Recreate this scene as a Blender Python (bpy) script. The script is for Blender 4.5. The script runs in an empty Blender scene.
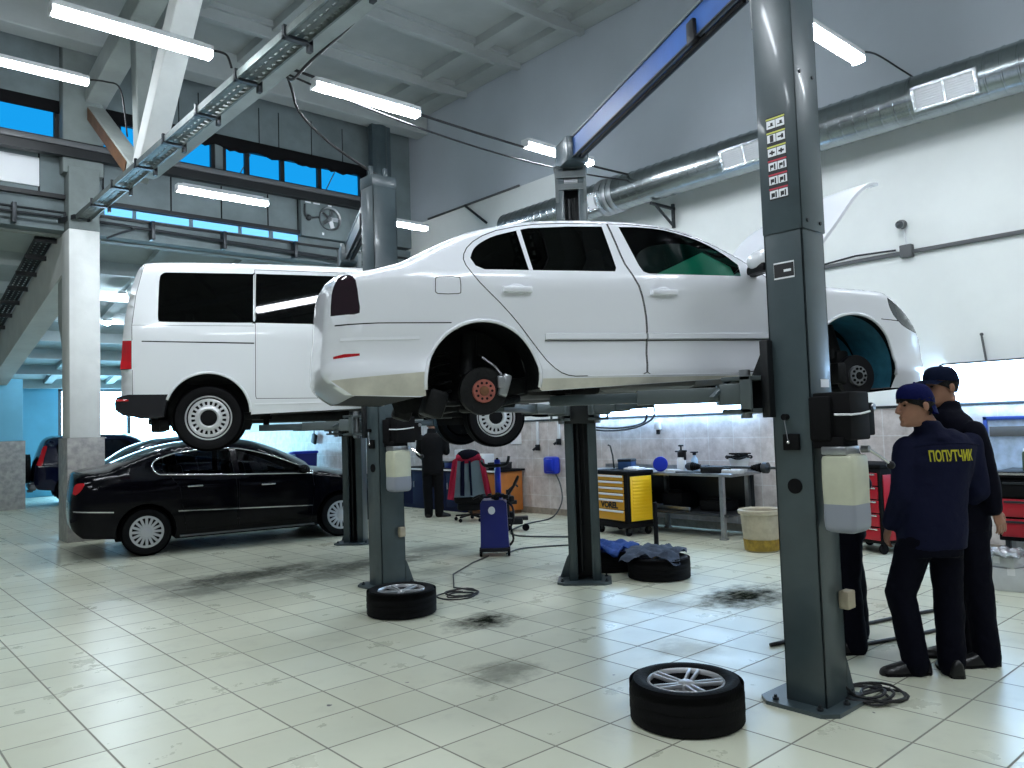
import bpy, bmesh, math, random
from mathutils import Vector, Matrix, geometry
from mathutils.bvhtree import BVHTree
random.seed(7)
PI = math.pi
SC = bpy.context.scene
COL = SC.collection
R = math.radians
YAW = 0.7274438          # camera heading from the hall's Y axis towards +X

# ------------------------------------------------------------------ materials
def _new(name):
    m = bpy.data.materials.new(name); m.use_nodes = True
    nt = m.node_tree; nt.nodes.clear()
    out = nt.nodes.new('ShaderNodeOutputMaterial')
    return m, nt, out

def N(nt, typ, **kw):
    n = nt.nodes.new(typ)
    for k, v in kw.items(): setattr(n, k, v)
    return n

def mat(name, col, rough=0.5, metal=0.0, var=0.0, scale=6.0, bump=0.0, bscale=40.0, coat=0.0, spec=0.5,
        col2=None, inside=None, rvar=0.0, trans=0.0, alpha=1.0, stretch=None):
    m, nt, out = _new(name)
    b = N(nt, 'ShaderNodeBsdfPrincipled')
    L = nt.links
    b.inputs['Base Color'].default_value = (*col, 1)
    b.inputs['Roughness'].default_value = rough
    b.inputs['Metallic'].default_value = metal
    b.inputs['Specular IOR Level'].default_value = spec
    b.inputs['Coat Weight'].default_value = coat
    b.inputs['Coat Roughness'].default_value = 0.08
    b.inputs['Transmission Weight'].default_value = trans
    b.inputs['Alpha'].default_value = alpha
    tc = N(nt, 'ShaderNodeTexCoord')
    vec = tc.outputs['Object']
    if stretch:
        mp = N(nt, 'ShaderNodeMapping'); mp.inputs['Scale'].default_value = stretch
        L.new(vec, mp.inputs['Vector']); vec = mp.outputs['Vector']
    if var > 0 or col2:
        n = N(nt, 'ShaderNodeTexNoise'); n.inputs['Scale'].default_value = scale; n.inputs['Detail'].default_value = 5
        n.inputs['Roughness'].default_value = 0.6
        L.new(vec, n.inputs['Vector'])
        r = N(nt, 'ShaderNodeValToRGB')
        c2 = col2 if col2 else tuple(c*(1-var) for c in col)
        r.color_ramp.elements[0].position = 0.35; r.color_ramp.elements[0].color = (*c2, 1)
        r.color_ramp.elements[1].position = 0.65; r.color_ramp.elements[1].color = (*col, 1)
        L.new(n.outputs['Fac'], r.inputs['Fac']); L.new(r.outputs['Color'], b.inputs['Base Color'])
        if rvar:
            mr = N(nt, 'ShaderNodeMapRange'); mr.inputs['To Min'].default_value = rough+rvar; mr.inputs['To Max'].default_value = rough
            L.new(n.outputs['Fac'], mr.inputs['Value']); L.new(mr.outputs['Result'], b.inputs['Roughness'])
    if bump > 0:
        n2 = N(nt, 'ShaderNodeTexNoise'); n2.inputs['Scale'].default_value = bscale; n2.inputs['Detail'].default_value = 4
        L.new(vec, n2.inputs['Vector'])
        bp = N(nt, 'ShaderNodeBump'); bp.inputs['Strength'].default_value = bump; bp.inputs['Distance'].default_value = 0.02
        L.new(n2.outputs['Fac'], bp.inputs['Height']); L.new(bp.outputs['Normal'], b.inputs['Normal'])
    sh = b.outputs['BSDF']
    if inside:                               # thin sheet metal: the unseen inner face is trimmed in a dark lining
        g = N(nt, 'ShaderNodeNewGeometry'); d = N(nt, 'ShaderNodeBsdfDiffuse'); d.inputs['Color'].default_value = (*inside, 1)
        mx = N(nt, 'ShaderNodeMixShader'); L.new(g.outputs['Backfacing'], mx.inputs[0]); L.new(sh, mx.inputs[1]); L.new(d.outputs['BSDF'], mx.inputs[2])
        sh = mx.outputs['Shader']
    L.new(sh, out.inputs['Surface'])
    return m

def emis(name, col, s):
    m, nt, out = _new(name)
    e = N(nt, 'ShaderNodeEmission'); e.inputs['Color'].default_value = (*col, 1); e.inputs['Strength'].default_value = s
    nt.links.new(e.outputs['Emission'], out.inputs['Surface'])
    return m

def glass(name, tint, refl=1.0, rough=0.02, ior=1.5):
    m, nt, out = _new(name)
    t = N(nt, 'ShaderNodeBsdfTransparent'); t.inputs['Color'].default_value = (*tint, 1)
    g = N(nt, 'ShaderNodeBsdfGlossy'); g.inputs['Roughness'].default_value = rough; g.inputs['Color'].default_value = (refl,)*3+(1,)
    f = N(nt, 'ShaderNodeFresnel'); f.inputs['IOR'].default_value = ior
    mx = N(nt, 'ShaderNodeMixShader'); L = nt.links
    L.new(f.outputs['Fac'], mx.inputs[0]); L.new(t.outputs['BSDF'], mx.inputs[1]); L.new(g.outputs['BSDF'], mx.inputs[2])
    L.new(mx.outputs['Shader'], out.inputs['Surface'])
    return m

M = {}
M['white_paint'] = mat('white_car_paint', (0.80, 0.82, 0.87), 0.22, coat=0.6, inside=(0.012, 0.012, 0.014))
M['van_paint'] = mat('white_van_paint', (0.70, 0.72, 0.735), 0.3, coat=0.5, inside=(0.012, 0.012, 0.014))
M['dirty_white'] = mat('dusty_white_paint', (0.66, 0.64, 0.56), 0.5, var=0.25, scale=5)
M['black_paint'] = mat('black_car_paint', (0.0018, 0.0018, 0.0035), 0.10, coat=0.0, spec=0.16, inside=(0.004, 0.004, 0.004))
M['blue_black_paint'] = mat('dark_blue_car_paint', (0.0016, 0.003, 0.018), 0.12, coat=0.1, spec=0.3, inside=(0.004, 0.004, 0.004))
M['black_plastic'] = mat('black_plastic', (0.006, 0.006, 0.008), 0.45, spec=0.3)
M['grey_plastic'] = mat('grey_plastic', (0.10, 0.105, 0.11), 0.5)
M['matte_black'] = mat('matte_black', (0.0022, 0.0022, 0.003), 0.8, spec=0.2)
M['dirt_dark'] = mat('greasy_dark_metal', (0.007, 0.008, 0.009), 0.55, var=0.5, scale=14, bump=0.3, spec=0.25)
M['rust_pink'] = mat('rusty_red_hub', (0.42, 0.12, 0.09), 0.6, var=0.35, scale=25)
M['rust_brown'] = mat('rusty_brown', (0.2, 0.08, 0.03), 0.7, var=0.4, scale=25)
M['blue_lit_liner'] = mat('wheel_arch_liner_blue_lit', (0.06, 0.26, 0.40), 0.3, var=0.5, scale=7)  # blue light falling on the dark liner is put into its colour
M['rubber'] = mat('tyre_rubber', (0.0038, 0.0038, 0.0045), 0.65, bump=0.15, bscale=60, spec=0.12)
M['alloy'] = mat('alloy_silver', (0.52, 0.53, 0.55), 0.38, metal=0.55)
M['steel'] = mat('silver_wheel_paint', (0.62, 0.63, 0.64), 0.35, metal=0.4)
M['chrome'] = mat('chrome', (0.85, 0.86, 0.88), 0.12, metal=1.0)
M['metal'] = mat('bare_metal', (0.42, 0.44, 0.46), 0.35, metal=0.9, var=0.25, scale=12)
M['dark_metal'] = mat('dark_metal', (0.04, 0.045, 0.05), 0.45, metal=0.6)
M['dark_glass'] = glass('dark_tinted_glass', (0.010, 0.012, 0.016), refl=0.9, ior=1.4)
M['side_glass'] = glass('side_window_glass', (0.72, 0.78, 0.78), refl=0.8, ior=1.35)
M['green_glass'] = glass('green_tinted_windscreen', (0.06, 0.80, 0.50), refl=0.6)
M['lamp_red'] = mat('red_lamp', (0.45, 0.006, 0.012), 0.12, coat=0.6)
M['lamp_dark'] = mat('dark_red_lamp', (0.014, 0.003, 0.009), 0.1, coat=0.8)
M['lamp_clear'] = mat('headlamp_glass', (0.06, 0.07, 0.08), 0.08, metal=0.2, coat=1.0)
M['lift_grey'] = mat('lift_grey_green_paint', (0.054, 0.078, 0.088), 0.36, var=0.25, scale=3, coat=0.15)
M['lift_light'] = mat('lift_light_grey_paint', (0.085, 0.105, 0.108), 0.35, var=0.15, scale=3)
M['lift_dark'] = mat('lift_dark_paint', (0.005, 0.007, 0.009), 0.5, var=0.4, scale=6)
M['lift_blue'] = mat('lift_channel_blue', (0.02, 0.10, 0.36), 0.4, var=0.25, scale=2)
M['tank'] = mat('milky_oil_tank', (0.55, 0.56, 0.43), 0.4, var=0.15, scale=6)
M['tank_low'] = mat('oil_in_tank', (0.26, 0.28, 0.33), 0.4)
M['concrete'] = mat('painted_concrete', (0.34, 0.375, 0.355), 0.75, var=0.22, scale=1.6, bump=0.12, bscale=18)
M['concrete_white'] = mat('whitewashed_concrete', (0.72, 0.74, 0.72), 0.75, var=0.12, scale=2, bump=0.1, bscale=14)
M['concrete_dark'] = mat('grey_concrete_panels', (0.18, 0.225, 0.235), 0.8, var=0.3, scale=1.2, bump=0.1, bscale=12)
M['ceiling'] = mat('ceiling_slab_paint', (0.41, 0.445, 0.44), 0.8, var=0.16, scale=0.9, bump=0.06, bscale=9)
M['annex_ceiling'] = mat('annex_slab_paint', (0.46, 0.52, 0.52), 0.8, var=0.25, scale=0.8)
M['tray_steel'] = mat('dull_tray_steel', (0.15, 0.18, 0.17), 0.5, metal=0.5, var=0.3, scale=9)
M['concrete_mid'] = mat('grey_painted_concrete', (0.20, 0.235, 0.23), 0.8, var=0.3, scale=1.5, bump=0.1, bscale=12)
M['stone'] = mat('stone_cladding', (0.40, 0.39, 0.37), 0.5, var=0.35, scale=9, col2=(0.24, 0.24, 0.24), bump=0.1)
M['wood'] = mat('brown_timber', (0.16, 0.075, 0.03), 0.6, var=0.4, scale=8)
M['orange_wood'] = mat('orange_varnished_board', (0.50, 0.16, 0.025), 0.45, var=0.2, scale=5)
M['duct'] = mat('galvanised_duct', (0.36, 0.40, 0.41), 0.2, metal=0.97, var=0.25, scale=2.5, rvar=0.1)
M['foil'] = mat('crinkled_foil', (0.8, 0.83, 0.86), 0.25, metal=0.9, bump=0.9, bscale=30)
M['cable'] = mat('black_cable', (0.01, 0.01, 0.012), 0.5)
M['grey_cable'] = mat('grey_cable', (0.05, 0.055, 0.06), 0.5)
M['navy'] = mat('navy_workwear', (0.0026, 0.0042, 0.022), 0.85, bump=0.35, bscale=22, spec=0.2)
M['navy_dark'] = mat('dark_navy_workwear', (0.0016, 0.002, 0.007), 0.85, bump=0.35, bscale=22, spec=0.12)
M['cap_blue'] = mat('blue_cap_cloth', (0.006, 0.010, 0.10), 0.8, bump=0.2, bscale=50, spec=0.2)
M['cap_navy'] = mat('navy_cap_cloth', (0.004, 0.010, 0.038), 0.8, bump=0.2, bscale=50, spec=0.2)
M['skin'] = mat('skin', (0.34, 0.165, 0.105), 0.5, var=0.15, scale=20)
M['hair'] = mat('black_hair', (0.003, 0.0026, 0.0026), 0.6, bump=0.5, bscale=90)
M['eye'] = mat('eye_dark', (0.02, 0.015, 0.012), 0.2)
M['shoe'] = mat('black_shoe_leather', (0.006, 0.006, 0.007), 0.35)
M['yellow_text'] = mat('yellow_print', (0.46, 0.43, 0.012), 0.6)
M['yellow'] = mat('yellow_cabinet_paint', (0.95, 0.58, 0.012), 0.4)
M['orange_yellow'] = mat('amber_drawer_paint', (0.66, 0.32, 0.014), 0.4)
M['white_plastic'] = mat('white_plastic', (0.72, 0.74, 0.76), 0.4)
M['blue_plastic'] = mat('blue_plastic', (0.008, 0.03, 0.42), 0.3)
M['blue_machine'] = mat('dark_blue_machine_paint', (0.006, 0.012, 0.15), 0.35)
M['red'] = mat('red_cabinet_paint', (0.40, 0.008, 0.02), 0.35)
M['red_cloth'] = mat('red_jacket_cloth', (0.42, 0.012, 0.05), 0.85, bump=0.3, bscale=30)
M['grey_cloth'] = mat('grey_jacket_cloth', (0.20, 0.27, 0.31), 0.85, bump=0.3, bscale=30)
M['blue_cloth'] = mat('blue_cloth', (0.05, 0.14, 0.50), 0.8, bump=0.5, bscale=22, var=0.4, scale=12)
M['grey_rag'] = mat('grey_blue_rag', (0.14, 0.18, 0.26), 0.85, bump=0.5, bscale=22, var=0.5, scale=10)
M['bucket'] = mat('cream_bucket', (0.46, 0.40, 0.29), 0.55, var=0.25, scale=8)
M['bucket_low'] = mat('yellow_residue', (0.34, 0.22, 0.02), 0.6, var=0.5, scale=14)
M['label'] = mat('white_label', (0.8, 0.82, 0.85), 0.5)
M['label_black'] = mat('label_black', (0.01, 0.01, 0.012), 0.5)
M['label_yellow'] = mat('label_yellow', (0.6, 0.62, 0.12), 0.5)
M['label_red'] = mat('label_red', (0.5, 0.03, 0.06), 0.5)
M['paper'] = mat('paper', (0.8, 0.8, 0.82), 0.7)
M['box_white'] = mat('white_carton', (0.62, 0.64, 0.66), 0.6, var=0.12, scale=7)
M['olive'] = mat('olive_can', (0.06, 0.085, 0.05), 0.4, metal=0.4)
M['lit_tube'] = emis('lit_tube_diffuser', (0.86, 0.93, 1.0), 52.0)
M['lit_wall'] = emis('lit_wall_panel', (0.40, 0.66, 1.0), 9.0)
M['sky_pane'] = emis('sky_lit_glass', (0.008, 0.31, 0.76), 0.58)
M['sky_strip'] = emis('sky_lit_strip', (0.16, 0.50, 0.95), 0.9)
M['gate_light'] = emis('daylight_gate', (0.34, 0.70, 1.0), 9.0)
M['small_lamp'] = emis('small_lamp_glow', (0.70, 0.85, 1.0), 220.0)

# ------------------------------------------------------------------ mesh builder
class MB:
    def __init__(s): s.bm = bmesh.new()
    def poly(s, pts):
        return s.bm.faces.new([s.bm.verts.new(p) for p in pts])
    def box(s, c, d, rot=None, b=0.0, seg=2):
        r = bmesh.ops.create_cube(s.bm, size=1.0)
        vs = r['verts']
        for v in vs: v.co = Vector((v.co.x*d[0], v.co.y*d[1], v.co.z*d[2]))
        if b > 0:
            es = list({e for v in vs for e in v.link_edges})
            q = bmesh.ops.bevel(s.bm, geom=es, offset=min(b, min(d)*0.49), segments=seg, profile=0.5, affect='EDGES')
            vs = list({v for f in q['faces'] for v in f.verts} | {v for v in vs if v.is_valid})
        mt = Matrix.Translation(Vector(c)) @ (rot.to_4x4() if rot is not None else Matrix.Identity(4))
        bmesh.ops.transform(s.bm, matrix=mt, verts=vs)
        return s
    def bx(s, x0, x1, y0, y1, z0, z1, b=0.0):
        return s.box(((x0+x1)/2, (y0+y1)/2, (z0+z1)/2), (abs(x1-x0), abs(y1-y0), abs(z1-z0)), None, b)
    def bar(s, p, q, w, h, b=0.0, up=(0, 0, 1), ext=0.0):
        p = Vector(p); q = Vector(q); d = q-p; l = d.length; d.normalize()
        u = Vector(up)
        if abs(d.dot(u)) > 0.999: u = Vector((1, 0, 0))
        x = d.cross(u).normalized(); z = x.cross(d)
        rot = Matrix((x, d, z)).transposed()
        return s.box((p+q)/2, (w, l+2*ext, h), rot, b)
    def ring_loft(s, rings, cap=True, close=True):
        prev = None; first = None
        for ring in rings:
            vs = [s.bm.verts.new(p) for p in ring]
            if prev:
                n = len(vs)
                for i in range(n if close else n-1):
                    j = (i+1) % n
                    s.bm.faces.new((prev[i], prev[j], vs[j], vs[i]))
            else: first = vs
            prev = vs
        if cap and close:
            s.bm.faces.new(list(reversed(first))); s.bm.faces.new(prev)
        return s
    def tube(s, pts, r, n=8, cap=True):
        pts = [Vector(p) for p in pts]; k = len(pts)
        rr = r if isinstance(r, (list, tuple)) else [r]*k
        t0 = (pts[1]-pts[0]).normalized()
        nrm = t0.orthogonal().normalized()
        rings = []
        for i in range(k):
            if i == 0: t = pts[1]-pts[0]
            elif i == k-1: t = pts[-1]-pts[-2]
            else: t = (pts[i+1]-pts[i]).normalized()+(pts[i]-pts[i-1]).normalized()
            t = t.normalized() if t.length > 1e-9 else t0
            nrm = (nrm-t*nrm.dot(t))
            nrm = nrm.normalized() if nrm.length > 1e-6 else t.orthogonal().normalized()
            b = t.cross(nrm)
            rings.append([pts[i]+(nrm*math.cos(a)+b*math.sin(a))*rr[i] for a in [2*PI*j/n for j in range(n)]])
        return s.ring_loft(rings, cap)
    def cyl(s, p, q, r, n=20, r2=None):
        return s.tube([p, q], [r, r if r2 is None else r2], n)
    def lathe(s, prof, o=(0, 0, 0), axis='z', n=32, cap=True):
        o = Vector(o); rings = []
        for (r, h) in prof:
            ring = []
            for j in range(n):
                a = 2*PI*j/n; c, sn = math.cos(a)*r, math.sin(a)*r
                ring.append(o+Vector({'z': (c, sn, h), 'y': (c, h, -sn), 'x': (h, c, sn)}[axis]))
            rings.append(ring)
        return s.ring_loft(rings, cap)
    def prism(s, pts, y0, y1, plane='xz'):
        def P(a, b, c): return {'xz': (a, c, b), 'yz': (c, a, b), 'xy': (a, b, c)}[plane]
        A = [s.bm.verts.new(P(a, b, y0)) for a, b in pts]; B = [s.bm.verts.new(P(a, b, y1)) for a, b in pts]
        s.bm.faces.new(A); s.bm.faces.new(list(reversed(B)))
        n = len(pts)
        for i in range(n):
            j = (i+1) % n; s.bm.faces.new((A[j], A[i], B[i], B[j]))
        return s
    def ball(s, c, r, n=12):
        q = bmesh.ops.create_uvsphere(s.bm, u_segments=n*2, v_segments=n, radius=1.0)
        rr = r if isinstance(r, (tuple, list)) else (r, r, r)
        for v in q['verts']: v.co = Vector(c)+Vector((v.co.x*rr[0], v.co.y*rr[1], v.co.z*rr[2]))
        return s
    def xform(s, m): bmesh.ops.transform(s.bm, matrix=m, verts=s.bm.verts[:]); return s
    def build(s, name, m, parent=None, smooth=35, recalc=True):
        if recalc: bmesh.ops.recalc_face_normals(s.bm, faces=s.bm.faces[:])
        me = bpy.data.meshes.new(name); s.bm.to_mesh(me); s.bm.free()
        return link(name, me, m, parent, smooth)

def link(name, me, m, parent=None, smooth=35):
    if m is not None: me.materials.append(M[m] if isinstance(m, str) else m)
    if smooth:
        me.polygons.foreach_set('use_smooth', [True]*len(me.polygons))
        if smooth < 180: me.set_sharp_from_angle(angle=R(smooth))
    o = bpy.data.objects.new(name, me); COL.objects.link(o)
    if parent is not None: o.parent = parent
    return o

def thing(name, label, cat, loc=(0, 0, 0), rz=0.0, group=None, sz=1.0):
    o = bpy.data.objects.new(name, None); COL.objects.link(o)
    o.empty_display_size = 0.1
    o.location = loc; o.rotation_euler = (0, 0, rz)
    o['label'] = label; o['category'] = cat
    if group: o['group'] = group
    return o

def tag(o, label, cat, group=None):
    o['label'] = label; o['category'] = cat
    if group: o['group'] = group
    return o

def struct(o, label=None, cat=None):
    o['kind'] = 'structure'
    if label: o['label'] = label
    if cat: o['category'] = cat
    return o

def copy_tree(o, parent=None):
    c = o.copy(); COL.objects.link(c); c.parent = parent
    for ch in list(o.children): copy_tree(ch, c)
    return c

def text_mesh(name, body, size, m, parent, loc, rot, extrude=0.002, squash=1.0, bold=0.0):
    cu = bpy.data.curves.new(name, 'FONT'); cu.body = body; cu.size = size; cu.extrude = extrude
    cu.offset = bold; cu.align_x = 'CENTER'; cu.align_y = 'CENTER'; cu.resolution_u = 3
    t = bpy.data.objects.new(name, cu); COL.objects.link(t)
    bpy.context.view_layer.update()
    me = bpy.data.meshes.new_from_object(t.evaluated_get(bpy.context.evaluated_depsgraph_get()))
    bpy.data.objects.remove(t)
    if squash != 1.0:
        for v in me.vertices: v.co.x *= squash
    me.materials.clear()
    o = link(name, me, m, parent, 0)
    o.location = loc; o.rotation_euler = rot
    return o

def sag(p, q, d, n=14):
    p = Vector(p); q = Vector(q)
    return [p.lerp(q, i/n)-Vector((0, 0, d*4*(i/n)*(1-i/n))) for i in range(n+1)]

def smooth_path(pts, k=6):
    P = [Vector(p) for p in pts]; P = [P[0]]+P+[P[-1]]; out = []
    for i in range(1, len(P)-2):
        a, b, c, d = P[i-1], P[i], P[i+1], P[i+2]
        for j in range(k):
            t = j/k
            out.append(0.5*((2*b)+(c-a)*t+(2*a-5*b+4*c-d)*t*t+(3*b-a-3*c+d)*t**3))
    out.append(P[-2]); return out
# ================================================================== CAMERA, WORLD
cam = bpy.data.cameras.new('camera'); co = bpy.data.objects.new('camera', cam); COL.objects.link(co)
cam.sensor_width = 36.0; cam.lens = 36.0*786.06/1024; cam.clip_end = 120; cam.clip_start = 0.05
pit, rol = 0.0524539, 0.0333808
co.location = (0, 0, 1.6)
co.matrix_world = (Matrix.Translation((0, 0, 1.6)) @ Matrix.Rotation(-YAW, 4, 'Z')
                   @ Matrix.Rotation(PI/2+pit, 4, 'X') @ Matrix.Rotation(-rol, 4, 'Z'))
SC.camera = co
SC.view_settings.view_transform = 'Standard'
SC.view_settings.look = 'None'
SC.view_settings.exposure = 1.0
SC.view_settings.gamma = 1.0
SC.view_settings.use_curve_mapping = False
w = bpy.data.worlds.new('world'); SC.world = w; w.use_nodes = True
w.node_tree.nodes['Background'].inputs['Color'].default_value = (0.62, 0.70, 0.74, 1)
w.node_tree.nodes['Background'].inputs['Strength'].default_value = 0.10
SC.cycles.use_denoising = True
try: SC.cycles.denoiser = 'OPENIMAGEDENOISE'
except Exception: pass
SC.cycles.max_bounces = 7; SC.cycles.diffuse_bounces = 4; SC.cycles.glossy_bounces = 4
SC.cycles.transparent_max_bounces = 10
SC.cycles.sample_clamp_indirect = 6.0
SC.cycles.caustics_reflective = False; SC.cycles.caustics_refractive = False

# ================================================================== FLOOR
def floor_material():
    m, nt, out = _new('glazed_floor_tiles'); L = nt.links
    b = N(nt, 'ShaderNodeBsdfPrincipled')
    tc = N(nt, 'ShaderNodeTexCoord'); sep = N(nt, 'ShaderNodeSeparateXYZ'); L.new(tc.outputs['Object'], sep.inputs[0])
    s = 0.40718
    def math_(op, a, bb=None, c=None):
        n = N(nt, 'ShaderNodeMath', operation=op)
        for i, v in enumerate((a, bb, c)):
            if v is None: continue
            if isinstance(v, (int, float)): n.inputs[i].default_value = v
            else: L.new(v, n.inputs[i])
        return n.outputs[0]
    cells = []; dist = []
    for ax, off in (('X', 0.3337), ('Y', 0.0325)):
        t = math_('DIVIDE', math_('SUBTRACT', sep.outputs[ax], off), s)
        fr = math_('FRACT', t); cells.append(math_('FLOOR', t))
        dist.append(math_('MINIMUM', fr, math_('SUBTRACT', 1.0, fr)))
    d = math_('MINIMUM', dist[0], dist[1])
    g = N(nt, 'ShaderNodeMapRange'); g.interpolation_type = 'SMOOTHSTEP'
    g.inputs['From Min'].default_value = 0.007; g.inputs['From Max'].default_value = 0.019
    L.new(d, g.inputs['Value'])                                    # 0 in the grout, 1 on the tile
    cv = N(nt, 'ShaderNodeCombineXYZ'); L.new(cells[0], cv.inputs[0]); L.new(cells[1], cv.inputs[1])
    wn = N(nt, 'ShaderNodeTexWhiteNoise'); L.new(cv.outputs[0], wn.inputs['Vector'])
    base = N(nt, 'ShaderNodeValToRGB')
    base.color_ramp.elements[0].color = (0.575, 0.59, 0.465, 1); base.color_ramp.elements[1].color = (0.655, 0.67, 0.54, 1)
    L.new(wn.outputs['Value'], base.inputs['Fac'])
    def noise(sc, det=5, ro=0.6, vec=None):
        n = N(nt, 'ShaderNodeTexNoise'); n.inputs['Scale'].default_value = sc; n.inputs['Detail'].default_value = det
        n.inputs['Roughness'].default_value = ro; L.new(vec if vec is not None else tc.outputs['Object'], n.inputs['Vector'])
        return n.outputs['Fac']
    def mix(fac, a, bcol, blend='MIX'):
        n = N(nt, 'ShaderNodeMix', data_type='RGBA', blend_type=blend)
        if isinstance(fac, (int, float)): n.inputs[0].default_value = fac
        else: L.new(fac, n.inputs[0])
        for i, v in ((6, a), (7, bcol)):
            if isinstance(v, tuple): n.inputs[i].default_value = (*v, 1)
            else: L.new(v, n.inputs[i])
        return n.outputs[2]
    def ramp(v, a, bb):
        n = N(nt, 'ShaderNodeMapRange'); n.interpolation_type = 'SMOOTHSTEP'
        n.inputs['From Min'].default_value = a; n.inputs['From Max'].default_value = bb; L.new(v, n.inputs['Value']); return n.outputs[0]
    n1 = noise(0.55); n2 = noise(2.3, 6, 0.65); n3 = noise(14, 6, 0.7)
    col = base.outputs['Color']
    col = mix(math_('MULTIPLY', ramp(n1, 0.45, 0.72), 0.30), col, (0.52, 0.50, 0.36))       # worn beige patches
    col = mix(math_('MULTIPLY', ramp(n2, 0.52, 0.78), 0.32), col, (0.36, 0.36, 0.30))       # tyre dirt
    # oil stains with a shape of their own
    mask = None
    spots = [(6.25, 4.00, 0.66, 0.40, 1.0), (5.55, 4.35, 0.3, 0.3, 0.35), (4.14, 5.10, 0.40, 0.26, 1.0), (3.36, 3.98, 0.34, 0.26, 0.6), (3.62, 8.75, 1.2, 0.5, 0.85), (4.4, 8.05, 0.8, 0.4, 0.6), (3.0, 8.3, 0.6, 0.35, 0.55),
             (5.0, 8.3, 1.2, 0.45, 0.8), (2.9, 8.9, 0.5, 0.4, 0.5), (4.3, 8.9, 0.5, 0.25, 0.7), (6.2, 8.6, 0.7, 0.35, 0.55), (5.2, 7.3, 0.5, 0.3, 0.4), (4.55, 3.4, 0.3, 0.25, 0.3)]
    nA = noise(5.0, 6, 0.7)
    for (x, y, rx, ry, st) in spots:
        dx = math_('DIVIDE', math_('SUBTRACT', sep.outputs['X'], x), rx); dy = math_('DIVIDE', math_('SUBTRACT', sep.outputs['Y'], y), ry)
        if (x, y) == (6.20, 4.00) or rx > 0.6:   # smears run along the parked cars
            pass
        rr = math_('SQRT', math_('ADD', math_('MULTIPLY', dx, dx), math_('MULTIPLY', dy, dy)))
        v = math_('ADD', rr, math_('MULTIPLY', math_('SUBTRACT', nA, 0.5), 1.9))
        k = math_('MULTIPLY', ramp(math_('SUBTRACT', 1.2, v), 0.0, 1.0), st)
        mask = k if mask is None else math_('MAXIMUM', mask, k)
    mask2 = math_('MULTIPLY', mask, math_('ADD', 0.85, math_('MULTIPLY', ramp(n3, 0.3, 0.7), 0.25)))
    col = mix(mask2, col, (0.012, 0.014, 0.010))
    speck = noise(9.0, 2, 0.5)
    col = mix(ramp(speck, 0.755, 0.775), col, (0.05, 0.05, 0.045))                          # small black specks
    col = mix(math_('SUBTRACT', 1.0, g.outputs[0]), col, (0.21, 0.205, 0.16))
    L.new(col, b.inputs['Base Color'])
    rg = math_('ADD', 0.16, math_('MULTIPLY', n2, 0.30)); rg = math_('ADD', rg, math_('MULTIPLY', math_('SUBTRACT', 1.0, g.outputs[0]), 0.4))
    rg = math_('ADD', rg, math_('MULTIPLY', mask, 0.35)); L.new(rg, b.inputs['Roughness'])
    L.new(math_('MULTIPLY', math_('SUBTRACT', 1.0, math_('MINIMUM', mask, 1.0)), 0.5), b.inputs['Specular IOR Level'])
    bp = N(nt, 'ShaderNodeBump'); bp.inputs['Strength'].default_value = 0.35; bp.inputs['Distance'].default_value = 0.004
    hh = math_('ADD', g.outputs[0], math_('MULTIPLY', noise(3.0, 3), 0.35)); L.new(hh, bp.inputs['Height']); L.new(bp.outputs['Normal'], b.inputs['Normal'])
    L.new(b.outputs['BSDF'], out.inputs['Surface'])
    return m
M['floor'] = floor_material()
fl = MB().bx(-6, 10.0, -6, 27, -0.2, 0).build('floor', 'floor', None, 0); struct(fl)

# ================================================================== RIGHT WALL (x = 9.8)
def tile_wall_material():
    m, nt, out = _new('marbled_wall_tiles'); L = nt.links
    b = N(nt, 'ShaderNodeBsdfPrincipled'); b.inputs['Roughness'].default_value = 0.35
    tc = N(nt, 'ShaderNodeTexCoord'); mp = N(nt, 'ShaderNodeMapping'); L.new(tc.outputs['Object'], mp.inputs[0])
    mp.inputs['Rotation'].default_value = (0, R(90), R(90))
    sep = N(nt, 'ShaderNodeSeparateXYZ'); L.new(tc.outputs['Object'], sep.inputs[0])
    cb = N(nt, 'ShaderNodeCombineXYZ'); L.new(sep.outputs['Y'], cb.inputs[0]); L.new(sep.outputs['Z'], cb.inputs[1])
    br = N(nt, 'ShaderNodeTexBrick'); L.new(cb.outputs[0], br.inputs['Vector'])
    br.offset = 0.0; br.inputs['Scale'].default_value = 1.0
    br.inputs['Brick Width'].default_value = 0.42; br.inputs['Row Height'].default_value = 0.33
    br.inputs['Mortar Size'].default_value = 0.006; br.inputs['Mortar Smooth'].default_value = 0.1
    br.inputs['Color1'].default_value = (0.60, 0.55, 0.53, 1); br.inputs['Color2'].default_value = (0.68, 0.63, 0.62, 1)
    br.inputs['Mortar'].default_value = (0.74, 0.74, 0.74, 1)
    n = N(nt, 'ShaderNodeTexNoise'); n.inputs['Scale'].default_value = 5.5; n.inputs['Detail'].default_value = 7; n.inputs['Roughness'].default_value = 0.7
    L.new(tc.outputs['Object'], n.inputs['Vector'])
    r = N(nt, 'ShaderNodeValToRGB'); r.color_ramp.elements[0].position = 0.3; r.color_ramp.elements[0].color = (0.52, 0.48, 0.46, 1)
    r.color_ramp.elements[1].position = 0.62; r.color_ramp.elements[1].color = (1, 1, 1, 1); L.new(n.outputs['Fac'], r.inputs['Fac'])
    mx = N(nt, 'ShaderNodeMix', data_type='RGBA', blend_type='MULTIPLY'); mx.inputs[0].default_value = 0.75
    L.new(br.outputs['Color'], mx.inputs[6]); L.new(r.outputs['Color'], mx.inputs[7]); L.new(mx.outputs[2], b.inputs['Base Color'])
    L.new(b.outputs['BSDF'], out.inputs['Surface']); return m
M['wall_tile'] = tile_wall_material()
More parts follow.
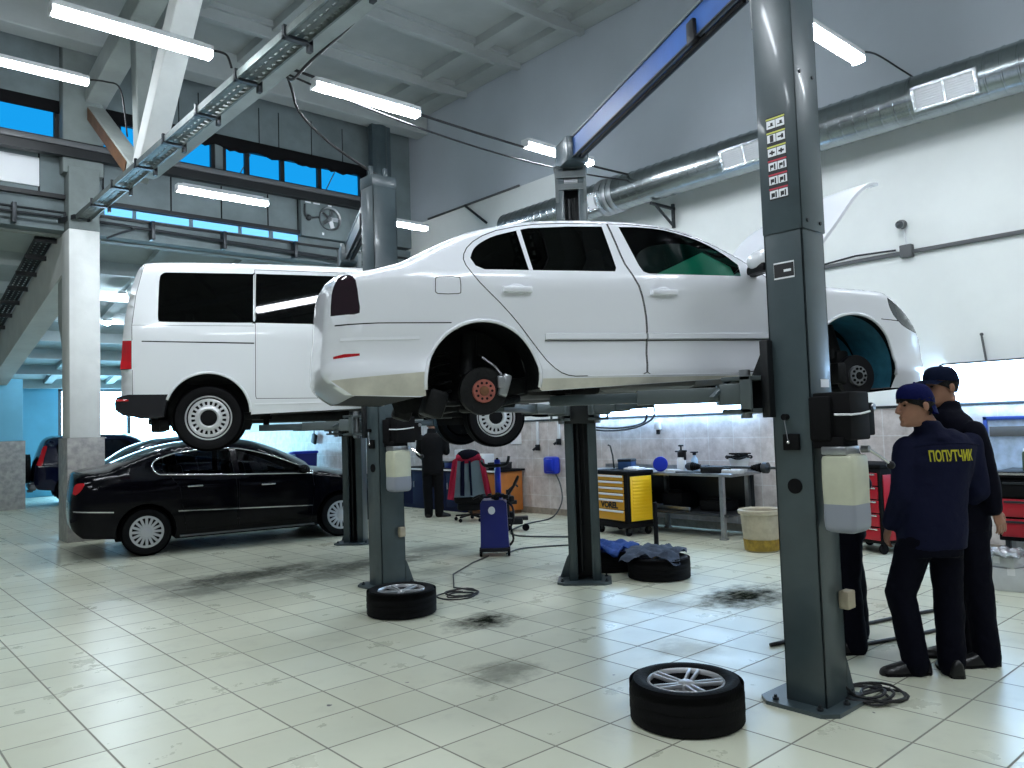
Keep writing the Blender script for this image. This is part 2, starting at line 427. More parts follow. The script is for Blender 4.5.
M['wall_white'] = mat('white_wall_paint', (0.86, 0.89, 0.875), 0.7, var=0.07, scale=0.8, bump=0.05, bscale=6)
M['wall_grey'] = mat('grey_blue_upper_wall', (0.50, 0.55, 0.60), 0.75, var=0.08, scale=0.7)  # greyer tone for the right wall above duct top and pipe
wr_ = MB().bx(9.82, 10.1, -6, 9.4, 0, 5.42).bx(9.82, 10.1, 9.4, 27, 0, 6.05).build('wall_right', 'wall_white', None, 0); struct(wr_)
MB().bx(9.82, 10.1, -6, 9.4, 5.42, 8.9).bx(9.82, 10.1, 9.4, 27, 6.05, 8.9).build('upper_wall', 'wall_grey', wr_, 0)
struct(MB().bx(9.79, 9.825, -6, 26.9, 0, 1.66).build('trim_1', 'wall_tile', None, 0))       # tile cladding of the lower wall
struct(MB().bx(9.765, 9.81, -6, 26.9, 0, 0.11).build('baseboard_right', mat('baseboard_dirt', (0.34, 0.29, 0.24), 0.6, var=0.4, scale=8), None, 0))
struct(MB().bx(9.77, 9.83, -6, 14, 1.655, 1.685, 0.004).build('trim_2', 'dark_metal', None))

# ================================================================== CEILING with ribbed slabs
struct(MB().bx(-6, 10.0, -6, 14.4, 8.42, 8.6).build('ceiling', 'ceiling', None, 0))
ribs = MB()
y = 13.68
while y > -5:
    ribs.prism([(-6, 8.42), (-6, 8.14), (9.1, 8.14), (9.75, 8.2), (9.75, 8.42)], y-0.05, y+0.05)
    ribs.prism([(-6, 8.42), (-6, 8.32), (9.1, 8.32), (9.75, 8.34), (9.75, 8.42)], y-0.11, y+0.11)
    y -= 1.61
for x in (8.75, 5.75, 4.4, 1.5, -1.5):
    ribs.bx(x-0.12, x+0.12, -6, 14.2, 8.27, 8.42)
ribs.bx(9.4, 9.8, -6, 14.2, 8.3, 8.42)
struct(ribs.build('ceiling_ribs', 'ceiling', None, 0))
# edge beam above the clerestory
struct(MB().bx(-6, 9.8, 13.45, 13.85, 7.88, 8.42, 0.02).build('ceiling_beam', 'ceiling', None, 0))

# ================================================================== FAR WALL with clerestory (y = 14.2)
WY = 14.2
fw = MB()
def hole_wall(mb, x0, x1, z0, z1, holes, y0, y1):
    xs = sorted({x0, x1, *[h[0] for h in holes], *[h[1] for h in holes]}); zs = sorted({z0, z1, *[h[2] for h in holes], *[h[3] for h in holes]})
    for i in range(len(xs)-1):
        for j in range(len(zs)-1):
            cx, cz = (xs[i]+xs[i+1])/2, (zs[j]+zs[j+1])/2
            if any(h[0] < cx < h[1] and h[2] < cz < h[3] for h in holes): continue
            mb.bx(xs[i], xs[i+1], y0, y1, zs[j], zs[j+1])
holes = [(-1.2, 2.95, 6.46, 7.10), (3.25, 5.50, 6.46, 7.10), (5.64, 8.62, 6.46, 7.10)]
hole_wall(fw, -6, 9.82, 5.56, 8.6, holes, WY, WY+0.3)
struct(fw.build('wall_far', 'concrete_dark', None, 0))
# vertical joints of the wall panels above and below the windows
jn = MB()
for x in (4.85, 5.2, 6.35, 6.75, 7.45, 8.15, 8.9): jn.bx(x-0.008, x+0.008, WY-0.006, WY+0.01, 7.12, 7.86)
for x in (2.66, 3.6, 4.7, 5.6, 6.5, 7.12): jn.bx(x-0.012, x+0.012, WY-0.006, WY+0.01, 5.56, 6.2)
struct(jn.build('trim_3', 'matte_black', None, 0))
wi = 0
for (a, b_, z0, z1), mull in zip(holes, ((0.4, 1.8), (3.85,), (6.12, 6.83, 7.63))):
    wi += 1
    f = MB()
    f.bx(a, b_, WY+0.02, WY+0.14, z0, z0+0.06); f.bx(a, b_, WY+0.02, WY+0.14, z1-0.14, z1)
    f.bx(a, a+0.07, WY+0.02, WY+0.14, z0, z1); f.bx(b_-0.07, b_, WY+0.02, WY+0.14, z0, z1)
    for mx_ in mull: f.bx(mx_-0.045, mx_+0.045, WY+0.03, WY+0.13, z0, z1)
    fo = struct(f.build('window_%d' % wi, 'lift_dark', None, 0))
    MB().bx(a+0.02, b_-0.02, WY+0.10, WY+0.115, z0+0.02, z1-0.02).build('window_pane', 'sky_pane', fo, 0)
    br_ = MB()
    for k in range(int((b_-a)/0.9)):
        x = a+0.35+k*0.9; br_.bar((x, WY+0.09, z0+0.05), (x+(0.22 if k % 2 == 0 else 0.0), WY+0.09, z1-0.15), 0.016, 0.016)
    br_.build('glazing_bar', 'grey_plastic', fo, 0)
# dark drape of torn sealing over the window heads
sl = MB(); x = 3.4
pts_ = []
for i in range(60):
    t = i/59; pts_.append((3.3+5.4*t, 6.98-0.06*abs(math.sin(t*23))-0.05*random.random()))
sl.prism([(3.3, 7.16)]+pts_+[(8.7, 7.16)], WY-0.035, WY-0.005)
struct(sl.build('trim_4', 'matte_black', None, 0))
struct(MB().bx(-6, 2.95, WY-0.03, WY, 6.92, 7.12).build('trim_5', 'matte_black', None, 0))
# long rail under the windows
rl = MB().bx(-6, 9.1, WY-0.30, WY-0.02, 6.33, 6.40).bx(-6, 9.1, WY-0.28, WY-0.25, 6.18, 6.42).bx(-6, 9.1, WY-0.34, WY-0.2, 6.14, 6.18)
struct(rl.build('trim_6', 'lift_dark', None, 0))
struct(MB().bx(-6, 9.1, WY-0.33, WY-0.29, 6.30, 6.39, 0.01).build('trim_7', 'grey_plastic', None))
# bright metal sheet panel on the wall below the left window
tag(MB().bx(0.4, 2.66, WY-0.035, WY-0.005, 5.66, 6.12, 0.004).build('wall_sheet_panel', 'white_plastic', None),
    'pale metal sheet panel on the concrete wall below the high corner window', 'panel')
# ledge with sky-lit strip at the foot of the wall
struct(MB().bx(-6, 9.1, WY-0.08, WY+0.32, 5.50, 5.57).build('trim_8', 'lift_dark', None, 0))
st = MB()
for i, (a, b_) in enumerate(((3.62, 4.05), (4.12, 5.0), (5.08, 5.9), (5.98, 6.5), (6.6, 7.1))): st.bx(a, b_, WY-0.02, WY+0.0, 5.36, 5.48)
sto = MB().bx(3.55, 9.7, WY-0.02, WY+0.1, 5.30, 5.34).build('window_4', 'lift_dark', None, 0); struct(sto)
st.build('window_pane', 'sky_strip', sto, 0)
struct(MB().bx(-6, 9.8, WY+0.02, WY+0.3, 5.0, 5.5).build('wall_lintel', 'concrete_dark', None, 0))

# dark steel corner column behind the second lift
cc = MB(); cc.cyl((8.72, 13.75, 0), (8.72, 13.75, 7.9), 0.2, 24); cc.bx(8.5, 8.94, 13.6, 13.7, 0, 7.9); 
struct(cc.build('corner_column', 'lift_grey', None))

# ================================================================== WHITE PILLARS, TRUSS
def pillar(x0, x1, y0, y1, z1, ztile):
    p = MB().bx(x0, x1, y0, y1, ztile, z1, 0.012).build('pillar', 'concrete_white', None)
    struct(p)
    c = MB().bx(x0-0.045, x1+0.045, y0-0.045, y1+0.045, 0.0, ztile, 0.006).build('stone_base', 'stone', p)
    return p
p1_ = pillar(3.02, 3.47, 13.9, 14.4, 4.98, 1.63)
MB().bx(3.02, 3.47, 13.9, 14.4, 4.98, 6.0, 0.01).build('pillar_head', 'concrete_mid', p1_)
hb = MB().prism([(14.38, 4.5), (14.95, 4.35), (14.95, 3.6), (14.6, 3.0), (14.38, 2.7)], 3.08, 3.41, 'yz').build('haunch', 'concrete', p1_, 0)
p2_ = pillar(3.25, 3.75, 21.85, 22.4, 3.1, 1.62)
# upper column stub standing over the pillar
struct(MB().bx(2.95, 3.55, 13.95, 14.21, 5.9, 8.4, 0.02).build('upper_column', 'concrete_mid', None))

T = MB()
X0, X1 = 3.31, 3.60
T.prism([(-6, 5.25), (11.4, 5.25), (11.6, 5.28), (11.65, 5.36), (11.5, 5.42), (-6, 5.42)], X0, X1, 'yz')          # bottom chord
tr = T.build('roof_truss', 'concrete', None, 0); struct(tr)
def member(a, b, w=0.34, h=0.30, m='concrete', nm='truss_brace'):
    K_ = 1.03; f_ = lambda p: (3.45, p[0]*K_, 1.6+(p[1]-1.6)*K_)
    o = MB().bar(f_(a), f_(b), w, h, 0.015).build(nm, m, tr, 0); return o
member((11.35, 5.22), (13.65, 6.85), 0.26, 0.22)
MB().bar((3.312, 11.9, 5.48), (3.312, 14.0, 6.965), 0.012, 0.17).build('timber_lining', 'wood', tr, 0)
member((11.15, 5.3), (11.3, 7.4), 0.22, 0.24)
member((11.1, 5.25), (9.0, 7.45), 0.30, 0.30, 'concrete_white')
member((14.15, 7.05), (9.6, 7.75), 0.34, 0.36)
member((9.7, 7.74), (-6, 7.9), 0.34, 0.36)

# cable tray bracketed to the truss
tray = thing('cable_tray', 'long perforated steel cable tray bracketed along the concrete roof truss', 'cable tray', (0, 0, 0))
def tray_run(p, q, w=0.24):
    p = Vector(p); q = Vector(q)
    d = (q-p); L_ = d.length; d.normalize(); mb = MB(); n = int(L_/0.11)
    side = Vector((1, 0, 0)); up = side.cross(d).normalized()
    for k in (-0.5, -0.17, 0.17, 0.5):
        mb.bar(p+side*w*k, q+side*w*k, 0.05 if abs(k) < .4 else 0.018, 0.012 if abs(k) < .4 else 0.075, up=up)
    for i in range(n+1):
        c = p+d*(L_*i/n); mb.bar(c-side*w/2, c+side*w/2, 0.05, 0.006, up=up)
    return mb
tray_run((3.21, -2, 5.155), (3.21, 13.8, 5.155), 0.21).build('perforated_tray', 'tray_steel', tray, 0)
for k in range(14):
    yb = -1.2+k*1.08
    MB().bx(3.08, 3.36, yb-0.03, yb+0.03, 5.10, 5.13).bx(3.32, 3.36, yb-0.03, yb+0.03, 5.04, 5.235).bx(3.08, 3.11, yb-0.02, yb+0.02, 5.10, 5.22).build('tray_bracket', 'dark_metal', tray, 0)
MB().tube([(3.42, y_, 5.235) for y_ in (-2, 4, 8, 11.5)], 0.014, 6).build('tray_conduit', 'dark_metal', tray)
SLP = -0.19
def zs(y): return 5.16+(y-14.3)*SLP
tray_run((3.21, 13.8, 5.155), (2.93, 14.6, zs(14.6)+.05)).build('tray_bend', 'dark_metal', tray, 0)
tray_run((2.9, 14.6, zs(14.6)+.02), (2.9, 21.6, zs(21.6)+.02)).build('sloping_tray', 'dark_metal', tray, 0)
for k in range(9):
    yb = 14.9+k*0.8; MB().bx(2.72, 3.12, yb-0.03, yb+0.03, zs(yb)-0.12, zs(yb)-0.04).build('sloping_bracket', 'lift_dark', tray, 0)

# ================================================================== ANNEX beyond the pillars: sloping roof, far wall, daylight gate
sb = MB().prism([(14.4, zs(14.4)), (22.3, zs(22.3)), (22.3, zs(22.3)-0.78), (14.4, zs(14.4)-0.78)], 3.05, 3.42, 'yz')
struct(sb.build('annex_beam', 'concrete_white', None, 0))
ac = MB().prism([(14.48, zs(14.48)+0.32), (27, zs(27)+0.32), (27, zs(27)+0.5), (14.48, zs(14.48)+0.5)], -6, 9.82, 'yz')
struct(ac.build('annex_ceiling', 'annex_ceiling', None, 0))
ar = MB(); y = 15.1
while y < 26.5:
    ar.prism([(y-.06, zs(y)+0.34), (y+.06, zs(y)+0.33), (y+.06, zs(y)+0.08), (y-.06, zs(y)+0.08)], -6, 9.8, 'yz'); y += 1.5
for x in (5.0, 6.6, 8.2): ar.prism([(14.5, zs(14.5)+.34), (27, zs(27)+.34), (27, zs(27)+.2), (14.5, zs(14.5)+.2)], x-0.1, x+0.1, 'yz')
struct(ar.build('annex_ribs', 'annex_ceiling', None, 0))
struct(MB().bx(-6, 9.82, 14.52, 14.7, 4.98, 5.12).build('annex_purlin', 'concrete', None, 0))
M['wall_blue'] = mat('pale_blue_annex', (0.20, 0.58, 0.80), 0.7, var=0.12, scale=1.0)  # one pale blue for the annex wall and the rear pillar
p2_.data.materials.clear(); p2_.data.materials.append(M['wall_blue'])
wf = MB(); hole_wall(wf, -6, 9.82, 0, 4.2, [(5.35, 9.0, -0.1, 3.12)], 26.0, 26.3)
struct(wf.build('wall_annex', 'wall_blue', None, 0))
struct(MB().bx(4.62, 9.5, 25.9, 26.0, 3.5, 3.66).build('trim_9', 'concrete_dark', None, 0))
gt = MB().bx(5.35, 9.0, 26.16, 26.2, 0, 3.12).build('door_1', 'gate_light', None, 0); struct(gt)
gf = MB()
for x in (5.4, 7.3, 8.95): gf.bx(x-0.05, x+0.05, 26.06, 26.15, 0, 3.12)
gf.bx(5.35, 9.0, 26.06, 26.15, 3.04, 3.12)
gf.build('door_frame', 'grey_plastic', gt, 0)
# annex lamps
lp = None
for i, (x, y_, lab) in enumerate(((4.81, 17.58, 'small round lamp glowing on the annex ceiling near the van roof edge'), (4.98, 19.38, 'small round lamp low on the annex ceiling, lower of the two'))):
    t = thing('ceiling_lamp', lab, 'lamp', (x, y_, zs(y_)+0.06))
    MB().lathe([(0.0, 0.08), (0.07, 0.08), (0.1, 0.0)], (0, 0, 0), 'z', 20).build('lamp_housing', 'white_plastic', t)
    MB().lathe([(0.085, 0.0), (0.07, -0.05), (0.03, -0.075), (0.0, -0.08)], (0, 0, 0), 'z', 20).build('lamp_globe', 'small_lamp', t)
# pipes clamped under the far wall
pp = thing('wall_conduit', 'dark conduit pipes clamped under the ledge of the far concrete wall', 'pipe', (0, WY-0.12, 5.16))
MB().tube([(-4, 0, 0.10), (3.0, 0, 0.10), (3.0, -0.02, 0.02)], 0.025, 8).tube([(-4, 0, 0.02), (2.95, 0, 0.02)], 0.022, 8).build('pipe_run', 'dark_metal', pp)
MB().tube([(3.5, 0, 0.03), (8.9, 0, -0.08)], 0.025, 8).tube(smooth_path([(3.6, -0.1, -0.25), (4.0, -0.05, -0.05), (4.5, 0, 0.0), (8.9, 0, -0.14)]), 0.02, 8).build('pipe_branch', 'dark_metal', pp)
for x in (2.3, 4.35, 5.6, 7.0):
    MB().bx(x-0.03, x+0.03, -0.05, 0.12, -0.16, 0.16, 0.005).build('pipe_clamp', 'dark_metal', pp)
# ================================================================== LINEAR LIGHTS
def light(x0, x1, y, z, label, grp='linear ceiling lights'):
    L_ = x1-x0
    t = thing('linear_light', label, 'light', ((x0+x1)/2, y, z), 0, grp)
    MB().box((0, 0, 0.035), (L_, 0.15, 0.05), None, 0.008).box((0, 0, 0.07), (L_*0.9, 0.06, 0.03)).build('light_housing', 'white_plastic', t)
    m = MB()
    prof = [(-0.062, 0.01), (-0.058, -0.03), (-0.035, -0.052), (0.0, -0.058), (0.035, -0.052), (0.058, -0.03), (0.062, 0.01)]
    m.ring_loft([[Vector((sx*(L_/2-0.01), py, pz)) for py, pz in prof] for sx in (-1, 1)])
    m.build('diffuser', 'lit_tube', t)
    MB().bx(-L_/2-0.012, -L_/2, -0.07, 0.07, -0.05, 0.06, 0.005).build('end_cap', 'white_plastic', t); MB().bx(L_/2, L_/2+0.012, -0.07, 0.07, -0.05, 0.06, 0.005).build('end_cap', 'white_plastic', t)
    return t
light(1.49, 2.85, 7.45, 5.3, 'glowing linear light at the top left, nearest to the truss on its left side')
light(3.95, 5.28, 7.45, 5.3, 'glowing linear light hanging just right of the truss above the white van')
light(6.98, 8.24, 7.42, 5.3, 'glowing linear light partly behind the top of the far lift column')
light(6.85, 8.13, 3.52, 5.3, 'glowing linear light beside the top of the nearest lift column')
light(4.02, 5.42, 11.87, 5.3, 'glowing linear light under the clerestory between truss and fan heater')
light(7.15, 8.45, 11.75, 5.3, 'short glowing linear light right of the second lift column near the far corner')
light(1.30, 2.78, 11.7, 6.52, 'glowing linear light at the left edge below the first, in front of the high window')
# further rows of the same lights over the front of the hall
for x in (-1.4, 1.5, 4.3): light(x, x+1.35, 3.52, 5.3, 'glowing linear light in the front rows of the hall', 'linear ceiling lights')
for x in (-1.4, 1.5, 4.3, 7.0): light(x, x+1.35, -0.4, 5.3, 'glowing linear light in the front rows of the hall', 'linear ceiling lights')
light(-1.4, -0.05, 7.45, 5.3, 'glowing linear light in the front rows of the hall')

def wire(name, pts, r, label, cat='cable', m='cable', grp=None, k=0):
    if k: pts = smooth_path(pts, k)
    o = MB().tube(pts, r, 6).build(name, m, None, 180); tag(o, label, cat, grp); return o
wire('power_cable', sag((3.6, 7.45, 5.40), (9.8, 7.45, 5.33), 0.10), 0.016, 'black suspension cable running over the lights from truss to duct wall', 'cable')
wire('steel_wire', sag((3.6, 7.50, 5.36), (9.8, 7.40, 5.28), 0.24), 0.012, 'thinner black wire sagging below the light cable towards the right wall', 'cable')
wire('light_lead', [(2.86, 7.45, 5.34), (2.95, 7.45, 5.35), (3.02, 7.45, 5.33), (3.06, 7.45, 5.22)], 0.012, 'short black lead from the top left light to the truss', 'cable', k=5)
wire('light_lead', [(2.79, 11.7, 6.55), (3.0, 11.65, 6.56), (3.16, 11.55, 6.45), (3.2, 11.4, 5.75)], 0.012, 'black lead from the lower left light to the truss post', 'cable', k=5)
wire('drop_cable', [(3.62, 7.46, 5.4), (3.72, 7.5, 5.2), (3.78, 7.45, 4.95), (4.0, 7.25, 4.62), (4.35, 7.02, 4.32), (4.44, 6.96, 4.27)], 0.014, 'black power cable drooping from the truss to the top of the second lift', 'cable', k=6)
wire('truss_cable', [(3.62, 3.6, 5.5), (3.63, 4.6, 5.34), (3.63, 5.6, 5.36), (3.63, 6.2, 5.28), (3.63, 6.9, 5.25), (3.62, 7.3, 5.2), (3.6, 7.45, 5.38)], 0.016, 'black cable looped along the lower edge of the concrete truss', 'cable', k=5)

# ================================================================== DUCT
dy0, dy1, DX, DZ, DR = -2.0, 10.3, 9.28, 5.12, 0.255
dt = thing('ventilation_duct', 'large round galvanised ventilation duct along the right wall', 'duct', (DX, 0, DZ))
prof = []; y = dy0
while y < dy1:
    prof += [(DR, y), (DR, y+0.13), (DR+0.006, y+0.135), (DR+0.006, y+0.15)]; y += 0.155
MB().lathe(prof, (0, 0, 0), 'y', 48).build('duct_pipe', 'duct', dt, 50)
cl = MB()
for y in (8.05, 7.92, 7.8): cl.lathe([(DR+0.004, y-0.05), (DR+0.03, y-0.02), (DR+0.03, y+0.02), (DR+0.004, y+0.05)], (0, 0, 0), 'y', 40)
cl.build('duct_collar', 'metal', dt)
def grille(y, w_, side=R(200), h_=0.24):
    fr = MB(); c = math.cos(side); s_ = math.sin(side)
    nrm = Vector((c, 0, s_)); tv = Vector((-s_, 0, c)); ctr = nrm*(DR-0.015)+Vector((0, y, 0))
    rot = Matrix((Vector((0, 1, 0)), tv, nrm)).transposed()
    for sy in (-1, 1): fr.box(ctr+Vector((0, sy*w_/2, 0)), (0.035, h_+0.03, 0.09), rot, 0.004)
    for st_ in (-1, 1): fr.box(ctr+tv*st_*h_/2, (w_+0.03, 0.03, 0.09), rot, 0.004)
    fr.box(ctr, (0.025, h_, 0.08), rot)
    g = fr.build('air_grille', 'foil', dt)
    ba = MB().box(ctr-nrm*0.005, (w_, h_, 0.03), rot); ba.build('grille_back', 'dark_metal', g, 0)
    sl = MB()
    r2 = rot @ Matrix.Rotation(R(35), 3, 'X')
    for k in range(9): sl.box(ctr+tv*(h_*(k-4)/9.5)+nrm*0.03, (w_-0.03, 0.03, 0.004), r2)
    sl.build('grille_slat', 'white_plastic', g, 0)
grille(3.02, 0.62); grille(5.45, 0.66); grille(8.22, 0.42)
for y in (0.4, 7.15, 10.0):
    bk = MB(); bk.bar((-0.05, y, -DR-0.05), (0.52, y, -DR-0.05), 0.04, 0.04); bk.bar((0.49, y, -DR-0.35), (0.49, y, -DR+0.02), 0.04, 0.04); bk.bar((0.05, y, -DR-0.05), (0.49, y, -DR-0.32), 0.03, 0.03); bk.build('duct_bracket', 'dark_metal', dt, 0)
wire('duct_hanger_chain', [(8.14, 3.52, 5.38), (8.5, 3.5, 5.46), (9.0, 3.45, 5.42), (9.28, 3.42, 5.39)], 0.011, 'dark chain from the light beside the near column to the duct', 'chain', 'dark_metal', k=4)
wire('wall_pipe', [(9.78, 13.5, 6.06), (9.78, 10.6, 6.05)], 0.022, 'thin grey pipe high on the right wall left of the duct end', 'pipe', 'grey_plastic')
wire('wall_strut', [(9.76, 12.2, 6.04), (9.76, 11.55, 5.55)], 0.025, 'short dark strut on the right wall below the thin pipe', 'pipe', 'dark_metal')

# ================================================================== WALL CONDUIT, CAMERA
cd = thing('wall_conduit', 'grey cable conduit across the white right wall above the workers', 'conduit', (9.80, 0, 3.51))
MB().bx(-0.03, 0.02, -3, 8.6, -0.02, 0.025, 0.004).build('conduit_trunk', 'grey_plastic', cd)
MB().tube([(-0.02, 3.92, 0.05), (-0.03, 4.4, 0.07), (-0.02, 5.0, 0.02)], 0.012, 6).build('conduit_wire', 'dark_metal', cd)
MB().bx(-0.07, 0.02, 3.72, 3.86, -0.06, 0.09, 0.01).build('junction_box', 'grey_plastic', cd)
sc_ = thing('security_camera', 'small dome camera on the right wall above the grey junction box', 'camera', (9.80, 3.83, 3.86))
MB().lathe([(0.0, -0.07), (0.045, -0.07), (0.055, -0.02), (0.055, 0.0)], (0, 0, 0), 'x', 20).build('camera_body', 'grey_plastic', sc_)
MB().ball((-0.09, 0, -0.015), 0.05, 8).build('camera_lens', 'lamp_clear', sc_)
MB().tube([(0, 0.0, -0.06), (-0.01, -0.03, -0.18), (-0.01, -0.04, -0.27)], 0.012, 6).build('camera_lead', 'white_plastic', sc_)

# ================================================================== LIT WALL PANELS ABOVE THE BENCHES
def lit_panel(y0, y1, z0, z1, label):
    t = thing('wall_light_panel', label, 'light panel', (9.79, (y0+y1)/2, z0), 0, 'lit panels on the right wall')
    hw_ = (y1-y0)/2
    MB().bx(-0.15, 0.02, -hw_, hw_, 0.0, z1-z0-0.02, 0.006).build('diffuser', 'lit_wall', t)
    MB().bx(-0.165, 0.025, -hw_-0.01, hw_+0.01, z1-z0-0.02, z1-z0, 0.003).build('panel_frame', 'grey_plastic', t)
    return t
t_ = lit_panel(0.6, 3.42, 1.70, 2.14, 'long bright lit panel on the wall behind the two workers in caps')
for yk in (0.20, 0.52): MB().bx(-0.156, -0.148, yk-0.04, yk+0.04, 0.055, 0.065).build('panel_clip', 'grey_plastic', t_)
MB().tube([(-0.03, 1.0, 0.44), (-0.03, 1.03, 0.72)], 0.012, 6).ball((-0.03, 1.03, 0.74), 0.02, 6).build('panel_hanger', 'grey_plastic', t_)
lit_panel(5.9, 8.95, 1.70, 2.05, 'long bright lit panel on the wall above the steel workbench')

# wall frame on the right, and small wall fittings
fr = thing('notice_board', 'blue framed board on the tiled wall at the right edge', 'board', (9.775, 2.55, 0.86))
MB().bx(-0.012, 0.0, -0.5, 0.5, 0.0, 0.62).build('board_panel', mat('pale_blue_board', (0.45, 0.58, 0.78), 0.4, var=0.3, scale=9), fr, 0)
b_ = MB()
for (a0, a1, z0, z1) in ((-0.53, -0.49, -0.02, 0.66), (0.49, 0.53, -0.02, 0.66), (-0.53, 0.53, 0.62, 0.66), (-0.53, 0.53, -0.03, 0.0)): b_.bx(-0.035, 0.0, a0, a1, z0, z1, 0.004)
b_.build('board_frame', mat('blue_frame_paint', (0.02, 0.06, 0.28), 0.4), fr)
MB().bx(-0.03, 0.0, -0.47, 0.47, 0.44, 0.55, 0.004).build('board_rail', 'grey_plastic', fr)
# power sockets hanging below the dark trim by the bench
for y_, lab in ((7.6, 'white socket box on the tiled wall above the middle of the steel workbench'), (9.05, 'white socket box on the tiled wall right beside the far lift column')):
    s_ = thing('wall_socket', lab, 'socket', (9.78, y_, 1.5))
    MB().bx(-0.06, 0.0, -0.05, 0.05, -0.04, 0.09, 0.008).build('socket_body', 'white_plastic', s_)
    MB().cyl((-0.03, 0, -0.045), (-0.03, 0, -0.11), 0.028, 12).build('plug', 'black_plastic', s_)
for (y_, z0, lab) in ((10.32, 1.18, 'white cable duct dropping down the tiles left of the far lift column'), (9.78, 1.28, 'white cable duct dropping down the tiles close to the far lift column')):
    s_ = thing('cable_duct', lab, 'cable duct', (9.78, y_, z0))
    MB().bx(-0.03, 0, -0.025, 0.025, 0.06, 1.655-z0, 0.003).build('duct_cover', 'white_plastic', s_)
    MB().bx(-0.05, 0, -0.045, 0.045, -0.05, 0.06, 0.01).cyl((-0.05, 0.02, 0.0), (-0.10, 0.05, -0.04), 0.022, 10).build('socket_plug', 'black_plastic', s_)
nt_ = MB().bx(9.765, 9.79, 10.78, 11.06, 1.25, 1.45, 0.003).build('wall_notice', 'paper', None); tag(nt_, 'small white notice on the tiles above the orange cabinet', 'notice')
ph = thing('wall_reel_box', 'bright blue box on the pink tiles left of the far lift column', 'box', (9.77, 9.92, 0.72))
MB().bx(-0.14, 0, -0.16, 0.16, 0.0, 0.31, 0.05).build('box_body', 'blue_plastic', ph)
MB().bx(-0.16, -0.12, -0.10, 0.08, 0.05, 0.27, 0.02).build('box_lid', 'blue_plastic', ph)
wire('wall_box_lead', [(9.68, 9.8, 0.72), (9.6, 9.62, 0.55), (9.5, 9.5, 0.28), (9.3, 9.55, 0.03), (8.6, 9.4, 0.012), (7.9, 9.0, 0.012), (7.6, 8.5, 0.012), (7.9, 7.9, 0.012), (8.2, 7.5, 0.012)], 0.013, 'grey lead hanging from the blue wall box and trailing over the floor', 'cable', 'grey_cable', k=6)
# cables draped over the wall above the bench
wire('draped_cable', [(9.72, 9.0, 1.53), (9.70, 8.4, 1.50), (9.7, 7.9, 1.55), (9.68, 7.75, 1.68), (9.6, 7.7, 1.95)], 0.018, 'upper dark cable bundle draped along the lit wall above the workbench', 'cable', k=5)
wire('draped_cable', [(9.71, 9.0, 1.49), (9.68, 8.5, 1.46), (9.69, 8.0, 1.50), (9.66, 7.6, 1.66), (9.6, 7.58, 1.95)], 0.016, 'lower dark cable bundle sagging along the lit wall above the workbench', 'cable', k=5)

# fan heater unit on the far wall
fh_ = thing('wall_fan_heater', 'grey wall fan heater with round fan under the far windows', 'fan heater', (7.68, WY-0.02, 5.46))
MB().bx(-0.56, 0.52, -0.14, 0.0, 0.0, 0.80, 0.01).build('heater_case', 'concrete_dark', fh_)
rg = MB(); rg.lathe([(0.21, -0.17), (0.24, -0.19), (0.24, -0.14), (0.20, -0.14)], (0.05, 0, 0.40), 'y', 32, False); rg.build('fan_ring', 'metal', fh_)
fb = MB()
for k in range(5):
    a = 2*PI*k/5; fb.box((0.05+0.1*math.cos(a), -0.16, 0.40+0.1*math.sin(a)), (0.17, 0.01, 0.08), Matrix.Rotation(-a, 3, 'Y') @ Matrix.Rotation(R(25), 3, 'X'))
fb.lathe([(0, -0.18), (0.05, -0.175), (0.055, -0.14)], (0.05, 0, 0.40), 'y', 16); fb.build('fan_blade', 'metal', fh_)
pi_ = MB().tube(smooth_path([(-0.5, -0.17, 0.62), (-0.5, -0.17, 0.42), (-0.42, -0.17, 0.36), (-0.2, -0.17, 0.40)], 4), 0.02, 8); pi_.ball((-0.42, -0.17, 0.36), 0.06, 8); pi_.build('heater_pipe', 'dark_metal', fh_)
lb = MB().bx(-0.48, -0.36, -0.15, -0.139, 0.66, 0.76).bx(-0.3, -0.16, -0.15, -0.139, 0.66, 0.74).bx(0.02, 0.10, -0.15, -0.139, 0.66, 0.74).bx(-0.12, -0.08, -0.15, -0.139, 0.06, 0.11).build('heater_label', 'label', fh_, 0)
# ================================================================== CAR BUILDER
def pip(p, poly):
    x, y = p; c = False; n = len(poly); j = n-1
    for i in range(n):
        xi, yi = poly[i]; xj, yj = poly[j]
        if (yi > y) != (yj > y) and x < (xj-xi)*(y-yi)/(yj-yi)+xi: c = not c
        j = i
    return c
def area2(p): return sum(p[i][0]*p[(i+1) % len(p)][1]-p[(i+1) % len(p)][0]*p[i][1] for i in range(len(p)))
def offset(poly, d):
    n = len(poly); s = 1 if area2(poly) > 0 else -1; out = []
    for i in range(n):
        a = Vector(poly[i-1]); b = Vector(poly[i]); c = Vector(poly[(i+1) % n])
        e1 = (b-a).normalized(); e2 = (c-b).normalized()
        n1 = Vector((-e1.y, e1.x))*s; n2 = Vector((-e2.y, e2.x))*s; m = (n1+n2)
        m = m.normalized() if m.length > 1e-6 else n1
        k = d/max(0.4, m.dot(n1)); q = b+m*k; out.append((q.x, q.y))
    return out
def dens(poly, step=0.05, closed=True):
    out = []; n = len(poly)
    for i in range(n if closed else n-1):
        a = Vector(poly[i]); b = Vector(poly[(i+1) % n]); k = max(1, int((b-a).length/step))
        for j in range(k): q = a.lerp(b, j/k); out.append((q.x, q.y))
    if not closed: out.append(poly[-1])
    return out
def arc(cx, cz, r, a0, a1, n=22): return [(cx+r*math.cos(R(a0+(a1-a0)*i/n)), cz+r*math.sin(R(a0+(a1-a0)*i/n))) for i in range(n+1)]
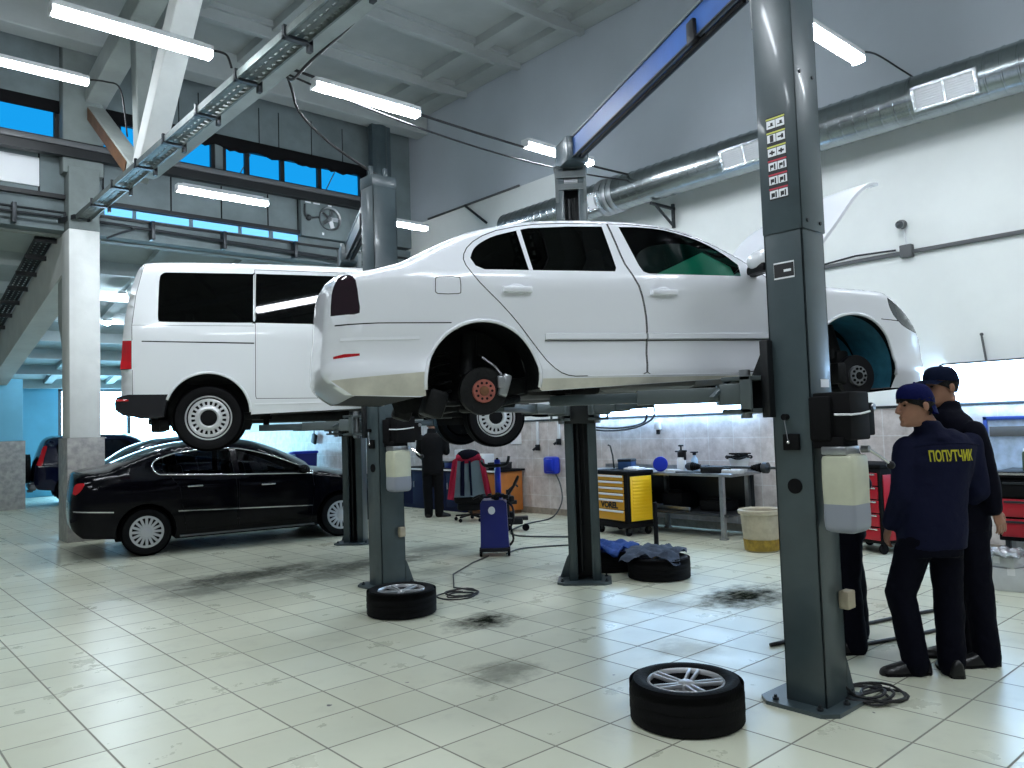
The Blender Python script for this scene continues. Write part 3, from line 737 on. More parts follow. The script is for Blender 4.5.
def spl(pts, k=4):
    return [(p.x, p.y) for p in [Vector((q.x, q.y)) for q in smooth_path([(a, b, 0) for a, b in pts], k)]]

class Car:
    """side sheet(s) cut by outlines, joined left to right by a strip over roof, nose and tail"""
    def __init__(s, root, top, bottom, hw, paint, crown=(0.05, 0.15, 0.12), rr=0.07, step=0.075, dz=0.0):
        s.root = root; s.hw0 = hw; s.paint = paint; s.crown = crown; s.rr = rr; s.step = step; s.dz = dz
        s.top = [(x, z-dz) for x, z in top]                # rear -> nose over the roof
        s.bottom = [(x, z-dz) for x, z in bottom]          # nose -> rear underneath, incl. arches
        s.outline = dens(s.top, 0.06, False)[:-1]+dens(s.bottom, 0.06, False)
        s.regs = []; s.glass_spans = []
    def ztop(s, x):
        best = None
        for (x0, z0), (x1, z1) in zip(s.top, s.top[1:]):
            lo, hi = min(x0, x1), max(x0, x1)
            if lo-1e-9 <= x <= hi+1e-9 and hi > lo:
                z = z0+(z1-z0)*(x-x0)/(x1-x0); best = z if best is None else max(best, z)
        return best
    def y(s, x, z):
        w_ = s.hw0(x, z+s.dz); zt = s.ztop(x); r = s.rr
        if zt is not None:
            d = zt-z
            if d < r:
                d = max(0.0, d); w_ -= r*0.75*(1-math.sqrt(max(0, 1-((r-d)/r)**2)))
        return w_
    def region(s, name, poly, m, gap=0.0, inset=0.0): s.regs.append([name, [(x, z-s.dz) for x, z in poly], m, gap, inset])
    def make(s):
        verts = []; edges = []
        def loop(poly):
            i0 = len(verts); verts.extend(poly); n = len(poly); edges.extend([(i0+i, i0+(i+1) % n) for i in range(n)])
        loop(s.outline)
        for rg in s.regs:
            rg.append(dens(rg[1], 0.06)); loop(rg[5])
            if rg[3] > 0: rg.append(offset(rg[5], rg[3])); loop(rg[6])
            else: rg.append(rg[5])
        xs = [p[0] for p in s.outline]; zs_ = [p[1] for p in s.outline]
        x = min(xs)
        while x < max(xs):
            z = min(zs_)
            while z < max(zs_):
                if pip((x, z), s.outline): verts.append((x+random.uniform(-.004, .004), z+random.uniform(-.004, .004)))
                z += s.step
            zt = s.ztop(x)
            if zt is not None:
                for k in (0.006, 0.018, 0.036, 0.06): 
                    if pip((x, zt-k), s.outline): verts.append((x, zt-k))
            x += s.step
        V, E_, F, *_ = geometry.delaunay_2d_cdt([Vector(v) for v in verts], edges, [], 0, 1e-5)
        buckets = {}
        for f in F:
            c = sum((V[i] for i in f), Vector((0, 0)))/len(f); c = (c.x, c.y)
            if not pip(c, s.outline): continue
            f = list(f)
            if (V[f[1]]-V[f[0]]).cross(V[f[2]]-V[f[0]]) < 0: f.reverse()
            key = 'body'
            for k, rg in enumerate(s.regs):
                if pip(c, rg[5]):
                    key = k if pip(c, rg[6]) else ('gap', k); break
            buckets.setdefault(key, []).append(f)
        def bm_faces(bm, faces, sign, off):
            mp = {}
            for f in faces:
                vs = []
                for i in f:
                    if i not in mp: mp[i] = bm.verts.new((V[i].x, sign*max(0.02, s.y(V[i].x, V[i].y)-off), V[i].y))
                    vs.append(mp[i])
                if sign > 0: vs.reverse()
                try: bm.faces.new(vs)
                except ValueError: pass
        body = bmesh.new()
        for sg in (-1, 1): bm_faces(body, buckets.get('body', []), sg, 0)
        # ---- strips across
        n = len(s.outline); nt = len(dens(s.top, 0.06, False))-1
        M_ = 10
        ctr = Vector((sum(xs)/n, sum(zs_)/n))
        rows = []
        for i in range(nt+1):
            p = Vector(s.outline[i]); a = Vector(s.outline[max(0, i-1)]); b = Vector(s.outline[min(nt, i+1)])
            t = (b-a).normalized(); nr = Vector((-t.y, t.x))          # top runs rear->nose, so this normal points out
            amt = s.crown[0]*max(0, nr.y)+s.crown[1]*max(0, nr.x)+s.crown[2]*max(0, -nr.x)
            yy = max(0.02, s.y(p.x, p.y)); row = []
            for j in range(M_+1):
                u = 2*j/M_-1; q = p+nr*amt*(1-u*u); row.append((q.x, yy*u, q.y))
            rows.append(row)
        gl = {}
        cache = {}
        def vert(bm, key, co):
            k = (id(bm),)+key
            if k not in cache: cache[k] = bm.verts.new(co)
            return cache[k]
        gb = {}
        for i in range(nt):
            xm = (s.outline[i][0]+s.outline[i+1][0])/2; zm = (s.outline[i][1]+s.outline[i+1][1])/2
            tgt = body; nm = None
            for (nm_, xa, xb, zmin, m_) in s.glass_spans:
                if xa < xm < xb and zm > zmin-s.dz: nm = (nm_, m_)
            for j in range(M_):
                bm = body
                if nm and 1 <= j < M_-1:
                    bm = gb.setdefault(nm, bmesh.new())
                vs = [vert(bm, (i, j), rows[i][j]), vert(bm, (i+1, j), rows[i+1][j]), vert(bm, (i+1, j+1), rows[i+1][j+1]), vert(bm, (i, j+1), rows[i][j+1])]
                bm.faces.new(vs)
        bmesh.ops.remove_doubles(body, verts=body.verts[:], dist=0.0008)
        me = bpy.data.meshes.new('body'); body.to_mesh(me); body.free(); bo = link('body', me, s.paint, s.root, 50)
        for (nm, m_), bm in gb.items():
            me = bpy.data.meshes.new(nm); bm.to_mesh(me); bm.free(); link(nm, me, m_, s.root, 180)
        for k, rg in enumerate(s.regs):
            for sg in (-1, 1):
                bm = bmesh.new(); bm_faces(bm, buckets.get(k, []), sg, rg[4])
                if not bm.faces: bm.free(); continue
                me = bpy.data.meshes.new(rg[0]); bm.to_mesh(me); bm.free(); link(rg[0], me, rg[2], s.root, 60)
        for key in [q for q in buckets if isinstance(q, tuple)]:
            for sg in (-1, 1):
                bm = bmesh.new(); bm_faces(bm, buckets[key], sg, 0.012)
                me = bpy.data.meshes.new('panel_seam'); bm.to_mesh(me); bm.free(); link('panel_seam', me, 'matte_black', s.root, 180)
        # ---- underside and arches
        ub = bmesh.new()
        bt = dens(s.bottom, 0.06, False)
        prev = None
        for p in bt:
            yy = max(0.02, s.y(p[0], p[1])-0.004)
            cur = [ub.verts.new((p[0], u*yy, p[1]+0.004)) for u in (-1, -0.45, 0.45, 1)]
            if prev:
                up = abs(p[1]-prev[4][1]) > 1e-9
                inarch = any((p[0]-a[0])**2+(p[1]-a[1])**2 < (a[2]+0.02)**2 and (prev[4][0]-a[0])**2+(prev[4][1]-a[1])**2 < (a[2]+0.02)**2 for a in s.arches)
                for k in ((0, 2) if inarch else (0, 1, 2)):
                    ub.faces.new((prev[k], cur[k], cur[k+1], prev[k+1]))
            prev = cur+[p]
        for (ax, az, ar) in s.arches:                                  # inner bulkhead of each arch
            for sg in (-1, 1):
                ring = arc(ax, az, ar+0.01, -25, 205, 20)
                yy = 0.45*s.y(ax, az+ar+0.03)
                ub.faces.new([ub.verts.new((q[0], sg*yy, q[1])) for q in ring])
        me = bpy.data.meshes.new('underbody'); ub.to_mesh(me); ub.free(); link('underbody', me, s.under, s.root, 60)
        return bo
    def strip(s, name, pts, w_, t_, m, both=True, off=0.0):
        """raised moulding along (x,z) points on the side"""
        for sg in ((-1, 1) if both else (-1,)):
            mb = MB(); rings = []
            pp_ = dens([(x, z-s.dz) for x, z in pts], 0.08, False)
            for i, (x, z) in enumerate(pp_):
                yy = s.y(x, z)
                rings.append([Vector((x, sg*(yy-0.006), z-w_/2)), Vector((x, sg*(yy+t_+off), z-w_/2*0.7)), Vector((x, sg*(yy+t_+off), z+w_/2*0.7)), Vector((x, sg*(yy-0.006), z+w_/2))])
            mb.ring_loft(rings); mb.build(name, m, s.root)
    def wire(s, name, poly, r, m, closed=True, off=0.0):
        for sg in (-1, 1):
            pp_ = dens([(x, z-s.dz) for x, z in poly], 0.05, closed)
            if closed: pp_ = pp_+[pp_[0]]
            MB().tube([(x, sg*(s.y(x, z)+off), z) for x, z in pp_], r, 6).build(name, m, s.root, 180)
    def pt(s, x, z, off=0.0): return Vector((x, -(s.y(x, z-s.dz)+off), z-s.dz))

def wheel_parts(parent, kind, r, w_, rim_r, at=None, flip=False, sub=True):
    """axis along local y, the outer face towards -y"""
    k = MB(); h = w_/2
    prof = [(rim_r-0.01, -h+0.018), (rim_r+0.012, -h), (rim_r+(r-rim_r)*0.5, -h-0.007), (rim_r+(r-rim_r)*0.75, -h-0.002), (r-0.022, -h+0.014), (r-0.009, -h+0.034), (r-0.003, -h+0.055)]
    for q in (-0.5, -0.17, 0.17, 0.5):
        y0 = q*w_*0.75
        prof += [(r-abs(q)*0.006, y0-0.018), (r-abs(q)*0.006, y0+0.018), (r-0.006, y0+0.020), (r-0.006, y0+0.024)]
    prof += [(r-0.009, h-0.034), (r-0.022, h-0.014), (rim_r+(r-rim_r)*0.55, h+0.006), (rim_r+0.012, h), (rim_r-0.01, h-0.018)]
    k.lathe(prof, (0, 0, 0), 'y', 48, False)
    ty = k.build('tyre', 'rubber', parent, 40)
    rimp = ty if sub else parent
    b = MB()
    b.lathe([(rim_r, -h+0.014), (rim_r-0.008, -h+0.004), (rim_r-0.014, -h+0.010), (rim_r-0.017, -h+0.03)], (0, 0, 0), 'y', 48, False)
    kind_m = 'steel' if kind == 'steel' else 'alloy'
    if kind == 'twin5':
        for i in range(5):
            a = 2*PI*i/5+0.25
            for da in (-0.17, 0.17):
                q_ = 1 if da > 0 else -1; p0 = Vector((math.cos(a)*0.03-math.sin(a)*0.016*q_, -h+0.03, math.sin(a)*0.03+math.cos(a)*0.016*q_)); p1 = Vector((math.cos(a+da*0.72)*(rim_r-0.012), -h+0.014, math.sin(a+da*0.72)*(rim_r-0.012)))
                b.bar(p0, p1, 0.015, 0.02, 0.003, up=(0, 1, 0))
        b.lathe([(0.0, -h+0.012), (0.03, -h+0.012), (0.05, -h+0.024), (0.058, -h+0.06)], (0, 0, 0), 'y', 24)
    elif kind == 'multi':
        for i in range(16):
            a = 2*PI*i/16
            p0 = Vector((math.cos(a)*0.06, -h+0.012, math.sin(a)*0.06)); p1 = Vector((math.cos(a)*(rim_r-0.012), -h+0.01, math.sin(a)*(rim_r-0.012)))
            b.bar(p0, p1, 0.034, 0.016, 0.003, up=(0, 1, 0))
        b.lathe([(0.0, -h-0.006), (0.06, -h-0.002), (0.085, -h+0.012), (0.085, -h+0.03)], (0, 0, 0), 'y', 24)
        b.lathe([(rim_r, -h+0.002), (rim_r-0.03, -h+0.002), (rim_r-0.03, -h+0.02), (rim_r, -h+0.02)], (0, 0, 0), 'y', 40, False)
    elif kind == 'steel':
        rr = rim_r-0.03
        b.lathe([(rr, -h+0.03), (rr-0.018, -h+0.022), (rr-0.03, -h+0.03)], (0, 0, 0), 'y', 40, False)
        n = 20                                   # ring of slots: webs between two annuli
        for i in range(n):
            a = 2*PI*i/n
            b.bar((math.cos(a)*(rr-0.072), -h+0.024, math.sin(a)*(rr-0.072)), (math.cos(a)*(rr-0.02), -h+0.026, math.sin(a)*(rr-0.02)), 0.022, 0.012, up=(0, 1, 0))
        b.lathe([(rr-0.065, -h+0.03), (rr-0.075, -h+0.012), (rr-0.10, -h+0.004), (rr-0.115, -h+0.02), (rr-0.115, -h+0.05)], (0, 0, 0), 'y', 40, False)
    rim = b.build('rim', kind_m, rimp, 40)
    d = MB()
    if kind == 'steel': d.lathe([(0, -h+0.015), (0.055, -h+0.015), (rim_r-0.135, -h+0.03), (rim_r-0.135, -h+0.07)], (0, 0, 0), 'y', 32)
    d.lathe([(0, -h+0.075), (rim_r-0.035, -h+0.075), (rim_r-0.017, -h+0.03), (rim_r-0.012, -h+0.03), (rim_r-0.03, h-0.02), (0, h-0.02)], (0, 0, 0), 'y', 32)
    d.build('hub_cap' if kind == 'steel' else 'rim_back', 'matte_black', rimp, 40)
    return ty

def car_wheel(parent, kind, x, z, lat, r, w_, rim_r):
    e = []
    for sg in (-1, 1):
        ty = wheel_parts(parent, kind, r, w_, rim_r)
        ty.name = 'wheel'; ty.location = (x, sg*lat, z)
        if sg > 0: ty.rotation_euler = (0, 0, PI)
        e.append(ty)
    return e
def tyre_names(root):
    for o in root.children:
        if o.name.startswith('tyre'): o.name = 'wheel'

def handle(car, x, z, m, L_=0.17):
    for sg in (-1, 1):
        p = car.pt(x, z)
        MB().lathe([(0.02, 0.010), (0.045, 0.008), (0.056, -0.002), (0.06, -0.006)], (0, 0, 0), 'y', 20).xform(Matrix.Translation((p.x, sg*abs(p.y), p.z+0.004)) @ Matrix.Diagonal((1.0, 0.5*(-1 if sg < 0 else 1), 0.62, 1))).build('handle_recess', car.paint, car.root)
        MB().bar((p.x-L_/2, sg*(abs(p.y)+0.022), p.z), (p.x+L_/2, sg*(abs(p.y)+0.022), p.z), 0.02, 0.032, 0.008).box((p.x-L_*0.42, sg*(abs(p.y)+0.01), p.z), (0.03, 0.03, 0.03)).box((p.x+L_*0.42, sg*(abs(p.y)+0.01), p.z), (0.03, 0.03, 0.03)).build('door_handle', m, car.root)

def seat(root, x, y, z, m='black_plastic'):
    s = MB(); s.box((x, y, z+0.12), (0.5, 0.5, 0.16), None, 0.05)
    s.box((x-0.26, y, z+0.48), (0.14, 0.48, 0.62), Matrix.Rotation(R(-14), 3, 'Y'), 0.05)
    s.box((x-0.36, y, z+0.86), (0.09, 0.26, 0.18), Matrix.Rotation(R(-10), 3, 'Y'), 0.035)
    s.build('seat', m, root)

# ================================================================== WHITE SALOON ON THE NEAR LIFT
Z0 = 1.52; TH = R(24.5)
sal = thing('white_saloon', 'white saloon raised on the nearest lift with its wheels removed and bonnet open', 'car', (3.161, 4.129, Z0), -TH)
def hw_s(x, z):
    P_ = ((1.70, 0.80), (1.78, 0.825), (1.85, 0.852), (1.91, 0.868), (1.97, 0.846), (2.05, 0.846), (2.12, 0.858), (2.22, 0.868), (2.34, 0.875), (2.41, 0.876), (2.46, 0.866), (2.50, 0.848))
    b = 0.80
    for (za, ya), (zb_, yb_) in zip(P_, P_[1:]):
        if za <= z <= zb_: t = (z-za)/(zb_-za); b = ya+(yb_-ya)*t
    if z > 2.50: b = 0.848-(z-2.50)*0.36
    if x > 2.5: t = min(0.97, (x-2.5)/0.96); b *= (1-t**2.5)**(1/2.5)
    if x < -0.45: t = min(0.97, (-0.45-x)/0.55); b *= (1-t**3.6)**(1/3.6)
    return b
top = spl([(-0.74, 1.785), (-0.83, 1.845), (-0.885, 1.92), (-0.88, 2.05), (-0.865, 2.17), (-0.855, 2.30), (-0.825, 2.415), (-0.76, 2.452), (-0.66, 2.46), (-0.478, 2.51), (-0.30, 2.60), (-0.062, 2.715), (0.246, 2.79), (0.5, 2.82), (0.825, 2.832), (1.16, 2.818), (1.42, 2.755), (1.66, 2.635), (1.84, 2.52), (1.96, 2.455)], 3)
top += spl([(1.97, 2.45), (2.3, 2.43), (2.6, 2.415), (2.77, 2.395), (2.96, 2.28), (3.10, 2.18), (3.22, 2.09), (3.28, 2.02), (3.25, 1.95), (3.21, 1.91), (3.29, 1.885), (3.27, 1.82), (3.05, 1.765)], 3)
ra = (-0.02, 1.858, 0.335); fa = (2.47, 1.90, 0.355)
bottom = [(3.05, 1.77), (2.80, 1.765)]+arc(fa[0], fa[1], fa[2], -18, 198)+[(2.10, 1.85), (1.57, 1.845), (0.67, 1.805), (0.325, 1.79)]+arc(ra[0], ra[1], ra[2], -10, 194)+[(-0.38, 1.77), (-0.72, 1.785)]
S = Car(sal, top, bottom, hw_s, 'white_paint', (0.055, 0.14, 0.025), 0.06, 0.05, Z0)
S.arches = [(ra[0], ra[1]-Z0, ra[2]), (fa[0], fa[1]-Z0, fa[2])]; S.under = 'dirt_dark'
rwin = spl([(-0.075, 2.545), (-0.05, 2.60), (0.0, 2.645), (0.10, 2.695), (0.30, 2.75)], 3)+[(0.55, 2.772), (0.772, 2.782), (0.80, 2.60), (0.812, 2.51), (0.80, 2.488), (0.4, 2.482), (0.0, 2.478), (-0.05, 2.50)]
qd = [(0.222, 2.728), (0.248, 2.738), (0.287, 2.482), (0.262, 2.482)]
fwin = [(0.885, 2.785)]+spl([(1.0, 2.79), (1.188, 2.778), (1.412, 2.715), (1.563, 2.63), (1.655, 2.555)], 3)+[(1.652, 2.48), (1.02, 2.479), (0.985, 2.492), (0.965, 2.53)]
S.region('quarter_divider', qd, 'white_paint')
S.region('rear_window', rwin, 'dark_glass', 0, 0.008)
S.region('front_window', fwin, 'side_glass', 0, 0.008)
bp_ = spl([(0.812, 2.808), (0.845, 2.66), (0.875, 2.535), (0.94, 2.40), (0.972, 2.28), (0.988, 2.15), (0.985, 2.0), (0.977, 1.885)], 2)
rd = bp_+spl([(0.95, 1.872), (0.60, 1.868), (0.48, 1.873), (0.392, 1.917), (0.305, 2.02), (0.191, 2.163), (0.078, 2.286), (-0.034, 2.395), (-0.108, 2.50), (-0.112, 2.57), (-0.05, 2.65), (0.098, 2.728), (0.35, 2.782), (0.60, 2.80)], 2)
S.region('rear_door', rd, 'white_paint', 0.0055)
fd = [(x+0.001, z) for x, z in reversed(bp_)]+spl([(0.90, 2.809), (1.16, 2.797), (1.41, 2.736), (1.66, 2.612), (1.80, 2.51), (1.86, 2.44), (1.885, 2.3), (1.88, 2.1), (1.84, 1.95), (1.75, 1.885), (1.4, 1.873), (1.0, 1.873)], 2)
S.region('front_door', fd, 'white_paint', 0.0055)
S.region('tail_lamp', spl([(-0.845, 2.215), (-0.838, 2.33), (-0.815, 2.40), (-0.785, 2.428), (-0.745, 2.432), (-0.715, 2.40), (-0.702, 2.30), (-0.698, 2.225), (-0.76, 2.218)], 2), 'lamp_dark', 0.003)
S.region('headlamp', spl([(2.76, 2.365), (2.86, 2.31), (2.98, 2.235), (3.10, 2.145), (3.02, 2.15), (2.90, 2.185), (2.81, 2.25), (2.77, 2.31)], 2), 'lamp_clear', 0.003)
S.region('fuel_flap', spl([(-0.288, 2.415), (-0.27, 2.428), (-0.16, 2.43), (-0.145, 2.415), (-0.143, 2.35), (-0.16, 2.333), (-0.275, 2.331), (-0.29, 2.35)], 2), 'white_paint', 0.0045)
S.region('bumper_reflector', [(-0.835, 1.998), (-0.78, 2.010), (-0.70, 2.011), (-0.70, 1.998), (-0.78, 1.99), (-0.835, 1.985)], 'lamp_red')
S.region('bumper_seam', [(-0.825, 2.166), (-0.6, 2.174), (-0.2, 2.178), (-0.2, 2.172), (-0.6, 2.168), (-0.825, 2.159)], 'matte_black', 0, 0.006)
S.region('wing_seam', [(2.70, 2.222), (2.85, 2.215), (2.95, 2.20), (2.95, 2.195), (2.85, 2.209), (2.70, 2.217)], 'matte_black', 0, 0.006)
S.region('door_vent_sticker', [(1.72, 2.285), (1.78, 2.285), (1.78, 2.25), (1.72, 2.25)], 'black_plastic')
S.region('lower_bumper_dirt', [(-0.85, 1.87), (-0.3, 1.91), (-0.345, 1.775), (-0.74, 1.787)], 'dirty_white')
S.region('sill_dirt', [(0.31, 1.86), (2.1, 1.86), (2.1, 1.852), (1.57, 1.847), (0.67, 1.807), (0.31, 1.792)], 'dirty_white')
S.glass_spans = [('rear_screen', -0.42, 0.1, 2.5, 'dark_glass'), ('windscreen', 1.42, 1.93, 2.44, 'green_glass')]
S.make()
S.strip('side_moulding', [(0.345, 2.100), (0.98, 2.102)], 0.042, 0.014, 'white_paint')
S.strip('side_moulding', [(0.995, 2.102), (1.86, 2.106)], 0.042, 0.014, 'white_paint')
S.strip('moulding_shadow_line', [(0.345, 2.076), (0.98, 2.078)], 0.008, 0.004, 'grey_plastic')
S.strip('moulding_shadow_line', [(0.995, 2.078), (1.86, 2.082)], 0.008, 0.004, 'grey_plastic')
for a_ in (ra, fa): S.wire('arch_lip', arc(a_[0], a_[1], a_[2]-0.004, -8, 188, 30), 0.011, 'white_paint', False, 0.002)
S.strip('bumper_crease', [(-0.80, 2.085), (-0.38, 2.09)], 0.02, 0.004, 'white_paint')
S.strip('sill_line', [(0.6, 1.872), (1.8, 1.875)], 0.012, 0.003, 'white_paint')
handle(S, 0.18, 2.362, 'white_paint'); handle(S, 1.10, 2.362, 'white_paint')
# mirrors
for sg in (-1, 1):
    mm = MB(); mm.ball((1.725, sg*0.985, 2.548-Z0), (0.085, 0.115, 0.072), 10); mm.build('mirror_shell', 'white_paint', sal, 180)
    MB().box((1.69, sg*0.985, 2.50-Z0), (0.06, 0.18, 0.06), None, 0.02).bar((1.74, sg*0.84, 2.49-Z0), (1.75, sg*0.95, 2.50-Z0), 0.05, 0.03).build('mirror_base', 'black_plastic', sal)
# bonnet raised, hinged at the windscreen foot
bo_ = MB(); hx, hz = 2.0, 2.46-Z0
HP = [Vector((p.x, 0, p.y-Z0)) for p in smooth_path([(1.98, 2.46, 0), (2.15, 2.565, 0), (2.34, 2.70, 0), (2.52, 2.885, 0), (2.68, 3.07, 0), (2.79, 3.165, 0), (2.89, 3.215, 0), (2.99, 3.232, 0)], 3)]
rows_a = []; rows_b = []
for i, p in enumerate(HP):
    t = i/(len(HP)-1); tg = (HP[min(i+1, len(HP)-1)]-HP[max(0, i-1)]).normalized(); nr = Vector((-tg.z, 0, tg.x))
    w_ = 0.70-0.06*t-0.05*max(0, t-0.8)/0.2; ra_, rb_ = [], []
    for j in range(15):
        v = 2*j/14-1; q = p+nr*(0.045*(1-v*v))+Vector((0.06*(1-v*v)*t**4, v*w_, 0))
        ra_.append(q); rb_.append(q-nr*0.02)
    rows_a.append(ra_+list(reversed(rb_)))
bo_.ring_loft(rows_a)
M['bonnet_paint'] = mat('white_bonnet_paint', (0.70, 0.72, 0.77), 0.3, coat=0.5)
bo_.build('bonnet', 'bonnet_paint', sal, 50)
bs = MB().bar((2.55, 0.5, 2.3-Z0), (2.60, 0.56, 2.98-Z0), 0.012, 0.012).build('bonnet_stay', 'dark_metal', sal)
# interior
gs = MB(); gp = [(1.05, 2.468), (1.45, 2.645), (1.63, 2.552), (1.65, 2.474)]  # added sheet standing in for the bright green view through the windscreen
A_ = [Vector((x, -(hw_s(x, z)-0.05), z-Z0)) for x, z in gp]
gs.ring_loft([A_, [v+Vector((0, 0.004, 0)) for v in A_]]); gs.build('added_green_sheet', mat('green_sheet', (0.01, 0.36, 0.20), 0.4), sal, 0)
di = MB(); di.box((1.72, 0, 2.42-Z0), (0.42, 1.36, 0.22), None, 0.06); di.box((1.15, 0, 1.95-Z0), (1.5, 1.4, 0.12)); di.box((-0.1, 0, 2.35-Z0), (0.9, 1.35, 0.12), None, 0.03); di.build('dashboard', 'black_plastic', sal)
for sy in (-0.36, 0.36): seat(sal, 1.22, sy, 1.76-Z0, 'grey_plastic')
seat(sal, 0.55, -0.36, 1.72-Z0); seat(sal, 0.55, 0.36, 1.72-Z0)
sw = MB(); sw.tube([(1.40+0.05*math.cos(a), 0.36+0.18*math.sin(a), 2.42-Z0+0.17*math.cos(a)) for a in [2*PI*i/20 for i in range(21)]], 0.016, 6); sw.build('steering_wheel', 'black_plastic', sal)
# bare hubs and running gear in the arches
for sg in (-1, 1):
    h1 = MB(); h1.lathe([(0, -0.03), (0.135, -0.03), (0.138, -0.018), (0.138, 0.01), (0, 0.01)], (0, 0, 0), 'y', 36); h1.lathe([(0.075, 0.0), (0.115, 0.03), (0.115, 0.12), (0.0, 0.12)], (0, 0, 0), 'y', 24)
    o = h1.build('brake_disc', 'dirt_dark', sal); o.location = (0.0, sg*0.72, 1.80-Z0); o.rotation_euler = (0, 0, 0 if sg < 0 else PI)
    h2 = MB(); h2.lathe([(0, -0.055), (0.022, -0.055), (0.026, -0.048)], (0, 0, 0), 'y', 16); h2.lathe([(0.024, -0.050), (0.062, -0.05), (0.067, -0.044), (0.067, -0.025)], (0, 0, 0), 'y', 30)
    hb_ = h2.build('hub_flange', 'rust_pink', o)
    bl = MB()
    for k in range(10):
        a = 2*PI*k/10; bl.cyl((0.046*math.cos(a), -0.053, 0.046*math.sin(a)), (0.046*math.cos(a), -0.04, 0.046*math.sin(a)), 0.0075, 8)
    bl.build('bolt_hole', 'matte_black', o)
    cb_ = MB(); cb_.lathe([(0, -0.062), (0.026, -0.06), (0.03, -0.045)], (0, 0, 0), 'y', 20); cb_.build('hub_centre', 'rust_brown', o)
    ca = MB(); ca.box((0.125, -0.01, 0.03), (0.055, 0.09, 0.13), Matrix.Rotation(R(18), 3, 'Y'), 0.012); ca.box((0.10, -0.045, 0.05), (0.04, 0.03, 0.07), None, 0.008); ca.tube([(0.12, 0.0, 0.09), (0.09, 0.02, 0.14), (0.02, 0.05, 0.2)], 0.008, 6)
    ca.build('brake_caliper', 'metal', o)
    g = MB()
    g.bar((0.05, sg*0.55, 1.77-Z0), (-0.05, sg*0.15, 1.78-Z0), 0.10, 0.07, 0.01)
    g.bar((0.02, sg*0.6, 1.80-Z0), (0.45, sg*0.5, 1.86-Z0), 0.07, 0.10, 0.015)
    g.tube([(-0.06, sg*0.58, 1.74-Z0), (-0.03, sg*0.55, 2.12-Z0)], 0.035, 12); g.tube([(-0.05, sg*0.58, 1.9-Z0), (-0.03, sg*0.55, 2.14-Z0)], 0.05, 12)
    pts = [(-0.19+0.055*math.cos(t_), sg*0.5+0.055*math.sin(t_), 1.76-Z0+0.018*t_/2) for t_ in [i*0.4 for i in range(80)]]
    g.tube(pts, 0.009, 6); g.box((-0.17, sg*0.5, 1.74-Z0), (0.2, 0.2, 0.03), None, 0.01)
    g.box((-0.25, sg*0.55, 1.74-Z0), (0.12, 0.18, 0.16), Matrix.Rotation(R(20), 3, 'Y'), 0.02)
    g.bar((-0.1, sg*0.7, 1.70-Z0), (0.25, sg*0.52, 1.76-Z0), 0.14, 0.05, 0.02)
    g.build('rear_suspension', 'dirt_dark', sal)
    f1 = MB(); f1.lathe([(0, -0.03), (0.138, -0.03), (0.142, -0.02), (0.142, 0.005), (0, 0.005)], (0, 0, 0), 'y', 36)
    fo_ = f1.build('brake_disc', 'black_plastic', sal); fo_.location = (2.578, sg*0.72, 1.852-Z0); fo_.rotation_euler = (0, 0, 0 if sg < 0 else PI)
    f2 = MB(); f2.lathe([(0, -0.05), (0.03, -0.052), (0.066, -0.046), (0.070, -0.03)], (0, 0, 0), 'y', 30); f2.build('hub_flange', 'metal', fo_)
    f3 = MB()
    for k in range(10):
        a = 2*PI*k/10; f3.cyl((0.048*math.cos(a), -0.055, 0.048*math.sin(a)), (0.048*math.cos(a), -0.04, 0.048*math.sin(a)), 0.009, 8)
    f3.lathe([(0, -0.06), (0.024, -0.058), (0.028, -0.045)], (0, 0, 0), 'y', 20); f3.build('bolt_hole', 'matte_black', fo_)
    f4 = MB(); f4.box((-0.13, 0.0, 0.02), (0.07, 0.1, 0.14), None, 0.015); f4.build('brake_caliper', 'dirt_dark', fo_)
    g2 = MB(); g2.tube([(2.52, sg*0.62, 1.86-Z0), (2.47, sg*0.58, 2.24-Z0)], 0.032, 12); g2.tube([(2.51, sg*0.61, 1.98-Z0), (2.47, sg*0.58, 2.2-Z0)], 0.06, 12)
    g2.bar((2.55, sg*0.66, 1.76-Z0), (2.45, sg*0.3, 1.78-Z0), 0.09, 0.05, 0.01); g2.box((2.53, sg*0.64, 1.98-Z0), (0.10, 0.09, 0.10), None, 0.02); g2.build('front_suspension', 'dirt_dark', sal)
    fl_ = MB(); ring = arc(fa[0], fa[1]-Z0, fa[2]-0.008, -22, 150, 24)
    fl_.ring_loft([[Vector((q[0], sg*yy, q[1])) for q in ring] for yy in (0.80, 0.47)], False, False)
    fl_.build('arch_liner', 'blue_lit_liner', sal, 180, False)
    fl2 = MB(); fl2.poly([(q[0], sg*0.47, q[1]) for q in arc(fa[0]+0.06, fa[1]-Z0, 0.28, -40, 120, 18)]); fl2.build('arch_liner', 'blue_lit_liner', sal, 0)
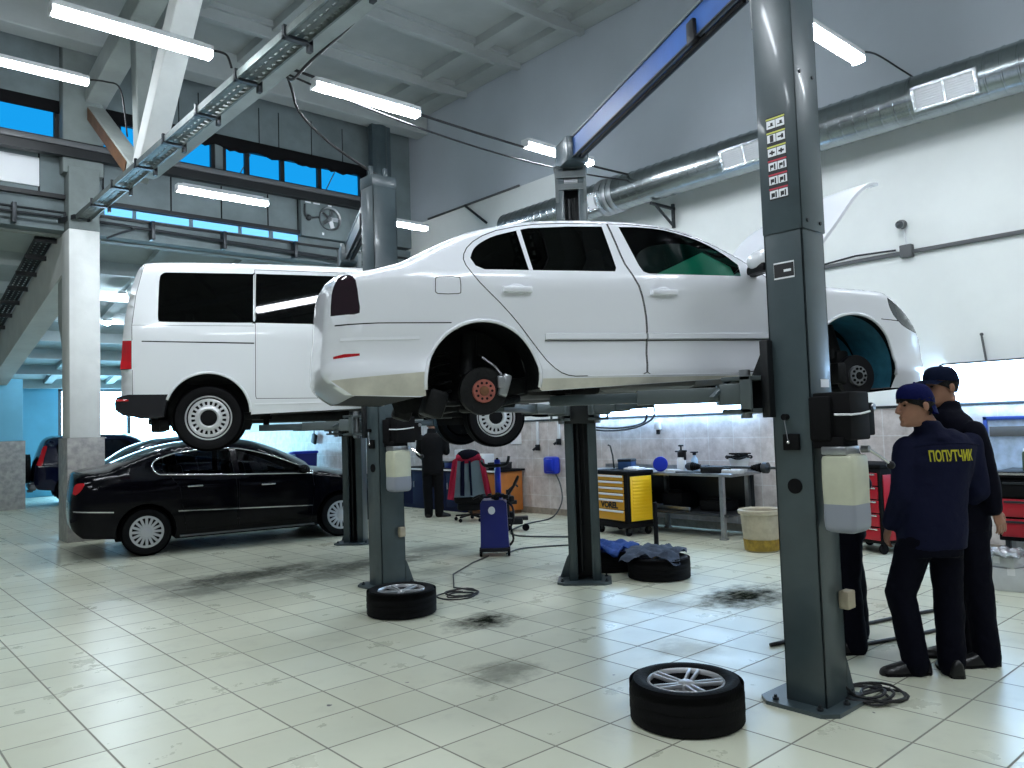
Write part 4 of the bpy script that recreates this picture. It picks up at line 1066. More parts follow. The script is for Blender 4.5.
# ================================================================== WHITE VAN ON THE SECOND LIFT
ZV = 1.45; TV = R(24)
van = thing('white_van', 'white passenger van with tinted windows raised on the second lift', 'van', (3.324, 8.725, ZV), -TV)
def hw_v(x, z):
    b = 0.952
    if z > 2.62: b -= (z-2.62)*0.17
    if z < 2.2: b -= 0.03*((2.2-z)/0.4)**2
    if x < -0.45: t = min(0.97, (-0.45-x)/0.40); b *= (1-t**3.2)**(1/3.2)*0.22+0.78 if t < 0.9 else 0.86
    if x > 3.2: t = min(0.95, (x-3.2)/0.95); b *= (1-t**2.6)**(1/2.6)
    return b
top = [(-0.80, 1.99)]+spl([(-0.805, 2.03), (-0.80, 2.35), (-0.785, 2.60), (-0.76, 2.82), (-0.715, 3.06), (-0.66, 3.25), (-0.61, 3.325), (-0.52, 3.355), (-0.07, 3.372), (0.6, 3.375), (1.26, 3.37), (2.0, 3.355), (2.5, 3.31), (2.75, 3.24)], 3)+spl([(2.8, 3.2), (3.1, 2.93), (3.42, 2.64)], 3)+spl([(3.5, 2.6), (3.75, 2.5), (3.88, 2.38), (3.96, 2.2), (3.98, 2.0), (3.95, 1.85), (3.85, 1.74)], 3)
va = (0.0, 1.825, 0.405); vf = (3.0, 1.80, 0.40)
bottom = [(3.85, 1.74), (3.43, 1.72)]+arc(vf[0], vf[1], vf[2], -10, 186)+[(2.59, 1.85), (1.9, 1.845), (1.29, 1.825), (0.42, 1.80)]+arc(va[0], va[1], va[2], -4, 152)+[(-0.80, 1.99)]
V_ = Car(van, top, bottom, hw_v, 'van_paint', (0.06, 0.10, 0.05), 0.10, 0.10, ZV)
V_.arches = [(va[0], va[1]-ZV, va[2]), (vf[0], vf[1]-ZV, vf[2])]; V_.under = 'dirt_dark'
V_.region('rear_side_window', spl([(-0.385, 3.245), (-0.425, 3.225), (-0.447, 3.15), (-0.455, 2.80), (-0.445, 2.75), (-0.41, 2.735), (0.0, 2.732), (0.432, 2.732), (0.437, 2.76), (0.447, 3.23), (0.44, 3.252), (0.1, 3.25)], 2), 'dark_glass', 0, 0.004)
V_.region('side_window', spl([(0.478, 3.255), (0.470, 3.2), (0.464, 2.76), (0.472, 2.732), (1.15, 2.722), (1.40, 2.722), (1.415, 2.75), (1.425, 3.22), (1.41, 3.245), (1.0, 3.252)], 2), 'dark_glass', 0, 0.004)
V_.region('front_window', [(1.75, 3.22), (2.5, 3.17), (2.95, 2.78), (2.98, 2.70), (1.75, 2.71)], 'dark_glass', 0, 0.004)
V_.region('sliding_door', [(0.458, 3.30), (0.455, 2.6), (0.448, 1.99), (0.455, 1.955), (1.6, 1.94), (1.63, 1.97), (1.64, 3.29)], 'van_paint', 0.0055)
V_.region('front_door', [(1.66, 3.29), (1.65, 1.97), (2.5, 1.95), (2.62, 2.2), (3.06, 2.55), (3.06, 2.72), (2.55, 3.2)], 'van_paint', 0.0055)
V_.region('door_rail', [(-0.6, 2.545), (0.445, 2.527), (0.445, 2.513), (-0.6, 2.534)], 'matte_black', 0, 0.012)
V_.region('door_rail_line', [(0.46, 2.538), (1.6, 2.525), (1.6, 2.52), (0.46, 2.532)], 'grey_plastic', 0, 0.004)
V_.region('crease_line', [(-0.69, 2.702), (0.445, 2.700), (0.445, 2.696), (-0.69, 2.698)], 'grey_plastic', 0, 0.003)
V_.region('tailgate_seam', [(-0.69, 2.55), (-0.692, 2.70), (-0.66, 3.0), (-0.59, 3.32), (-0.585, 3.32), (-0.655, 3.0), (-0.686, 2.70), (-0.684, 2.55)], 'matte_black', 0, 0.006)
V_.region('wing_seam', [(-0.688, 2.02), (-0.688, 2.26), (-0.683, 2.26), (-0.683, 2.02)], 'matte_black', 0, 0.006)
V_.region('tail_lamp', [(-0.798, 2.56), (-0.69, 2.548), (-0.692, 2.27), (-0.802, 2.27)], 'lamp_red', 0.002)
V_.region('headlamp', [(3.4, 2.48), (3.66, 2.46), (3.82, 2.25), (3.6, 2.2), (3.45, 2.28)], 'lamp_clear', 0.003)
V_.glass_spans = [('rear_screen', -0.78, -0.62, 2.78, 'dark_glass'), ('windscreen', 2.78, 3.42, 2.6, 'green_glass')]
V_.make()
for a_ in (va, vf): V_.wire('arch_lip', arc(a_[0], a_[1], a_[2]-0.004, 0, 160, 30), 0.014, 'van_paint', False, 0.004)
V_.strip('sill_step', [(0.44, 1.90), (1.9, 1.905), (2.55, 1.91)], 0.02, 0.006, 'van_paint')
bp = MB()
for sg in (1,):
    rows = []
    for u in [i/8 for i in range(-8, 9)]:
        yy = u*0.94; bx_ = -0.90+0.075*abs(u)**4
        rows.append([Vector((bx_+0.10, yy, 2.02-ZV)), Vector((bx_+0.01, yy, 2.0-ZV)), Vector((bx_-0.005, yy, 1.95-ZV)), Vector((bx_, yy, 1.88-ZV)), Vector((bx_+0.06, yy, 1.83-ZV)), Vector((bx_+0.3, yy, 1.79-ZV)), Vector((bx_+0.3, yy, 2.0-ZV))])
    bp.ring_loft(rows)
for sg in (-1, 1):
    bp.prism([(-0.72, 2.02-ZV), (-0.35, 2.015-ZV), (-0.385, 1.93-ZV), (-0.41, 1.80-ZV), (-0.62, 1.785-ZV), (-0.72, 1.82-ZV)], sg*0.80, sg*0.95)
bmp = bp.build('rear_bumper', 'black_plastic', van)
for sg in (-1, 1): MB().box((-0.78, sg*0.905, 1.965-ZV), (0.12, 0.10, 0.022), Matrix.Rotation(sg*R(-12), 3, 'Z'), 0.01).build('bumper_reflector', 'lamp_red', bmp)
for x, z in ((0.0, 1.775), (3.0, 1.70)): car_wheel(van, 'steel', x, z-ZV, 0.80, 0.338, 0.215, 0.225)
tyre_names(van)
ax = MB()
for x, z in ((0.0, 1.775), (3.0, 1.72)):
    ax.bar((x, -0.72, z-ZV), (x, 0.72, z-ZV+0.02), 0.08, 0.08, 0.01); ax.box((x+0.3, 0, z-ZV+0.02), (0.6, 0.9, 0.08), None, 0.02)
ax.box((0.9, 0.2, 1.80-ZV), (1.2, 0.18, 0.16), None, 0.05); ax.tube([(-0.7, 0.35, 1.78-ZV), (-0.3, 0.3, 1.74-ZV), (0.6, 0.25, 1.78-ZV)], 0.04, 10)
ax.box((-0.55, -0.1, 1.72-ZV), (0.12, 0.3, 0.14), None, 0.02); ax.box((-0.45, -0.5, 1.72-ZV), (0.10, 0.06, 0.12), None, 0.02)
ax.box((2.3, 0, 1.78-ZV), (1.2, 1.0, 0.14), None, 0.03)
ax.build('running_gear', 'dirt_dark', van)
for x, sg in ((va, -1), (va, 1), (vf, -1), (vf, 1)):
    il = MB(); il.ring_loft([[Vector((q[0], sg*yy, q[1])) for q in arc(x[0], x[1]-ZV, x[2]-0.006, -5, 160, 20)] for yy in (0.93, 0.5)], False, False); il.build('arch_liner', 'matte_black', van, 180, False)
mm = MB()
for sg in (-1, 1): mm.box((2.78, sg*1.10, 2.80-ZV), (0.10, 0.2, 0.26), None, 0.05); mm.bar((2.78, sg*0.93, 2.74-ZV), (2.78, sg*1.03, 2.76-ZV), 0.05, 0.05)
mm.build('door_mirror', 'black_plastic', van)
for x in (0.0, 1.1): seat(van, x, -0.4, 2.1-ZV); seat(van, x, 0.4, 2.1-ZV)

# ================================================================== BLACK SALOON ON THE FLOOR
TS = R(11)
bs_ = thing('black_saloon', 'glossy black saloon with chrome window trim parked on the floor under the van', 'car', (3.56, 12.21, 0), -TS)
def hw_b(x, z):
    b = 0.905
    if z > 0.98: b -= (z-0.98)*0.42
    if z < 0.6: b -= 0.05*((0.6-z)/0.35)**2
    b -= 0.02*max(0, (z-0.75)/0.23)**2 if z < 0.98 else 0.02
    if x > 2.75: t = min(0.97, (x-2.75)/0.93); b *= (1-t**2.5)**(1/2.5)
    if x < -0.54: t = min(0.97, (-0.54-x)/0.47); b *= (1-t**3.2)**(1/3.2)
    return b
top = spl([(-0.76, 0.30), (-0.865, 0.40), (-0.90, 0.52), (-0.90, 0.68), (-0.885, 0.85), (-0.87, 0.98), (-0.84, 1.08), (-0.78, 1.112)], 3)+spl([(-0.68, 1.135), (-0.45, 1.16), (-0.26, 1.24), (0.07, 1.365), (0.44, 1.45), (0.80, 1.478), (1.1, 1.473), (1.40, 1.43), (1.77, 1.295), (2.10, 1.13), (2.30, 1.01)], 3)+spl([(2.34, 1.0), (2.6, 0.955), (2.9, 0.90), (3.2, 0.83), (3.42, 0.72), (3.5, 0.58), (3.5, 0.42), (3.45, 0.28), (3.3, 0.20)], 3)
ba = (0.0, 0.33, 0.375); bf = (2.709, 0.33, 0.375)
bottom = [(3.3, 0.20), (3.09, 0.22)]+arc(bf[0], bf[1], bf[2], -17, 200)+[(2.35, 0.19), (0.37, 0.19)]+arc(ba[0], ba[1], ba[2], -20, 190)+[(-0.37, 0.26), (-0.76, 0.30)]
B_ = Car(bs_, top, bottom, hw_b, 'black_paint', (0.06, 0.18, 0.03), 0.06, 0.09, 0)
B_.arches = [ba, bf]; B_.under = 'matte_black'
wino = spl([(0.17, 1.085), (0.11, 1.13), (0.08, 1.21), (0.12, 1.275), (0.23, 1.325)], 3)+spl([(0.39, 1.372), (0.72, 1.405), (1.05, 1.41), (1.30, 1.385), (1.62, 1.30), (1.97, 1.165), (2.25, 1.035), (2.29, 1.0)], 3)+[(2.28, 0.985), (1.2, 1.03), (0.5, 1.065)]
B_.region('window_pillar', [(1.10, 1.5), (1.19, 1.5), (1.24, 0.96), (1.16, 0.96)], 'black_paint')
B_.region('side_window', wino, 'side_glass_dark', 0, 0.004)
B_.region('rear_door', [(0.42, 0.90), (0.30, 1.06), (0.34, 1.06), (1.18, 1.03), (1.19, 0.30), (0.50, 0.30), (0.46, 0.6)], 'black_paint', 0.004)
B_.region('front_door', [(1.21, 1.03), (2.28, 0.98), (2.3, 0.8), (2.26, 0.31), (1.21, 0.30)], 'black_paint', 0.004)
B_.region('tail_lamp', spl([(-0.875, 0.885), (-0.865, 0.97), (-0.83, 1.02), (-0.755, 1.03), (-0.735, 1.0), (-0.79, 0.91), (-0.84, 0.872)], 2), 'lamp_red', 0.003)
B_.region('headlamp', [(3.05, 0.80), (3.30, 0.74), (3.42, 0.62), (3.2, 0.62)], 'lamp_clear', 0.003)
B_.glass_spans = [('rear_screen', -0.33, 0.3, 1.2, 'dark_glass'), ('windscreen', 1.45, 2.28, 1.03, 'dark_glass')]
M['side_glass_dark'] = glass('smoked_side_glass', (0.20, 0.22, 0.25), refl=0.9, ior=1.3)
B_.make()
B_.wire('chrome_window_trim', wino, 0.010, 'chrome', True, 0.004)
B_.strip('chrome_strip', [(0.40, 0.575), (1.19, 0.545)], 0.022, 0.010, 'chrome'); B_.strip('chrome_strip', [(1.205, 0.545), (2.27, 0.505)], 0.022, 0.010, 'chrome')
B_.strip('chrome_strip', [(-0.87, 0.66), (-0.40, 0.62)], 0.02, 0.010, 'chrome')
B_.strip('sill_trim', [(0.42, 0.225), (2.3, 0.225)], 0.03, 0.008, 'grey_plastic')
for sg in (-1, 1):
    for x, z in ((0.62, 0.905), (1.62, 0.865)):
        p = B_.pt(x, z); MB().bar((p.x-0.10, sg*(abs(p.y)+0.02), p.z), (p.x+0.10, sg*(abs(p.y)+0.02), p.z), 0.018, 0.022, 0.006).build('door_handle', 'chrome', bs_)
    MB().ball((2.12, sg*0.99, 1.06), (0.09, 0.12, 0.07), 8).bar((2.12, sg*0.85, 1.0), (2.12, sg*0.95, 1.03), 0.05, 0.03).build('door_mirror', 'black_paint', bs_)
for x in (0, 2.709): car_wheel(bs_, 'multi', x, 0.325, 0.785, 0.325, 0.215, 0.215)
tyre_names(bs_)
for x, sg in ((ba, -1), (ba, 1), (bf, -1), (bf, 1)):
    il = MB(); il.ring_loft([[Vector((q[0], sg*yy, q[1])) for q in arc(x[0], x[1], x[2]-0.006, -15, 190, 20)] for yy in (0.88, 0.5)], False, False); il.build('arch_liner', 'matte_black', bs_, 180, False)
for x in (0.75, 1.6):
    for sy in (-0.36, 0.36): seat(bs_, x, sy, 0.42)
MB().box((2.2, 0, 0.88), (0.5, 1.35, 0.2), None, 0.06).build('dashboard', 'grey_plastic', bs_)

# ================================================================== DARK OFF-ROADER BEHIND THE PILLAR
TU = R(8)
sv = thing('dark_suv', 'dark off-road car with a spare wheel on its tailgate parked behind the white pillar', 'car', (4.92, 22.62, 0), -TU)
def hw_u(x, z):
    b = 0.86
    if z > 1.02: b -= (z-1.02)*0.22
    if z < 0.5: b -= 0.04
    if x > 2.6: t = min(0.95, (x-2.6)/0.75); b *= (1-t**2.6)**(1/2.6)
    if x < -0.55: t = min(0.95, (-0.55-x)/0.35); b *= (1-t**3)**(1/3)*0.2+0.8
    return b
top = spl([(-0.72, 0.42), (-0.80, 0.5), (-0.81, 0.7), (-0.78, 1.0), (-0.70, 1.25), (-0.60, 1.52), (-0.5, 1.63)], 3)+spl([(-0.4, 1.665), (0.3, 1.70), (1.0, 1.685), (1.35, 1.62), (1.65, 1.42), (1.95, 1.12)], 3)+spl([(2.0, 1.10), (2.5, 1.03), (2.95, 0.95), (3.15, 0.8), (3.2, 0.55), (3.1, 0.4)], 3)
ua = (0, 0.38, 0.40); uf = (2.4, 0.38, 0.40)
bottom = [(3.1, 0.40), (2.82, 0.34)]+arc(*uf, -10, 188)+[(1.98, 0.34), (0.42, 0.34)]+arc(*ua, -10, 186)+[(-0.43, 0.38), (-0.72, 0.42)]
U = Car(sv, top, bottom, hw_u, 'blue_black_paint', (0.05, 0.12, 0.05), 0.08, 0.12, 0)
U.arches = [ua, uf]; U.under = 'matte_black'
U.region('rear_side_window', [(-0.30, 1.10), (-0.36, 1.5), (-0.25, 1.58), (0.25, 1.6), (0.25, 1.08)], 'dark_glass', 0, 0.004)
U.region('side_window', [(0.32, 1.08), (0.32, 1.6), (1.2, 1.58), (1.75, 1.12), (1.75, 1.07)], 'dark_glass', 0, 0.004)
U.region('tail_lamp', spl([(-0.775, 1.02), (-0.70, 1.25), (-0.625, 1.46), (-0.54, 1.46), (-0.60, 1.22), (-0.64, 1.02), (-0.70, 0.98)], 2), 'lamp_red', 0.003)
U.glass_spans = [('rear_screen', -0.76, -0.5, 1.1, 'dark_glass'), ('windscreen', 1.3, 1.95, 1.12, 'dark_glass')]
U.make()
U.strip('belt_moulding', [(-0.74, 0.98), (0.5, 0.97), (1.8, 0.96)], 0.03, 0.012, 'chrome')
sp = wheel_parts(sv, 'twin5', 0.36, 0.22, 0.22); sp.name = 'spare_wheel'; sp.location = (-0.98, -0.05, 0.92); sp.rotation_euler = (0, 0, R(-90))
MB().box((-0.85, 0, 0.48), (0.16, 1.68, 0.14), None, 0.04).box((-0.90, -0.62, 0.40), (0.12, 0.3, 0.06), None, 0.015).build('rear_bumper', 'grey_plastic', sv)
MB().box((-0.86, -0.6, 0.58), (0.10, 0.34, 0.06), None, 0.015).build('bumper_lamp', 'lamp_clear', sv)
for x in (0, 2.4): car_wheel(sv, 'twin5', x, 0.35, 0.74, 0.35, 0.22, 0.22)
tyre_names(sv)

# ================================================================== DARK BLUE HATCHBACK BETWEEN
TH2 = R(8)
hc = thing('dark_blue_car', 'dark blue car with shiny roof edge parked between the black saloon and the off-roader', 'car', (5.05, 16.9, 0), -TH2)
def hw_h(x, z):
    b = 0.88
    if z > 0.98: b -= (z-0.98)*0.40
    if x > 2.5: t = min(0.95, (x-2.5)/0.85); b *= (1-t**2.6)**(1/2.6)
    if x < -0.5: t = min(0.95, (-0.5-x)/0.4); b *= (1-t**3)**(1/3)*0.3+0.7
    return b
top = spl([(-0.7, 0.35), (-0.82, 0.5), (-0.83, 0.75), (-0.78, 1.0), (-0.62, 1.16), (-0.30, 1.36), (0.05, 1.48)], 3)+spl([(0.2, 1.52), (0.8, 1.565), (1.2, 1.54), (1.55, 1.42), (2.0, 1.12), (2.1, 1.05)], 3)+spl([(2.2, 1.02), (2.7, 0.92), (3.1, 0.75), (3.2, 0.5), (3.1, 0.25)], 3)
ha = (0, 0.32, 0.36); hf = (2.58, 0.32, 0.36)
bottom = [(3.1, 0.25), (2.95, 0.22)]+arc(*hf, -16, 196)+[(2.22, 0.2), (0.36, 0.2)]+arc(*ha, -18, 190)+[(-0.36, 0.28), (-0.7, 0.35)]
H_ = Car(hc, top, bottom, hw_h, 'blue_black_paint', (0.05, 0.12, 0.08), 0.08, 0.12, 0)
H_.arches = [ha, hf]; H_.under = 'matte_black'
hwin = spl([(-0.38, 1.10), (-0.36, 1.22), (-0.1, 1.36), (0.3, 1.455)], 3)+spl([(0.8, 1.485), (1.2, 1.455), (1.6, 1.28), (1.95, 1.06), (1.94, 1.03)], 3)+[(0.8, 1.06)]
H_.region('side_window', hwin, 'side_glass_dark', 0, 0.004)
H_.region('tail_lamp', [(-0.80, 0.9), (-0.74, 1.04), (-0.58, 1.08), (-0.6, 0.9)], 'lamp_red', 0.003)
H_.glass_spans = [('rear_screen', -0.6, 0.1, 1.17, 'dark_glass'), ('windscreen', 1.4, 2.05, 1.07, 'dark_glass')]
H_.make(); H_.wire('chrome_window_trim', hwin, 0.012, 'chrome', True, 0.004)
for x in (0, 2.58): car_wheel(hc, 'multi', x, 0.315, 0.76, 0.315, 0.2, 0.2)
tyre_names(hc)
# ================================================================== TWO-POST LIFTS
M['sticker_face'] = M['label']
def column(lift, loc, rz, h=4.2, seam=None, W=0.30, D=0.245, faces_cam=False):
    """C-shaped steel column, its open side along local +y; returns the column part"""
    t_ = 0.012
    c = MB()
    c.bx(-W/2, W/2, -D, -D+t_, 0.02, h, 0.003)
    for s in (-1, 1):
        c.bx(s*W/2, s*(W/2-t_), -D, 0, 0.02, h, 0.003)
        c.bx(s*W/2, s*(W/2-0.075), -t_, 0, 0.02, h, 0.003)
        c.bx(s*(W/2-0.075), s*(W/2-0.075-t_), -0.06, 0, 0.02, h, 0.002)
    o = c.build('column', 'lift_grey', lift, 30); o.location = loc; o.rotation_euler = (0, 0, rz)
    b = MB(); xa, xb, ya, yb = -W/2-0.10, W/2+0.12, -D-0.085, 0.14; k_ = 0.07; pl = [(xa, ya+k_), (xa+k_, ya), (xb-k_, ya), (xb, ya+k_), (xb, yb-k_), (xb-k_, yb), (xa+k_, yb), (xa, yb-k_)]
    b.prism(pl, 0.0, 0.022, 'xy')
    bo = b.build('base_plate', 'lift_grey', o, 30)
    for (x, y) in ((xa+0.05, ya+0.10), (xb-0.05, ya+0.10), (xa+0.05, yb-0.10), (xb-0.05, yb-0.10), ((xa+xb)/2, ya+0.04)):
        MB().cyl((x, y, 0.02), (x, y, 0.035), 0.018, 6).cyl((x, y, 0.03), (x, y, 0.05), 0.009, 8).build('anchor_bolt', 'dark_metal', o, 30)
    g = MB()
    g.prism([(W/2-0.002, 0.02), (W/2+0.105, 0.02), (W/2+0.03, 0.22), (W/2-0.002, 0.27)], -D+0.01, -D+0.022, 'xz')
    g.build('base_gusset', 'lift_grey', o, 0)
    if seam:
        cv = MB(); e = 0.008
        cv.bx(-W/2-e, W/2+e, -D-e, -D, seam, h+0.02, 0.003)
        for s in (-1, 1): cv.bx(s*(W/2+e), s*W/2, -D-e, 0.0, seam, h+0.02, 0.003)
        cv.build('column_sleeve', 'lift_grey', o, 30)
        sc = MB()
        for z in (seam+0.05, seam+0.9):
            for x in (-W/2+0.05, W/2-0.05): sc.cyl((x, -D-e, z), (x, -D-e-0.008, z), 0.011, 8)
        sc.build('sleeve_screw', 'dark_metal', o)
    ch = MB(); ch.bx(-W/2+0.085, W/2-0.085, -D+0.03, -D+0.04, 0.03, h-0.1)
    ch.cyl((0.03, -0.09, 0.1), (0.03, -0.09, h-0.3), 0.022, 12); ch.tube([(-0.035, -0.05, 0.9), (-0.03, -0.05, h-0.3)], 0.006, 6)
    ch.build('lift_chain', 'lift_dark', o)
    return o
def top_cap(o, h, W=0.30, D=0.245):
    t = MB(); t.bx(-W/2-0.012, W/2+0.012, -D-0.012, 0.012, h, h+0.03, 0.006)
    t.bx(-W/2, W/2, 0.0, 0.02, h-0.10, h-0.03); t.bx(-W/2+0.02, W/2-0.02, -0.03, 0.01, h-0.22, h-0.16); t.bx(-W/2, -W/2+0.03, 0.0, 0.012, h-0.35, h); t.bx(W/2-0.03, W/2, 0.0, 0.012, h-0.35, h)
    t.build('column_cap', 'lift_light', o, 30)
    p = MB(); p.cyl((-0.07, -0.08, h-0.13), (0.07, -0.08, h-0.13), 0.075, 20); p.build('rope_pulley', 'metal', o)
def carriage(o, z):
    c = MB(); c.bx(-0.18, 0.18, -0.02, 0.03, z-0.14, z+0.30, 0.006)
    for s in (-1, 1): c.prism([(0.03, z-0.1), (0.16, z-0.1), (0.16, z+0.06), (0.05, z+0.28), (0.03, z+0.28)], s*0.09-0.006, s*0.09+0.006, 'yz')
    c.build('carriage', 'lift_dark', o, 30)
    for s in (-1, 1):
        q = MB(); q.bx(s*0.09, s*0.29, 0.03, 0.22, z-0.11, z-0.085, 0.004); q.bx(s*0.09, s*0.29, 0.03, 0.22, z+0.075, z+0.10, 0.004); q.bx(s*0.27, s*0.29, 0.03, 0.10, z-0.11, z+0.10, 0.003); q.build('arm_bracket', 'lift_light', o, 30)
        q = MB(); q.bar((s*0.22, 0.20, z+0.09), (s*0.42, 0.20, z-0.02), 0.03, 0.02, 0.003); q.build('lock_lever', 'lift_grey', o, 30)
    for s in (-1, 1): MB().cyl((s*0.18, 0.13, z-0.14), (s*0.18, 0.13, z+0.14), 0.032, 14).build('pivot_pin', 'metal', o)
def arm(lift, p, q, z, padh):
    p = Vector((p[0], p[1], z)); q = Vector((q[0], q[1], z)); d = (q-p); L_ = d.length; u = d/L_
    a = MB(); a.bar(p, p+u*L_*0.58, 0.15, 0.085, 0.006); a.bar(p+Vector((0, 0, 0)), p+u*0.16, 0.19, 0.12, 0.01)
    o = a.build('lift_arm', 'lift_light', lift, 30)
    b = MB(); b.bar(p+u*L_*0.5, q+u*0.06, 0.115, 0.062, 0.005); b.build('arm_extension', 'lift_grey', o, 30)
    c = MB(); c.cyl(q+Vector((0, 0, 0.025)), q+Vector((0, 0, padh-0.03)), 0.03, 14); c.cyl(q+Vector((0, 0, padh-0.03)), q+Vector((0, 0, padh)), 0.065, 20); c.build('lift_pad', 'rubber', o)
    return o
def crossbeam(lift, a, b, z, pm='lift_blue', W=0.09):
    a = Vector((a[0], a[1], z)); b = Vector((b[0], b[1], z)); d = (b-a).normalized(); s = Vector((d.y, -d.x, 0))
    m = MB()
    m.bar(a+Vector((0, 0, 0.21)), b+Vector((0, 0, 0.21)), W+0.035, 0.014)
    o = m.build('crossbeam', 'lift_light', lift, 30)
    for k_ in (1, -1): MB().bar(a+s*k_*W/2+Vector((0, 0, 0.11)), b+s*k_*W/2+Vector((0, 0, 0.11)), 0.012, 0.20).build('beam_web', pm, o, 30)
    m = MB(); m.bar(a+s*(W/2-0.005)+Vector((0, 0, 0.01)), b+s*(W/2-0.005)+Vector((0, 0, 0.01)), 0.04, 0.012); m.bar(a-s*(W/2-0.005)+Vector((0, 0, 0.01)), b-s*(W/2-0.005)+Vector((0, 0, 0.01)), 0.04, 0.012)
    m.build('beam_flange', 'lift_dark', o, 30)
    m = MB(); m.bar(a+d*0.5+s*0.02+Vector((0, 0, -0.035)), b-d*0.35+s*0.02+Vector((0, 0, -0.035)), 0.03, 0.03, 0.004); m.build('limit_bar', 'matte_black', o)
    for p in (a+d*0.12, b-d*0.12): MB().bar(p-d*0.16+Vector((0, 0, 0.10)), p+d*0.2+Vector((0, 0, 0.10)), max(0.24, W+0.05), 0.26, 0.02).build('beam_bracket', 'lift_grey', o, 30)
    m = MB(); c = b-d*0.95; m.box(c+s*0.03+Vector((0, 0, 0.06)), (0.10, 0.10, 0.16), Matrix.Rotation(math.atan2(d.y, d.x), 3, 'Z'), 0.01); m.build('limit_switch', 'black_plastic', o)
    return o
def power_unit(lift, x0, y0, dz=0.0):
    """motor, valve block and milky oil tank bolted to the column's back face; x0,y0 = corner towards the camera side"""
    m = MB(); m.bx(x0+0.04, x0+0.27, y0-0.22, y0-0.01, 1.46, 1.72, 0.012); m.bx(x0+0.01, x0+0.10, y0-0.12, y0-0.0, 1.46, 1.70, 0.012); m.bx(x0+0.25, x0+0.35, y0-0.21, y0-0.03, 1.48, 1.66, 0.008)
    m.bx(x0+0.02, x0+0.20, y0-0.18, y0-0.01, 1.42, 1.48, 0.01)
    o = m.build('power_unit', 'matte_black', lift)
    n = MB(); n.tube([(x0-0.0, y0-0.15, 1.60), (x0+0.03, y0-0.228, 1.597), (x0+0.13, y0-0.232, 1.60), (x0+0.24, y0-0.232, 1.612)], 0.006, 6); n.build('motor_wire', 'label', o)
    n = MB(); n.cyl((x0+0.325, y0-0.21, 1.635), (x0+0.325, y0-0.222, 1.635), 0.018, 10); n.build('motor_plug', 'metal', o)
    v = MB(); v.bx(x0+0.01, x0+0.17, y0-0.20, y0-0.06, 1.385, 1.43, 0.008); v.cyl((x0+0.17, y0-0.21, 1.41), (x0+0.17, y0-0.25, 1.41), 0.02, 12); v.build('valve_block', 'metal', o)
    def rr_(cx, cy, hx_, hy_, r_, z):
        return [Vector((cx+sx*(hx_-r_)+r_*math.cos(R(a_)), cy+sy*(hy_-r_)+r_*math.sin(R(a_)), z)) for sx, sy, a0 in ((1, 1, 0), (-1, 1, 90), (-1, -1, 180), (1, -1, 270)) for a_ in (a0, a0+30, a0+60, a0+90)]
    cx_, cy_ = x0+0.10, y0-0.145
    def tank(z0_, z1_, c0, c1):
        q = []
        if c0: q += [rr_(cx_, cy_, 0.08, 0.065, 0.02, z0_), rr_(cx_, cy_, 0.097, 0.082, 0.025, z0_+0.012)]
        q += [rr_(cx_, cy_, 0.102, 0.087, 0.025, z0_+(0.03 if c0 else 0)), rr_(cx_, cy_, 0.104, 0.089, 0.025, (z0_+z1_)/2), rr_(cx_, cy_, 0.102, 0.087, 0.025, z1_-(0.03 if c1 else 0))]
        if c1: q += [rr_(cx_, cy_, 0.097, 0.082, 0.025, z1_-0.012), rr_(cx_, cy_, 0.06, 0.05, 0.02, z1_), rr_(cx_, cy_, 0.045, 0.04, 0.02, z1_+0.03)]
        return MB().ring_loft(q)
    tk = tank(1.125, 1.39, False, True).build('oil_tank', 'tank', o, 40)
    tank(0.975, 1.125, True, False).build('tank_oil_level', 'tank_low', tk, 40)
    hd = MB(); hd.tube([(x0+0.18, y0-0.24, 1.41), (x0+0.22, y0-0.28, 1.37), (x0+0.26, y0-0.31, 1.33)], 0.009, 8); hd.build('release_lever', 'chrome', o)
    hk = MB(); hk.ball((x0+0.27, y0-0.315, 1.32), 0.022, 8); hk.build('lever_knob', 'black_plastic', o)
    return o

def post_fittings(o, W, D, side):
    """dials, labels and switches on the column's left-hand flank (local -x or +x)"""
    x = side*(W/2+0.001); sx = side
    f = MB(); f.cyl((x, -D/2, 1.21), (x+sx*0.008, -D/2, 1.21), 0.042, 24); f.build('cable_port', 'matte_black', o)
    f = MB(); f.bx(x, x+sx*0.022, -D/2-0.045, -D/2+0.05, 1.41, 1.50, 0.004); f.build('control_switch', 'matte_black', o)
    f = MB(); f.cyl((x, -D/2+0.03, 1.595), (x+sx*0.035, -D/2+0.03, 1.595), 0.018, 12); f.build('switch_knob', 'matte_black', o)
    f = MB(); f.tube([(x+sx*0.03, -D/2+0.03, 1.585), (x+sx*0.03, -D/2+0.012, 1.46)], 0.004, 6); f.ball((x+sx*0.028, -D/2+0.012, 1.455), 0.012, 6); f.build('switch_cord', 'chrome', o)

